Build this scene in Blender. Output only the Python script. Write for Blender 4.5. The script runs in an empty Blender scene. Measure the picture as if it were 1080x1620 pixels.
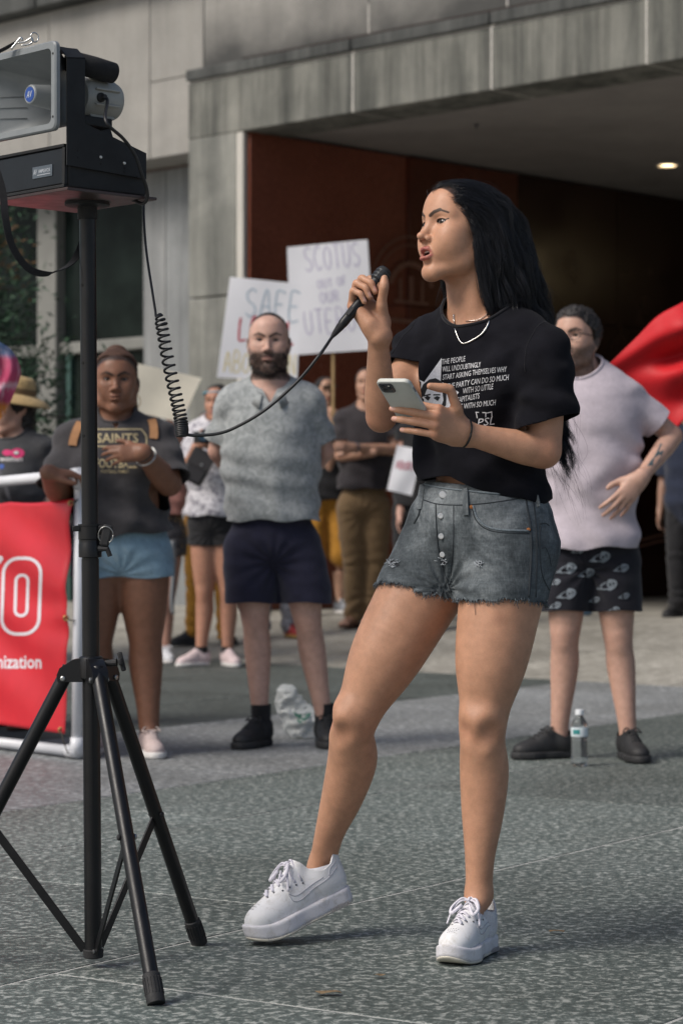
import bpy, bmesh, math, random
import numpy as np
from mathutils import Vector, Matrix
from mathutils.bvhtree import BVHTree

S = bpy.context.scene
COL = S.collection
R_ = math.radians
# ------------------------------------------------------------------ camera, world, sun, exposure
FPX, HZ, CXP, CH = 3825.0, 832.0, 540.0, 0.90
cd = bpy.data.cameras.new('camera')
cam = bpy.data.objects.new('camera', cd)
COL.objects.link(cam)
S.camera = cam
cam.location = (0, 0, CH)
cam.rotation_euler = (R_(90), 0, 0)
cd.sensor_fit = 'VERTICAL'
cd.sensor_height = 36.0
cd.lens = FPX / 1620 * 36
cd.shift_y = 22 / 1620
cd.clip_end = 500
cd.dof.use_dof = True
cd.dof.focus_distance = 5.05
cd.dof.aperture_fstop = 6.3

wd = bpy.data.worlds.new('World')
S.world = wd
wd.use_nodes = True
wn = wd.node_tree
wn.nodes.clear()
wo = wn.nodes.new('ShaderNodeOutputWorld')
wb = wn.nodes.new('ShaderNodeBackground')
sk = wn.nodes.new('ShaderNodeTexSky')
sk.sky_type = 'NISHITA'
sk.sun_disc = False
SUN_EL, SUN_AZ = 46.0, 240.0          # azimuth clockwise from +Y: the light comes from behind the camera, a little left
sk.sun_elevation = R_(SUN_EL)
sk.sun_rotation = R_(SUN_AZ)
sk.air_density = 1.0
sk.dust_density = 3.0
sk.ozone_density = 1.0
wb.inputs[1].default_value = 0.088
wn.links.new(sk.outputs[0], wb.inputs[0])
wn.links.new(wb.outputs[0], wo.inputs[0])
sd = bpy.data.lights.new('sun', 'SUN')
sd.energy = 2.5
sd.angle = R_(28)
sd.color = (1.0, 0.945, 0.875)
sun = bpy.data.objects.new('sun', sd)
COL.objects.link(sun)
_d = Vector((math.sin(R_(SUN_AZ)) * math.cos(R_(SUN_EL)), math.cos(R_(SUN_AZ)) * math.cos(R_(SUN_EL)), math.sin(R_(SUN_EL))))
sun.rotation_euler = _d.to_track_quat('Z', 'Y').to_euler()
sun.location = (-6, -6, 12)
S.view_settings.view_transform = 'Standard'
S.view_settings.look = 'None'
S.view_settings.exposure = 0.28
S.view_settings.gamma = 1.0
S.view_settings.use_curve_mapping = False
S.render.engine = 'CYCLES'
S.cycles.use_denoising = True
S.cycles.max_bounces = 6
S.cycles.transparent_max_bounces = 12

# ------------------------------------------------------------------ small helpers
def P(px, py, Y):
    """the point of the place that the photograph shows at pixel (px, py), Y metres away"""
    return np.array([(px - CXP) / FPX * Y, Y, CH + (HZ - py) / FPX * Y])

def V3(*a): return np.array(a, float)
def nrm(v):
    v = np.asarray(v, float)
    return v / (np.linalg.norm(v) + 1e-12)
def lerp(a, b, t): return a + (b - a) * t
def sstep(e0, e1, x):
    t = np.clip((x - e0) / (e1 - e0), 0, 1)
    return t * t * (3 - 2 * t)

_rt = np.random.RandomState(7).rand(32, 32, 32)
def vnoise(p):
    p = np.asarray(p, float)
    i = np.floor(p).astype(int); f = p - i
    f = f * f * (3 - 2 * f)
    i0 = i & 31; i1 = (i + 1) & 31
    x0, y0, z0 = i0.T; x1, y1, z1 = i1.T; fx, fy, fz = f.T
    c = lambda a, b, cc: _rt[a, b, cc]
    a = c(x0, y0, z0) * (1 - fx) + c(x1, y0, z0) * fx
    b = c(x0, y1, z0) * (1 - fx) + c(x1, y1, z0) * fx
    d = c(x0, y0, z1) * (1 - fx) + c(x1, y0, z1) * fx
    e = c(x0, y1, z1) * (1 - fx) + c(x1, y1, z1) * fx
    return ((a * (1 - fy) + b * fy) * (1 - fz) + (d * (1 - fy) + e * fy) * fz) * 2 - 1
def fbm(p, o=3):
    s = 0; a = 1.0
    for k in range(o):
        s = s + a * vnoise(p * (2 ** k) + 11.3 * k); a *= .5
    return s

def tag(o, label=None, cat=None, group=None, kind=None):
    if label: o['label'] = label
    if cat: o['category'] = cat
    if group: o['group'] = group
    if kind: o['kind'] = kind
    return o
def empty(name, loc, label=None, cat=None, group=None):
    o = bpy.data.objects.new(name, None)
    COL.objects.link(o)
    o.empty_display_size = .1
    o.location = loc
    return tag(o, label, cat, group)
def link(name, me, parent=None):
    o = bpy.data.objects.new(name, me)
    COL.objects.link(o)
    if parent is not None:
        o.parent = parent
        o.matrix_parent_inverse = parent_inv(parent)
    return o
def world_of(p):
    m = p.matrix_basis.copy()
    return m if p.parent is None else world_of(p.parent) @ p.matrix_parent_inverse @ m
def parent_inv(p): return world_of(p).inverted()

def mk(name, V, Fs, mat, parent=None, col=None, smooth=True, uv=None):
    """one mesh object from arrays: Fs an (n,3)/(n,4) array or a list of faces"""
    me = bpy.data.meshes.new(name)
    V = np.asarray(V, np.float32)
    if isinstance(Fs, np.ndarray):
        n, w = Fs.shape
        me.vertices.add(len(V)); me.vertices.foreach_set('co', V.ravel())
        me.loops.add(n * w); me.loops.foreach_set('vertex_index', Fs.astype(np.int32).ravel())
        me.polygons.add(n); me.polygons.foreach_set('loop_start', np.arange(0, n * w, w, dtype=np.int32))
        try: me.polygons.foreach_set('loop_total', np.full(n, w, np.int32))
        except Exception: pass
        me.update(calc_edges=True)
    else:
        me.from_pydata([tuple(map(float, v)) for v in V], [], [tuple(f) for f in Fs])
    me.polygons.foreach_set('use_smooth', np.full(len(me.polygons), smooth))
    if col is not None:
        a = me.color_attributes.new('Col', 'FLOAT_COLOR', 'POINT')
        c = np.ones((len(V), 4), np.float32); c[:, :3] = col
        a.data.foreach_set('color', c.ravel())
    me.validate()
    if name == 'body':       # close pin holes left where blocks of the surface meet
        bm = bmesh.new(); bm.from_mesh(me)
        bmesh.ops.holes_fill(bm, edges=[e for e in bm.edges if len(e.link_faces) == 1], sides=10)
        for f_ in bm.faces: f_.smooth = True
        bm.to_mesh(me); bm.free()
    for m in (mat if isinstance(mat, (list, tuple)) else [mat]):
        me.materials.append(m)
    return link(name, me, parent)

# ------------------------------------------------------------------ material helper
class NT:
    def __init__(s, name):
        s.m = bpy.data.materials.new(name); s.m.use_nodes = True
        s.t = s.m.node_tree; s.n = s.t.nodes; s.l = s.t.links
        s.b = s.n['Principled BSDF']
    def add(s, ty, **kw):
        n = s.n.new(ty)
        for k, v in kw.items(): setattr(n, k, v)
        return n
    def ln(s, a, b): s.l.new(a, b)
    def co(s, scale=(1, 1, 1), kind='Object', rot=(0, 0, 0)):
        tc = s.add('ShaderNodeTexCoord'); mp = s.add('ShaderNodeMapping')
        mp.inputs['Scale'].default_value = scale if hasattr(scale, '__len__') else (scale,) * 3
        mp.inputs['Rotation'].default_value = rot
        s.ln(tc.outputs[kind], mp.inputs[0])
        return mp.outputs[0]
    def noise(s, vec, scale=5, detail=4, rough=.6, dist=0):
        n = s.add('ShaderNodeTexNoise')
        n.inputs['Scale'].default_value = scale; n.inputs['Detail'].default_value = detail
        n.inputs['Roughness'].default_value = rough; n.inputs['Distortion'].default_value = dist
        s.ln(vec, n.inputs['Vector'])
        return n.outputs[0]
    def ramp(s, fac, stops, interp='LINEAR'):
        r = s.add('ShaderNodeValToRGB'); r.color_ramp.interpolation = interp
        e = r.color_ramp.elements
        while len(e) < len(stops): e.new(.5)
        for x, (p, c) in zip(e, stops):
            x.position = p; x.color = (*c, 1) if len(c) == 3 else c
        s.ln(fac, r.inputs[0])
        return r.outputs[0]
    def mix(s, fac, a, b, mode='MIX'):
        m = s.add('ShaderNodeMix', data_type='RGBA', blend_type=mode)
        for sock, v in ((m.inputs[0], fac), (m.inputs[6], a), (m.inputs[7], b)):
            if hasattr(v, 'is_output'): s.ln(v, sock)
            elif isinstance(v, (int, float)): sock.default_value = v
            else: sock.default_value = (*v, 1)
        return m.outputs[2]
    def math(s, op, a, b=0.0):
        m = s.add('ShaderNodeMath', operation=op)
        for sock, v in zip(m.inputs, (a, b)):
            if hasattr(v, 'is_output'): s.ln(v, sock)
            else: sock.default_value = v
        return m.outputs[0]
    def bump(s, h, strength=.3, dist=.01):
        b = s.add('ShaderNodeBump'); b.inputs['Strength'].default_value = strength; b.inputs['Distance'].default_value = dist
        s.ln(h, b.inputs['Height']); s.ln(b.outputs[0], s.b.inputs['Normal'])
    def set(s, **kw):
        for k, v in kw.items():
            sock = s.b.inputs[k.replace('_', ' ')]
            if hasattr(v, 'is_output'): s.ln(v, sock)
            elif isinstance(v, tuple) and len(v) == 3 and sock.type == 'RGBA': sock.default_value = (*v, 1)
            else: sock.default_value = v
        return s

_mats = {}
def plain(name, c, rough=.6, metal=0., var=.12, scale=30, bump=.0, bscale=200, spec=.5, coat=0, sheen=0):
    """one colour with a little procedural mottling and relief"""
    if name in _mats: return _mats[name]
    t = NT(name); v = t.co(1)
    n = t.noise(v, scale, 5, .65)
    lo = tuple(x * (1 - var) for x in c); hi = tuple(min(1, x * (1 + var)) for x in c)
    t.set(Base_Color=t.ramp(n, [(.3, lo), (.7, hi)]), Metallic=metal)
    t.b.inputs['Specular IOR Level'].default_value = spec
    if coat: t.b.inputs['Coat Weight'].default_value = coat
    if sheen: t.b.inputs['Sheen Weight'].default_value = sheen
    rr = t.ramp(t.noise(v, scale * 2.3, 3), [(.3, (max(0, rough - .07),) * 3), (.7, (min(1, rough + .07),) * 3)])
    t.ln(rr, t.b.inputs['Roughness'])
    if bump: t.bump(t.noise(v, bscale, 3), bump, .002)
    _mats[name] = t.m
    return t.m

def cloth(name, c, weave=900, var=.15, scale=25, rough=.9, stripes=0, sheen=.15, bump=.25, c2=None, c2scale=18, c2t=(.45, .6)):
    """woven or knitted cloth: fine crossed weave relief, mottled colour, optional print of a second colour"""
    if name in _mats: return _mats[name]
    t = NT(name); v = t.co(1)
    n = t.noise(v, scale, 6, .7)
    lo = tuple(x * (1 - var) for x in c); hi = tuple(min(1, x * (1 + var)) for x in c)
    col = t.ramp(n, [(.3, lo), (.7, hi)])
    if c2 is not None:
        k = t.noise(v, c2scale, 5, .75, 1.2)
        col = t.mix(t.ramp(k, [(c2t[0], (0, 0, 0)), (c2t[1], (1, 1, 1))]), col, c2)
    fine = t.noise(v, weave * .6, 2, .6)
    col = t.mix(.5, col, t.ramp(fine, [(.2, (.55,) * 3), (.8, (1.25,) * 3)]), 'MULTIPLY')
    t.set(Base_Color=col, Roughness=rough)
    t.b.inputs['Sheen Weight'].default_value = sheen
    t.b.inputs['Specular IOR Level'].default_value = .25
    w = t.add('ShaderNodeTexWave'); w.inputs['Scale'].default_value = weave * .35; w.inputs['Distortion'].default_value = 1.5
    t.ln(v, w.inputs['Vector'])
    h = t.math('ADD', t.math('MULTIPLY', w.outputs[1], .4), fine)
    t.bump(h, bump, .0012)
    _mats[name] = t.m
    return t.m

# ------------------------------------------------------------------ primitives for hard objects
class MB:
    """collects boxes, tubes, lathes, prisms into one mesh"""
    def __init__(s): s.V = []; s.F = []
    def put(s, V, Fs):
        n = len(s.V); s.V += [tuple(map(float, v)) for v in V]; s.F += [tuple(i + n for i in f) for f in Fs]
        return s
    def box(s, c, h, R=None, bev=.0):
        c = np.asarray(c, float); h = np.asarray(h, float)
        R = np.eye(3) if R is None else np.asarray(R)
        b = min(bev, *(h * .9))
        if b <= 0:
            q = [(x, y, z) for x in (-1, 1) for y in (-1, 1) for z in (-1, 1)]
            V = [c + R @ (np.array(p) * h) for p in q]
            return s.put(V, [(0, 1, 3, 2), (4, 6, 7, 5), (0, 4, 5, 1), (2, 3, 7, 6), (0, 2, 6, 4), (1, 5, 7, 3)])
        bm = bmesh.new()
        bmesh.ops.create_cube(bm, size=2)
        for v in bm.verts: v.co = Vector(np.array(v.co) * h)
        bmesh.ops.bevel(bm, geom=bm.edges[:] + bm.verts[:], offset=b, segments=2, affect='EDGES', profile=.5)
        bm.verts.index_update()
        V = [c + R @ np.array(v.co) for v in bm.verts]; Fs = [tuple(v.index for v in f.verts) for f in bm.faces]
        bm.free()
        return s.put(V, Fs)
    def tube(s, pts, r, seg=10, caps=True, flat=None):
        pts = [np.asarray(p, float) for p in pts]; n = len(pts)
        rs = [r] * n if np.isscalar(r) else list(r)
        T = [nrm(pts[min(i + 1, n - 1)] - pts[max(i - 1, 0)]) for i in range(n)]
        u = nrm(np.cross(T[0], (0, 0, 1) if abs(T[0][2]) < .9 else (1, 0, 0)))
        V = []
        for i in range(n):
            u = nrm(u - T[i] * np.dot(u, T[i])); w = np.cross(T[i], u)
            for k in range(seg):
                a = 2 * math.pi * k / seg
                fu, fw = (1, 1) if flat is None else flat
                V.append(pts[i] + rs[i] * (fu * math.cos(a) * u + fw * math.sin(a) * w))
        Fs = [(i * seg + k, i * seg + (k + 1) % seg, (i + 1) * seg + (k + 1) % seg, (i + 1) * seg + k) for i in range(n - 1) for k in range(seg)]
        if caps: Fs += [tuple(range(seg))[::-1], tuple((n - 1) * seg + k for k in range(seg))]
        return s.put(V, Fs)
    def lathe(s, prof, o, ax=(0, 0, 1), seg=20, caps=True):
        """prof: list of (radius, height along ax)"""
        o = np.asarray(o, float); ax = nrm(ax)
        u = nrm(np.cross(ax, (0, 0, 1) if abs(ax[2]) < .9 else (1, 0, 0))); w = np.cross(ax, u)
        V = [o + ax * h + r * (math.cos(2 * math.pi * k / seg) * u + math.sin(2 * math.pi * k / seg) * w) for r, h in prof for k in range(seg)]
        n = len(prof)
        Fs = [(i * seg + k, i * seg + (k + 1) % seg, (i + 1) * seg + (k + 1) % seg, (i + 1) * seg + k) for i in range(n - 1) for k in range(seg)]
        if caps: Fs += [tuple(range(seg))[::-1], tuple((n - 1) * seg + k for k in range(seg))]
        return s.put(V, Fs)
    def prism(s, poly, o, ex, ey, ez, depth):
        """flat polygon (x,y) in the frame (ex,ey) extruded by depth along ez"""
        o = np.asarray(o, float); n = len(poly)
        A = [o + x * np.asarray(ex) + y * np.asarray(ey) for x, y in poly]
        B = [p + np.asarray(ez) * depth for p in A]
        Fs = [tuple(range(n))[::-1], tuple(range(n, 2 * n))] + [(i, (i + 1) % n, n + (i + 1) % n, n + i) for i in range(n)]
        return s.put(A + B, Fs)
    def build(s, name, mat, parent=None, smooth=False, auto=21):
        o = mk(name, np.array(s.V), s.F, mat, parent, smooth=smooth)
        bm = bmesh.new(); bm.from_mesh(o.data)
        bmesh.ops.recalc_face_normals(bm, faces=bm.faces); bm.to_mesh(o.data); bm.free()
        if auto and not smooth:
            o.data.polygons.foreach_set('use_smooth', np.ones(len(o.data.polygons), bool))
            o.data.set_sharp_from_angle(angle=R_(auto))
        return o

def spline(pts, n=8):
    """Catmull-Rom through the points"""
    p = [np.asarray(x, float) for x in pts]
    p = [2 * p[0] - p[1]] + p + [2 * p[-1] - p[-2]]
    out = []
    for i in range(1, len(p) - 2):
        for k in range(n):
            t = k / n
            a, b, c, d = p[i - 1], p[i], p[i + 1], p[i + 2]
            out.append(.5 * (2 * b + (c - a) * t + (2 * a - 5 * b + 4 * c - d) * t * t + (3 * b - a - 3 * c + d) * t ** 3))
    out.append(p[-2])
    return out

# ------------------------------------------------------------------ implicit surfaces (smooth unions of tapered capsules and ellipsoids)
class Prim:
    __slots__ = ('fn', 'c', 'r', 'k', 'op', 'tag', 'args')
    def __init__(s, fn, c, r, k, op, tag='', args=None):
        s.fn, s.c, s.r, s.k, s.op, s.tag, s.args = fn, np.asarray(c, float), float(r), k, op, tag, args
def cap(a, b, ra, rb, k=.02, op='u', sq=None, tag=''):
    a = np.asarray(a, float); b = np.asarray(b, float); ba = b - a; bb = float(ba @ ba) + 1e-12
    ax, f = (None, 1) if sq is None else (nrm(sq[0]), sq[1])
    def fn(p):
        q = p - a
        if ax is not None: q = q + ax * ((q @ ax) * (1 / f - 1))[:, None]
        h = np.clip(q @ ba / bb, 0, 1)
        d = q - h[:, None] * ba
        d = np.sqrt(np.einsum('ij,ij->i', d, d)) - (ra + (rb - ra) * h)
        return d if f >= 1 else d * (.5 + .5 * f)
    m = max(1, f) * max(ra, rb)
    return Prim(fn, (a + b) / 2, math.sqrt(bb) / 2 * max(1, 1) + m, k, op, tag, ('cap', a, b, ra, rb, sq))
def ell(c, r, R=None, k=.02, op='u', tag=''):
    c = np.asarray(c, float); r = np.asarray(r, float)
    R = np.eye(3) if R is None else np.asarray(R, float)
    def fn(p):
        q = (p - c) @ R
        k0 = np.sqrt(((q / r) ** 2).sum(1)); k1 = np.sqrt(((q / (r * r)) ** 2).sum(1)) + 1e-9
        return np.where(k0 < .15, -r.min() * (1 - k0), k0 * (k0 - 1) / k1)
    return Prim(fn, c, r.max(), k, op, tag, ('ell', c, r, R))
LIMB_N = [9]
def limb(pts, rs, k=.02, op='u', tag='', n=None):
    """one swept limb: a smooth curve through the points whose radius follows a smooth profile"""
    n = n or LIMB_N[0]
    pr = [np.append(np.asarray(p, float), r) for p, r in zip(pts, rs)]
    q = np.array(spline(pr, n) if len(pr) > 2 else pr)
    a = q[:-1, :3]; ba = q[1:, :3] - a; ra = q[:-1, 3]; dr = q[1:, 3] - ra; bb = (ba * ba).sum(1) + 1e-12
    def one(p, i):
        w = p - a[i]
        h = np.clip(w @ ba[i] / bb[i], 0, 1)
        w = w - h[:, None] * ba[i]
        return np.sqrt(np.einsum('ij,ij->i', w, w)) - (ra[i] + dr[i] * h)
    def fn(p):
        idx = range(len(a))
        if 30 < len(p) < 5000:
            c = (p[0] + p[-1]) / 2; pr_ = np.sqrt(np.einsum('ij,ij->i', p - c, p - c).max())
            w = c - a; h = np.clip((w * ba).sum(1) / bb, 0, 1); w = w - h[:, None] * ba
            dc = np.sqrt((w * w).sum(1)) - (ra + dr * h); idx = np.where(dc <= dc.min() + 2 * pr_)[0]
        d = None
        for i in idx:
            e = one(p, i); d = e if d is None else np.minimum(d, e)
        return d
    c = (q[:, :3].min(0) + q[:, :3].max(0)) / 2
    return Prim(fn, c, (np.linalg.norm(q[:, :3] - c, axis=1) + q[:, 3]).max(), k, op, tag, ('limb', list(pts), list(rs)))
def chain(pts, rs, k=.02, tag='', **kw): return [limb(pts, rs, k, tag=tag)]
def inflate(p, d, k=None):
    a = p.args
    if a[0] == 'cap': q = cap(a[1], a[2], a[3] + d, a[4] + d, p.k if k is None else k, p.op, a[5], p.tag)
    elif a[0] == 'limb': q = limb(a[1], [r + d for r in a[2]], p.k if k is None else k, p.op, p.tag)
    else: q = ell(a[1], a[2] + d, a[3], p.k if k is None else k, p.op, p.tag)
    return q
def smin(a, b, k):
    if k <= 0: return np.minimum(a, b)
    h = np.maximum(k - np.abs(a - b), 0) / k
    return np.minimum(a, b) - h * h * k * .25
def field(prims, p):
    d = np.full(len(p), 1e3)
    for q in prims:
        e = q.fn(p)
        if q.op == 'u': d = smin(d, e, q.k)
        elif q.op == 's': d = -smin(-d, e, q.k)
        else: d = -smin(-d, -e, q.k)
    return d
_E = [(0, 1), (2, 3), (4, 5), (6, 7), (0, 2), (1, 3), (4, 6), (5, 7), (0, 4), (1, 5), (2, 6), (3, 7)]
_C = np.array([(i, j, k) for i in (0, 1) for j in (0, 1) for k in (0, 1)])
def polygonise(prims, h, post=None, pad=0.0, B=None, relax=2, want=None):
    """surface nets on a sparse set of blocks; returns vertices and quads"""
    B = B or int(np.clip(round(.036 / h), 6, 12))
    U = [q for q in prims if q.op == 'u']
    lo = np.min([q.c - q.r for q in U], 0) - 3 * h - pad; hi = np.max([q.c + q.r for q in U], 0) + 3 * h + pad
    lo = np.floor(lo / h) * h
    nb = np.ceil((hi - lo) / (B * h)).astype(int)
    bi = np.stack(np.meshgrid(*[np.arange(n) for n in nb], indexing='ij'), -1).reshape(-1, 3)
    C = lo + (bi + .5) * B * h
    D = np.empty((len(prims), len(C)))
    Rb = B * h * .87 * 1.22 + pad
    for i, q in enumerate(prims):
        lb = np.linalg.norm(C - q.c, axis=1) - q.r
        m = lb < 2.2 * Rb + q.k
        D[i] = np.maximum(lb, 2 * Rb)
        if m.any(): D[i, m] = q.fn(C[m])
    d = np.full(len(C), 1e3)
    for i, q in enumerate(prims):
        e = D[i]
        if q.op == 'u': d = smin(d, e, q.k)
        elif q.op == 's': d = -smin(-d, e, q.k)
        else: d = -smin(-d, -e, q.k)
    act = np.where((np.abs(d) < Rb) & (True if want is None else want(C) < B * h))[0]
    N = nb * B + 2
    g = np.arange(B + 1)
    G = np.stack(np.meshgrid(g, g, g, indexing='ij'), -1).reshape(-1, 3)
    KV, PV, QS = [], [], []
    def work(a):
        o = bi[a] * B
        pts = lo + (o + G) * h
        du = d[a]
        sub = [q for i, q in enumerate(prims) if (q.op == 'u' and D[i, a] < du + 2 * Rb + q.k) or (q.op != 'u' and (q.op == 'i' or D[i, a] < Rb + q.k))]
        v = field(sub, pts)
        if post is not None: v = post(pts, v)
        v = v.reshape(B + 1, B + 1, B + 1)
        s = v < 0
        if s.all() or not s.any(): return
        cnt = sum(s[i:i + B, j:j + B, k:k + B].astype(np.int8) for i, j, k in _C)
        ci = np.argwhere((cnt > 0) & (cnt < 8))
        if len(ci):
            cv = np.stack([v[ci[:, 0] + i, ci[:, 1] + j, ci[:, 2] + k] for i, j, k in _C], 1)
            acc = np.zeros((len(ci), 3)); n = np.zeros(len(ci))
            for x, y in _E:
                m = (cv[:, x] < 0) != (cv[:, y] < 0)
                t = np.where(m, cv[:, x] / np.where(m, cv[:, x] - cv[:, y], 1), 0)
                acc += np.where(m[:, None], _C[x] + t[:, None] * (_C[y] - _C[x]), 0); n += m
            gi = ci + o
            KV.append(((gi[:, 0] + 1) * N[1] + gi[:, 1] + 1) * N[2] + gi[:, 2] + 1)
            PV.append(lo + (gi + acc / n[:, None]) * h)
        for ax in range(3):
            sl0 = s[:B, :B, :B]
            sl1 = (s[1:, :B, :B], s[:B, 1:, :B], s[:B, :B, 1:])[ax]
            e = np.argwhere(sl0 != sl1)
            if not len(e): continue
            inside = sl0[e[:, 0], e[:, 1], e[:, 2]]
            e = e + o
            b, c = [(1, 2), (2, 0), (0, 1)][ax]
            q = []
            for db, dc in ((-1, -1), (0, -1), (0, 0), (-1, 0)):
                f = e.copy(); f[:, b] += db; f[:, c] += dc
                q.append(((f[:, 0] + 1) * N[1] + f[:, 1] + 1) * N[2] + f[:, 2] + 1)
            q = np.stack(q, 1)
            q[~inside] = q[~inside][:, ::-1]
            QS.append(q)
    for a in act: work(a)
    K = np.concatenate(KV); Pp = np.concatenate(PV); Q = np.concatenate(QS)
    order = np.argsort(K); K = K[order]; Pp = Pp[order]
    ix = np.clip(np.searchsorted(K, Q), 0, len(K) - 1)
    ok = (K[ix] == Q).all(1)
    ix = ix[ok]
    for _ in range(relax):
        Pp = relax_once(Pp, ix, .5)
    return Pp, ix
def relax_once(V, Q, f=.5):
    acc = np.zeros_like(V); n = np.zeros(len(V))
    w = Q.shape[1]
    for i in range(w):
        for j in (Q[:, (i + 1) % w], Q[:, (i - 1) % w]):
            for a in range(3): acc[:, a] += np.bincount(Q[:, i], V[j, a], len(V))
            n += np.bincount(Q[:, i], minlength=len(V))
    m = n > 0
    V = V.copy(); V[m] += f * (acc[m] / n[m][:, None] - V[m])
    return V
def normals(V, Fs):
    t = np.concatenate([Fs[:, :3], Fs[:, [0, 2, 3]]]) if Fs.shape[1] == 4 else Fs
    n = np.cross(V[t[:, 1]] - V[t[:, 0]], V[t[:, 2]] - V[t[:, 0]])
    out = np.zeros_like(V)
    for i in range(3):
        for a in range(3): out[:, a] += np.bincount(t[:, i], n[:, a], len(V))
    return out / (np.linalg.norm(out, axis=1)[:, None] + 1e-12)
def clip(V, Fs, f):
    """keep the part of the surface where f(vertices) <= 0, cutting clean edges; returns vertices and triangles"""
    T = np.concatenate([Fs[:, [0, 1, 2]], Fs[:, [0, 2, 3]]]) if Fs.shape[1] == 4 else Fs
    d = f(V) if callable(f) else f
    d = np.where(np.abs(d) < 1e-7, 1e-7, d)
    ins = d < 0
    c = ins[T].sum(1)
    keep = [T[c == 3]]
    nv = []; base = len(V); cache = {}
    mixed = T[(c == 1) | (c == 2)]
    out = []
    def cut(a, b):
        key = (a, b) if a < b else (b, a)
        if key not in cache:
            t = d[a] / (d[a] - d[b])
            cache[key] = base + len(nv); nv.append(V[a] + t * (V[b] - V[a]))
        return cache[key]
    for t in mixed:
        t = [int(x) for x in t]
        ii = [ins[x] for x in t]
        if sum(ii) == 1:
            i = ii.index(True); a, b, cc = t[i], t[(i + 1) % 3], t[(i + 2) % 3]
            out.append((a, cut(a, b), cut(a, cc)))
        else:
            i = ii.index(False); a, b, cc = t[i], t[(i + 1) % 3], t[(i + 2) % 3]
            p, q = cut(a, b), cut(a, cc)
            out += [(b, cc, q), (b, q, p)]
    T = np.concatenate(keep + ([np.array(out)] if out else []))
    V = np.concatenate([V, np.array(nv)]) if nv else V
    used, inv = np.unique(T, return_inverse=True)
    return V[used], inv.reshape(T.shape)
def solid(o, t, off=-1):
    m = o.modifiers.new('solidify', 'SOLIDIFY'); m.thickness = t; m.offset = off
    m.use_rim = True
    return o

def polygonise_fine(prims, h, fine):
    """one surface whose regions g(v) < 0 of fine = [(g, cell)] get smaller cells; cut along the same line so that they meet"""
    Vs, Ts = [], []
    def put(V, T):
        Ts.append(T + sum(map(len, Vs))); Vs.append(V)
    rest = lambda v: np.max([-g(v) for g, _ in fine], 0)
    V, Q = polygonise(prims, h, want=rest)
    put(*clip(V, Q, rest))
    for g, c in fine:
        V, Q = polygonise(prims, c, want=g)
        put(*clip(V, Q, g))
    return np.concatenate(Vs), np.concatenate(Ts)
def ball_plane(c, n, bc, r):
    n = nrm(n)
    return lambda v: np.maximum(-(v - c) @ n, np.linalg.norm(v - bc, axis=1) - r)
def tuck(V, N, prims, cutf, gap=.007, zone=None):
    """skin under cloth kept below the cloth"""
    f = field(prims, V)
    m = np.clip(f + gap, 0, .03) * (cutf(V) < -.003)
    if zone is not None: m = m * zone(V)
    return V - N * m[:, None]

class Fr:
    """a local frame: origin, axes as columns, scale"""
    def __init__(s, o, R, sc=1.0): s.o = np.asarray(o, float); s.R = np.asarray(R, float); s.s = sc
    def __call__(s, *p): return s.o + s.R @ (np.asarray(p, float) * s.s)
    def loc(s, W): return (np.asarray(W) - s.o) @ s.R / s.s
def yawR(yaw, pitch=0., roll=0.):
    """columns: facing, left, up.  yaw 0 faces the camera, positive turns towards the picture's left"""
    a = R_(yaw)
    f = V3(-math.sin(a), -math.cos(a), 0); l = np.cross((0, 0, 1), f); u = V3(0, 0, 1)
    p = R_(pitch)
    f2 = f * math.cos(p) + u * math.sin(p); u2 = u * math.cos(p) - f * math.sin(p)
    r = R_(roll)
    l3 = l * math.cos(r) + u2 * math.sin(r); u3 = u2 * math.cos(r) - l * math.sin(r)
    return np.stack([f2, l3, u3], 1)
# ------------------------------------------------------------------ the plaza and the building
YC = 19.5
DF = V3(-math.sin(R_(46)), math.cos(R_(46)), 0)      # along the facade, away to the left
DW = V3(math.sin(R_(44)), math.cos(R_(44)), 0)       # into the building
UP = V3(0, 0, 1)
ZB = CH - 135 * YC / FPX                              # level of the portico floor
C0 = V3((383 - CXP) / FPX * YC, YC, 0)
def gz(x, y):
    q = (x - C0[0]) * DW[0] + (y - C0[1]) * DW[1]
    return ZB * np.clip((q + 2.42) / 2.7, 0, 1)
def on_facade(px, py, o=0.0):
    """(s, z) on the plane parallel to the facade, o metres further in"""
    b = C0 + DW * o; k = (px - CXP) / FPX
    s = (b[0] - k * b[1]) / (k * DF[1] - DF[0])
    Y = b[1] + s * DF[1]
    return s, CH + (HZ - py) / FPX * Y
def on_side(px, py, s=0.0):
    """(t, z) on the plane parallel to the red side wall"""
    b = C0 + DF * s; k = (px - CXP) / FPX
    t = (b[0] - k * b[1]) / (k * DW[1] - DW[0])
    return t, CH + (HZ - py) / FPX * (b[1] + t * DW[1])
RB = np.stack([DF, DW, UP], 1)
def block(s0, s1, o0, o1, z0, z1, bev=.006, m=None):
    m = m or MB()
    return m.box(C0 + DF * (s0 + s1) / 2 + DW * (o0 + o1) / 2 + UP * (z0 + z1) / 2, (abs(s1 - s0) / 2, abs(o1 - o0) / 2, abs(z1 - z0) / 2), RB, bev)

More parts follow.
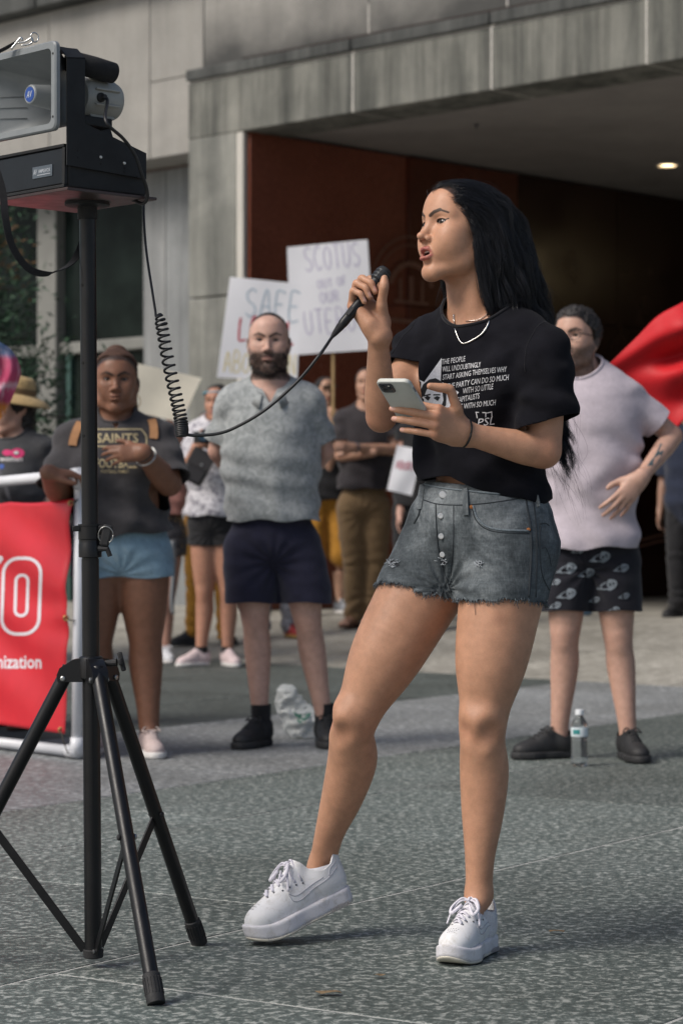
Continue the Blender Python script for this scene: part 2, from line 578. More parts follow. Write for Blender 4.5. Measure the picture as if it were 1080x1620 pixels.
def granite(name, dark, mid, light, sc=46, rnd=.16, t0=.42, t1=.60):
    t = NT(name); v = t.co(1)
    oi = t.add('ShaderNodeObjectInfo')
    a = t.noise(v, sc, 4, .72, .3); b = t.noise(v, sc * 3.1, 3, .7); st = t.noise(v, .9, 5, .65, .4)
    c = t.ramp(a, [(t0 - .10, dark), ((t0 + t1) / 2, mid), (t1 + .04, light)])
    c = t.mix(.45, c, t.ramp(b, [(.3, tuple(x * .55 for x in mid)), (.7, tuple(min(1, x * 1.55) for x in mid))]))
    c = t.mix(.75, c, t.ramp(st, [(.3, (.58, .58, .55)), (.7, (1.25, 1.25, 1.25))]), 'MULTIPLY')
    sp = t.noise(v, 3.3, 6, .75, 1.5)
    c = t.mix(t.ramp(sp, [(.66, (0, 0, 0)), (.74, (.55, .55, .55))]), c, tuple(x * .55 for x in dark))
    c = t.mix(1.0, c, t.ramp(oi.outputs['Random'], [(0, (1 - rnd,) * 3), (1, (1 + rnd,) * 3)]), 'MULTIPLY')
    t.set(Base_Color=c, Roughness=t.ramp(a, [(.35, (.5,) * 3), (.6, (.75,) * 3)]))
    t.b.inputs['Specular IOR Level'].default_value = .35
    t.bump(t.math('ADD', a, t.math('MULTIPLY', b, .5)), .35, .004)
    return t.m
def concrete(name, c, streak=.5, blotch=.35, soot=None, rough=.9, sc=1.0):
    """cast stone with grain, blotches and rain streaks; soot=(z0, z1, strength): dirt that gathers above a ledge"""
    t = NT(name); v = t.co(1)
    g = t.noise(v, 90 * sc, 4, .7); bl = t.noise(v, 1.6 * sc, 5, .6, .3)
    s1 = t.noise(t.co((5.5, 5.5, .35)), 1, 5, .7, .2); s2 = t.noise(t.co((17, 17, .8)), 1, 3, .6)
    col = t.mix(1.0, c, t.ramp(g, [(.3, (.88,) * 3), (.7, (1.12,) * 3)]), 'MULTIPLY')
    col = t.mix(blotch, col, t.ramp(bl, [(.32, (.45, .46, .45)), (.7, (1.35, 1.33, 1.3))]), 'MULTIPLY')
    col = t.mix(streak, col, t.ramp(s1, [(.36, (.34, .36, .36)), (.62, (1.25, 1.25, 1.22))]), 'MULTIPLY')
    col = t.mix(streak * .5, col, t.ramp(s2, [(.35, (.5,) * 3), (.65, (1.2,) * 3)]), 'MULTIPLY')
    if soot:
        sep = t.add('ShaderNodeSeparateXYZ'); t.ln(v, sep.inputs[0])
        h = t.math('ADD', sep.outputs[2], t.math('MULTIPLY', t.math('SUBTRACT', t.noise(t.co((.9, .9, 1.2)), 1, 4, .6), .5), (soot[1] - soot[0]) * 2.2))
        k = t.add('ShaderNodeMapRange'); k.inputs[1].default_value = soot[0]; k.inputs[2].default_value = soot[1]; k.inputs[3].default_value = soot[2]; k.inputs[4].default_value = 0
        t.ln(h, k.inputs[0])
        col = t.mix(k.outputs[0], col, (.035, .037, .037))
    t.set(Base_Color=col, Roughness=rough); t.b.inputs['Specular IOR Level'].default_value = .25
    t.bump(t.math('ADD', g, t.math('MULTIPLY', s2, .4)), .5, .006)
    return t.m
def polished(name, c):
    t = NT(name); v = t.co(1); oi = t.add('ShaderNodeObjectInfo')
    n = t.noise(v, 55, 5, .7); n2 = t.noise(v, 1.3, 3, .6)
    col = t.ramp(n, [(.3, tuple(x * .62 for x in c)), (.52, c), (.72, tuple(x * 1.5 for x in c))])
    col = t.mix(.5, col, t.ramp(n2, [(.3, (.75,) * 3), (.7, (1.2,) * 3)]), 'MULTIPLY')
    col = t.mix(1, col, t.ramp(oi.outputs['Random'], [(0, (.92,) * 3), (1, (1.08,) * 3)]), 'MULTIPLY')
    t.set(Base_Color=col, Roughness=t.ramp(n2, [(.3, (.16,) * 3), (.7, (.30,) * 3)]))
    t.b.inputs['Specular IOR Level'].default_value = .45
    return t.m

# ---- ground sheet (shows in the joints), with the apron that rises to the portico
gx = np.concatenate([np.linspace(-70, -8, 10), np.linspace(-7, 12, 58), np.linspace(14, 80, 10)])
gy = np.concatenate([np.linspace(-30, 2, 8), np.linspace(3, 34, 94), np.linspace(37, 150, 12)])
GX, GY = np.meshgrid(gx, gy, indexing='ij')
GV = np.stack([GX, GY, gz(GX, GY) - .0016 - .03 * sstep(-2.9, -2.6, (GX - C0[0]) * DW[0] + (GY - C0[1]) * DW[1])], -1).reshape(-1, 3)
ii = np.arange(len(gx) * len(gy)).reshape(len(gx), len(gy))
GQ = np.stack([ii[:-1, :-1], ii[1:, :-1], ii[1:, 1:], ii[:-1, 1:]], -1).reshape(-1, 4)
ground = mk('ground', GV, GQ, concrete('joint_mortar', (.52, .52, .50), 0, .7, sc=4.0), None)
ground['kind'] = 'structure'
G_DARK = granite('granite_dark', (.018, .026, .025), (.088, .108, .101), (.52, .53, .50), 46, .26, .45, .575)
G_STRIP = granite('granite_grey', (.075, .082, .086), (.185, .195, .20), (.56, .57, .57), 32, .14, .44, .575)
G_MID = granite('granite_green', (.026, .034, .033), (.072, .085, .080), (.24, .255, .24), 32, .24, .44, .58)
G_BEIGE = granite('paver_beige', (.16, .15, .13), (.29, .277, .245), (.46, .44, .40), 15, .14, .42, .60)
GU = nrm(V3(.56, .83, 0)); GN = V3(GU[1], -GU[0], 0); GC = nrm(V3(.70, -.714, 0))
def slab(poly, mat, th=.05, gap=.0054, name='paving_slab', sub=1):
    """one slab: poly of 4 ground points, edges drawn in by the joint, slightly chamfered"""
    p = np.array([(x, y) for x, y in poly]); c = p.mean(0)
    ins = []
    for i in range(len(p)):
        a, b, d = p[i - 1], p[i], p[(i + 1) % len(p)]
        e1 = nrm(a - b); e2 = nrm(d - b); sn = abs(e1[0] * e2[1] - e1[1] * e2[0])
        ins.append(b + (e1 + e2) * gap / max(sn, .2))
    ins = np.array(ins); n = len(ins); V = []
    for k, dz in ((0, -th), (0, -.0015), (.0016, 0)):
        for q in ins:
            w = q + (c - q) / np.linalg.norm(c - q) * k
            V.append((w[0], w[1], gz(w[0], w[1]) + dz))
    Fs = [(r * n + i, r * n + (i + 1) % n, r * n + n + (i + 1) % n, r * n + n + i) for r in (0, 1) for i in range(n)] + [tuple(2 * n + i for i in range(n))]
    return mk(name, V, Fs, mat, ground, smooth=False)
def qd(x, y): return (x - C0[0]) * DW[0] + (y - C0[1]) * DW[1]
QB = -2.42                                             # where the beige apron starts
def clip_half(poly, f):
    out = []
    for i in range(len(poly)):
        a, b = poly[i], poly[(i + 1) % len(poly)]; fa, fb = f(a), f(b)
        if fa <= 0: out.append(a)
        if (fa < 0) != (fb < 0) and fa != fb: out.append(a + (b - a) * fa / (fa - fb))
    return out
def pt(n, t):
    """ground point from its distance across the rows (n) and along them (t, along GU measured on the cross joint)"""
    # x*GN + y*GN = n ; position = a*GU + b*GC with GC crossing rows
    b = n / (GC @ GN); p = GC * b + GU * (t - GC @ GU * b)
    return p[:2]
rows = [(1.55, .20, 'd'), (.20, -.75, 'd'), (-.75, -1.96, 'd'), (-1.96, -3.20, 'd'), (-3.20, -4.44, 'd'), (-4.44, -5.14, 'd'), (-5.14, -6.72, 's'), (-6.72, -7.55, 'm'), (-7.55, -8.80, 'm'), (-8.8, -10.3, 'm'), (-10.3, -12, 's')]
for ri, (n0, n1, kd) in enumerate(rows):
    L_ = {'d': 2.35, 's': 3.1, 'm': 2.6}[kd]; off = (ri * 1.13 + .32) % L_
    if (n0, n1) == (-3.20, -4.44): off = 4.66 % L_
    k = -1
    while True:
        t0 = off + k * L_; k += 1
        if t0 > 17.5: break
        if t0 + L_ < 2.2: continue
        poly = [pt(n0, t0), pt(n0, t0 + L_), pt(n1, t0 + L_), pt(n1, t0)]
        c = np.mean(poly, 0)
        if abs(c[0]) > .16 * c[1] + 4.2: continue
        poly = clip_half([np.array(p) for p in poly], lambda p: qd(*p) - QB)
        if len(poly) < 3: continue
        ar = .5 * abs(sum(poly[i][0] * poly[(i + 1) % len(poly)][1] - poly[(i + 1) % len(poly)][0] * poly[i][1] for i in range(len(poly))))
        if ar < .01: continue
        if sum((poly[(i + 1) % len(poly)][0] - poly[i][0]) * (poly[(i + 1) % len(poly)][1] + poly[i][1]) for i in range(len(poly))) > 0: poly = poly[::-1]
        slab(poly, {'d': G_DARK, 's': G_STRIP, 'm': G_MID}[kd])
for i in range(7):
    for j in range(-11, 11):
        q0 = QB + i * 1.35; s0 = j * 1.5 + (.75 if i % 2 else 0)
        cs = [(q0, s0), (q0 + 1.35, s0), (q0 + 1.35, s0 + 1.5), (q0, s0 + 1.5)]
        poly = [(C0 + DW * a + DF * b)[:2] for a, b in cs]
        c = np.mean(poly, 0)
        if abs(c[0]) > .16 * c[1] + 4.2: continue
        slab(poly, G_BEIGE, name='apron_slab')

# ---- the building
bld = empty('office_building', C0 + DF * 3 + UP * ZB, 'weathered concrete building with a wide red granite portico behind the crowd', 'building')
CL = concrete('stone_weathered', (.178, .178, .163), .75, .65)
CD = concrete('stone_column', (.215, .217, .200), .40, .65)
CW = concrete('wall_smooth', (.295, .285, .265), .12, .30, soot=None)
ZS = on_facade(383, 207)[1]                            # underside of the lintel
ZJ = on_facade(298, 131)[1]; ZT = on_facade(298, 112)[1]
CWS = concrete('wall_sooty', (.295, .285, .265), .15, .30, soot=(ZT + .05, ZT + .62, .85))
MORT = plain('mortar_pale', (.50, .48, .44), .9, var=.2, scale=30)
SOOT = concrete('stone_sooty', (.085, .088, .086), .6, .5)
s558, s777, s1022 = [on_facade(x, 150)[0] for x in (558, 777, 1022)]
s298 = on_facade(297, 160)[0]
SE = -13.0
edges = [s298, s558, s777, s1022, s1022 - 1.3, s1022 - 2.6, s1022 - 3.9, s1022 - 5.2, SE]
for a, b in zip(edges[:-1], edges[1:]):
    block(a - .006, b + .006, 0, .50, ZS, ZJ - .008, .012).build('lintel_block', CL, bld)
    block(a - .006, b + .006, -.03, .50, ZJ + .008, ZT, .012).build('cap_stone', SOOT, bld)
block(s298 - .004, SE, .012, .49, ZJ - .009, ZJ + .009, 0).build('mortar_bed', MORT, bld)
for a in edges[1:-1]:
    block(a - .0075, a + .0075, -.002, .49, ZS + .003, ZJ - .004, 0).build('mortar_joint', MORT, bld)
    block(a - .006, a + .006, .176, .19, ZT - .05, ZT + .30, 0).build('mortar_joint', MORT, bld)
for x in (410, 604, 820):
    a = on_facade(x, 60, .2)[0]
    block(a - .010, a + .010, .190, .206, ZT - .02, ZT + .32, 0).build('lime_streak', MORT, bld)
# column
s372 = on_facade(372, 400)[0]
zc = on_facade(372, 206)[1]
z1 = ZB
for i, z in enumerate((ZB - .05, ZB + 1.28, ZB + 2.56, zc - .008)):
    if i: block(s298 - .002, s372, .004, .46, z1 + .005, z - .005, .014).build('column_block', CD, bld)
    z1 = z
block(s298 - .002, s372, .012, .45, zc - .010, ZS, 0).build('mortar_bed', MORT, bld)
block(s372 - .004, .0, .010, .055, ZB - .05, ZS - .002, .004).build('jamb', concrete('jamb_pale', (.48, .46, .42), .2, .3), bld)
# walls: above the lintel and to the left, set back
zl = on_facade(290, 243, .18)[1]
edges2 = [s298 + .0, on_facade(78, 100, .18)[0], on_facade(-180, 100, .18)[0], 14]
zb_ = on_facade(70, 18, .18)[1]
zj2 = on_facade(237, 131, .18)[1]
s237 = on_facade(237, 131, .18)[0]
eL = [s298 + .002, s237, edges2[1], edges2[2], 14]
for a, b in zip(eL[:-1], eL[1:]):
    block(a + .004, b - .004, .18, .60, zl, zj2 - .003 if a < s237 - .01 else zb_ - .01, .008).build('wall_panel', CW, bld)
    if a < s237 - .01: block(a + .004, b - .004, .18, .60, zj2 + .003, zb_ - .01, .008).build('wall_panel', CW, bld)
eR = [s298 - .002, s558, s777, s1022, s1022 - 2.6, s1022 - 5.2, SE]
for a, b in zip(eR[:-1], eR[1:]):
    block(a - .004, b + .004, .18, .60, ZT - .05, zb_ - .01, .008).build('wall_panel', CWS, bld)
eB = [14, edges2[2], edges2[1], s298 - .4, s777, s1022, s1022 - 2.6, SE]
for a, b in zip(eB[:-1], eB[1:]):
    block(a - .012, b + .012, .02, .60, zb_, zb_ + .75, .012).build('belt_stone', SOOT, bld)
block(14, SE, .10, .60, zb_ + .76, zb_ + 4, .01).build('upper_wall', CW, bld)
# underside and recess with the window at the left
RO = .62
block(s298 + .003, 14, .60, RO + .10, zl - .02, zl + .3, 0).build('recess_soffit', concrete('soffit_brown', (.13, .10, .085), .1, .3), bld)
s228 = on_facade(227, 450, RO)[0]; s262 = on_facade(262, 450, RO)[0]
block(s298 + .003, s262 - .004, RO, RO + .3, ZB - .3, zl, .006).build('recess_panel', concrete('recess_grey', (.235, .245, .25), .35, .35), bld)
block(s262 + .004, s228, RO, RO + .3, ZB - .3, zl, .006).build('recess_panel', _mats.get('x') or concrete('recess_grey_b', (.255, .262, .265), .35, .35), bld)
win = MB()
sm0, sm1 = on_facade(92, 450, RO)[0], on_facade(62, 450, RO)[0]
zt0, zt1 = on_facade(160, 556, RO)[1], on_facade(160, 537, RO)[1]
fw = plain('frame_pale', (.17, .17, .155), .55, var=.1, scale=6)
block(sm0, sm1, RO - .03, RO + .16, ZB - .3, zl, .02).build('window_mullion', fw, bld)
block(s228 + .002, sm0 - .002, RO + .02, RO + .14, zt0, zt1, .012).build('window_transom', fw, bld)
sL = on_facade(-60, 450, RO)[0]
block(sm1 + .002, sL, RO + .02, RO + .14, zt0, zt1, .012).build('window_transom', fw, bld)
gl = NT('window_dark'); gv = gl.co(1); gl.set(Base_Color=gl.ramp(gl.noise(gv, 2.2, 3), [(.3, (.004, .006, .006)), (.7, (.012, .018, .016))]), Roughness=.12)
gl.b.inputs['Specular IOR Level'].default_value = .07
for a, b in ((s228, sm0), (sm1, sL)):
    block(a + .004, b - .004, RO + .08, RO + .10, zt1 + .002, zl, 0).build('window_pane', gl.m, bld)
    block(a + .004, b - .004, RO + .08, RO + .10, ZB - .3, zt0 - .002, 0).build('window_pane', gl.m, bld)
sg = on_facade(103, 600, RO)[0]
block(sg - .03, sg + .03, RO + .04, RO + .075, ZB - .3, zt0 - .004, 0).build('glazing_bar', plain('bar_green', (.03, .07, .06), .4), bld)
block(sL, 14, RO, RO + .3, ZB - .3, zl, .006).build('recess_wall', CW, bld)
# the red granite side wall in panels, painted darker inward as shade; the back, the far side, the ceiling
RED = polished('granite_red', (.205, .064, .038)); MDR = polished('granite_shade_mid', (.095, .028, .016)); DKR = polished('granite_shade_dark', (.022, .0075, .0050))  # brown and near-black panels carry the portico's shade in their colour
TD = 18.0
hz_ = (ZS - ZB) / 3
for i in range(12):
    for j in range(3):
        block(-.06 if i else -.03, .28 if i else s372 - .006, (.47 + i * 1.46 if i else .06) + .003, .47 + (i + 1) * 1.46 - .003, ZB + j * hz_ + .003, ZB + (j + 1) * hz_ - .003, .004).build('granite_panel' if i < 2 else 'shaded_panel', RED if i < 1 else (MDR if i < 2 else DKR), bld)
block(-.02, .27, .47, TD, ZB - .1, ZS, 0).build('wall_core', plain('core_dark', (.02, .012, .01), .9), bld)
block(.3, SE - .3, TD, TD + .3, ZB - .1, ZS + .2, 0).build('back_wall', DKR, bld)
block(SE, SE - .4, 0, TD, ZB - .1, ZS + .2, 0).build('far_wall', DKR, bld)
block(.3, SE, .50, TD, ZS + .02, ZS + .30, 0).build('ceiling_slab', concrete('ceiling_plaster', (.28, .262, .250), .05, .25), bld)
block(.0, SE - .4, 0, TD, ZT - .02, ZT + .02, 0).build('ceiling_void', _mats['core_dark'], bld)
# engraved round seal on the side wall
ts, zs = on_side(642, 470); rs = .66 * YC / 25.5 * 1.02
RP = np.stack([DW, UP, -DF], 1); oc = C0 + DW * ts + UP * zs - DF * .0615
SEAL = plain('seal_etched', (.20, .095, .062), .7, var=.3, scale=20)
sl = MB()
def arc(r, a0, a1, w, n=40):
    for k in range(n):
        p = [oc + RP @ np.array((rr * math.cos(R_(a)), rr * math.sin(R_(a)), 0)) for rr, a in ((r - w, lerp(a0, a1, k / n)), (r + w, lerp(a0, a1, k / n)), (r + w, lerp(a0, a1, (k + 1) / n)), (r - w, lerp(a0, a1, (k + 1) / n)))]
        q = [x - DF * -.004 * -1 for x in p]
        sl.put(p + [x - DF * .003 for x in p], [(4, 5, 6, 7), (0, 1, 5, 4), (2, 3, 7, 6), (1, 2, 6, 5), (3, 0, 4, 7)])
arc(rs, 0, 360, .008); arc(rs * .86, 0, 360, .005); arc(rs * .55, 20, 160, .022, 16)
for x0, x1, y, h in ((-.62, .62, -.42, .035), (-.42, .42, -.10, .025), (-.30, -.24, .1, .18), (.24, .30, .1, .18), (-.05, .05, .12, .22), (-.35, .35, -.62, .03)):
    c = oc + RP @ np.array(((x0 + x1) / 2 * rs, y * rs, .0015)); sl.box(c, ((x1 - x0) / 2 * rs, h * rs, .0015), RP)
sl.build('wall_seal', SEAL, bld)
# wavy line etched low on the wall
wv = MB()
for dz in (0, .055):
    pts = [C0 + DW * t + UP * (ZB + .52 + dz + .025 * math.sin(t * 7)) - DF * .062 for t in np.linspace(4.5, 11, 90)]
    wv.tube(pts, .010, 4)
wv.build('etched_wave', SEAL, bld)
def downlight(p, em, r=.11, lab=None):
    root = empty('ceiling_light', p, lab, 'ceiling light')
    MB().lathe([(r * 1.35, .004), (r * 1.35, -.012), (r * 1.02, -.014), (r, .05), (r * .98, .16)], p, UP, 28, caps=False).build('trim_ring', plain('trim_white', (.5, .48, .45), .5), root)
    t = NT('lamp_warm'); t.set(Base_Color=(.8, .7, .5), Emission_Color=(1.0, .74, .42), Emission_Strength=em)
    MB().lathe([(.0001, -.003), (r * .86, -.003), (r * .86, .01), (.0001, .01)], p, UP, 24, caps=False).build('bulb', t.m, root)
Yl = (ZS + .02 - CH) * FPX / (HZ - 260)
pl = P(1055, 260, Yl)
downlight(V3(pl[0], pl[1], ZS + .018), 6.0, .085, 'lit round ceiling light recessed in the portico ceiling')
sp_ = MB(); Yp = (ZS + .02 - CH) * FPX / (HZ - 196); pp = P(753, 196, Yp)
sp_.lathe([(.022, 0), (.022, -.01), (.008, -.014), (.008, -.04), (.0001, -.042)], V3(pp[0], pp[1], ZS + .02), UP, 12)
sp_.build('sprinkler', plain('trim_dark', (.08, .08, .08), .5), bld)
# a long ceiling fixture deep in the portico, seen only as a reflection in the polished wall
fx = empty('tube_light', C0 + DW * 9.5 - DF * 5.0 + UP * (ZS - .03), 'long warm tube light on the portico ceiling beyond the right edge', 'ceiling light')
tl = NT('tube_warm'); tl.set(Base_Color=(.7, .6, .4), Emission_Color=(1.0, .78, .42), Emission_Strength=7.0)
MB().box(C0 + DW * 9.5 - DF * 5.0 + UP * (ZS - .05), (.06, .75, .03), RB, .01).build('diffuser', tl.m, fx)
MB().box(C0 + DW * 9.5 - DF * 5.0 + UP * (ZS - .01), (.10, .80, .0095), RB, .004).build('housing', _mats['trim_white'], fx)

# ---- the evergreen in front of the window at the left edge
def build_tree():
    b = V3(-2.75, 16.0, 0); b[2] = gz(b[0], b[1])
    root = empty('evergreen_tree', b, 'dark evergreen tree with some brown tips in front of the dark window', 'tree')
    tr = MB(); tr.tube([b, b + V3(.05, 0, 1.2), b + V3(.02, .05, 2.4), b + V3(.05, 0, 3.6)], [.11, .09, .06, .015], 10)
    rng = np.random.RandomState(21)
    V, Fq, C = [], [], []
    for i in range(150):
        h = rng.uniform(.9, 3.2); a = rng.rand() * 6.283; L = (1.30 - (h - .9) * .33) * rng.uniform(.55, 1.05)
        d = V3(math.cos(a), math.sin(a), .15); p0 = b + UP * h
        pts = [p0, p0 + d * L * .5 + UP * .04, p0 + d * L - UP * .06 * L]
        if i < 46: tr.tube(pts, [.018, .011, .004], 5)
        brown = rng.rand() < .13
        for k in range(190):
            t = rng.uniform(.25, 1.05); c = lerp(p0, pts[2], t) + rng.normal(size=3) * (.05 + .07 * t)
            e = nrm(d + rng.normal(size=3) * .8) * rng.uniform(.018, .042); s_ = nrm(np.cross(e, rng.normal(size=3))) * rng.uniform(.006, .012)
            n = len(V)
            V += [c - e, c + s_, c + e, c - s_]; Fq.append((n, n + 1, n + 2, n + 3))
            g = V3(.026, .060, .030) * rng.uniform(.6, 1.9) if not (brown and t > .7) else V3(.22, .12, .05) * rng.uniform(.6, 1.2)
            C += [g] * 4
    tr.build('trunk', plain('bark', (.06, .045, .035), .9, var=.4), root, smooth=True, auto=0)
    t = NT('foliage'); a = t.add('ShaderNodeAttribute', attribute_name='Col')
    t.set(Base_Color=t.mix(1, a.outputs[0], t.ramp(t.noise(t.co(1), 30), [(.3, (.7,) * 3), (.7, (1.3,) * 3)]), 'MULTIPLY'), Roughness=.7)
    tag(mk('crown', np.array(V), np.array(Fq), t.m, root, np.array(C), smooth=False), kind='stuff')
build_tree()
# ------------------------------------------------------------------ people: skin, heads, hands, limbs
def skin_mat():
    t = NT('skin'); v = t.co(1)
    a = t.add('ShaderNodeAttribute', attribute_name='Col')
    n1 = t.ramp(t.noise(v, 38, 5, .6), [(.3, (.88, .86, .84)), (.7, (1.11, 1.09, 1.08))])
    n2 = t.ramp(t.noise(v, 420, 3, .6), [(.3, (.93, .9, .88)), (.75, (1.06, 1.06, 1.06))])
    c = t.mix(1.0, a.outputs[0], n1, 'MULTIPLY'); c = t.mix(1.0, c, n2, 'MULTIPLY')
    t.set(Base_Color=c, Roughness=t.ramp(t.noise(v, 60, 4), [(.3, (.42,) * 3), (.7, (.58,) * 3)]))
    b = t.b.inputs
    b['Subsurface Weight'].default_value = .12
    b['Subsurface Radius'].default_value = (1.0, .35, .18)
    b['Subsurface Scale'].default_value = .008
    b['Specular IOR Level'].default_value = .4
    t.bump(t.noise(v, 900, 3), .18, .0008)
    return t.m
SKIN = skin_mat()
EYEM = None
def eye_mats():
    out = []
    for nm, c, r in (('eye_white', (.36, .33, .31), .25), ('iris', (.035, .02, .012), .12), ('pupil', (.004,) * 3, .08)):  # white darkened to stand for the shade of lids and lashes
        out.append(plain(nm, c, r, var=.08, spec=.6))
    return out
TEETH = plain('teeth', (.62, .58, .52), .3)

def head_prims(H, w=1.0, jaw=1.0, nose=1.0, mouth=0.0, ears=True, brow=1.0, chin=1.0, lips=1.0, cheek=1.0, eye=.0044):
    """head in its own frame: x towards the face, y to its left, z up, about 0.225 tall"""
    f = H; s = H.s; R = H.R
    A = []
    e = lambda c, r, k=.02, op='u', RR=None, t='head': A.append(ell(f(*c), np.array(r) * s, R if RR is None else R @ RR, k * s, op, t))
    c_ = lambda a, b, ra, rb, k=.02, op='u', sq=None, t='head': A.append(cap(f(*a), f(*b), ra * s, rb * s, k * s, op, None if sq is None else (R @ np.asarray(sq[0], float), sq[1]), t))
    e((-.012, 0, .044), (.097, .074 * w, .081))
    e((.022, 0, .030), (.068, .062 * w, .075), .03)
    e((.030, 0, -.030), (.057, .050 * w, .074), .035)
    for y in (1, -1):
        c_((-.004, .052 * y * w * jaw, -.035), (.020, .046 * y * w * jaw, -.066), .018, .016, .03)
        c_((.020, .046 * y * w * jaw, -.066), (.068, .012 * y, -.096 * chin), .0155, .0140, .022)
        e((.056, .043 * y * w, -.006), (.022, .020, .019), .03)                  # cheekbone
        e((.060, .032 * y * w, -.035), (.022, .018, .024), .03)                  # cheek
        c_((.086, .010 * y, .036), (.066, .046 * y * w, .038), .010 * brow, .010 * brow, .022)
    e((.0720, 0, -.091 * chin), (.0150, .019, .016), .024)                          # chin
    e((.064, 0, .068), (.028, .045, .035), .03)                                   # forehead
    e((.077, 0, -.052), (.016, .026, .024), .02)                                  # muzzle
    for y in (1, -1):
        e((.102, .033 * y, .016), (.020, .019, .0125), .014, 's')                # eye socket
    # nose
    c_((.087, 0, .026), (.1015 * (1 if nose else 1), 0, -.010), .0072, .0085 * nose, .012)
    e((.1100, 0, -.0195), (.0108, .0104 * nose, .0095), .008)
    for y in (1, -1):
        e((.0975, .0118 * y * nose, -.0245), (.0098, .0070, .0076), .006)
        e((.1025, .0074 * y * nose, -.0310), (.0074, .0042, .0058), .002, 's')
    # lips
    o = mouth
    for y in (1, -1):
        c_((.0985, .0025 * y, -.0465), (.0955, .012 * y, -.0475), .0052 * lips, .0050 * lips, .005)
        c_((.0955, .012 * y, -.0475), (.0855, .0205 * y, -.0535 - .3 * o), .0050 * lips, .0026, .005)
        c_((.0965, .000 * y, -.0590 - o), (.0940, .011 * y, -.0585 - o), .0062 * lips, .0058 * lips, .005)
        c_((.0940, .011 * y, -.0585 - o), (.0855, .0198 * y, -.0545 - .45 * o), .0056 * lips, .0026, .005)
    e((.0930, 0, -.0700 - o), (.009, .015, .004), .010, 's')                       # dip under the lower lip
    if o > 0:
        e((.099, 0, -.0530 - .5 * o), (.026, .0150, .0020 + .50 * o), .003, 's')
    else:
        e((.100, 0, -.0528), (.012, .022, .0011), .003, 's')
    c_((.1005, 0, -.036), (.0985, 0, -.042), .0022, .0018, .004, 's')             # philtrum
    # eyelids: a shell round the eyeball with an almond opening
    for y in (1, -1):
        e((.0725, .0315 * y, .0170), (.0142, .0150, .0136), .006)
        RR = yaw_small(8 * y)
        e((.0870, .0328 * y, .0168), (.0130, .0138, eye), .0012, 's', RR)
    if ears:
        for y in (1, -1):
            RR = rot_z(-24 * y) @ rot_y(-12)
            e((-.014, .0755 * y * w, .000), (.0195, .0052, .0315), .006, 'u', RR)
            e((-.008, .0700 * y * w, -.022), (.0120, .0060, .0120), .008, 'u', RR)
            e((-.009, .0835 * y * w, .004), (.0110, .0055, .0190), .004, 's', RR)
    return A
def rot_z(d):
    a = R_(d); return np.array([[math.cos(a), -math.sin(a), 0], [math.sin(a), math.cos(a), 0], [0, 0, 1]])
def rot_y(d):
    a = R_(d); return np.array([[math.cos(a), 0, math.sin(a)], [0, 1, 0], [-math.sin(a), 0, math.cos(a)]])
def rot_x(d):
    a = R_(d); return np.array([[1, 0, 0], [0, math.cos(a), -math.sin(a)], [0, math.sin(a), math.cos(a)]])
def yaw_small(d): return rot_z(d)

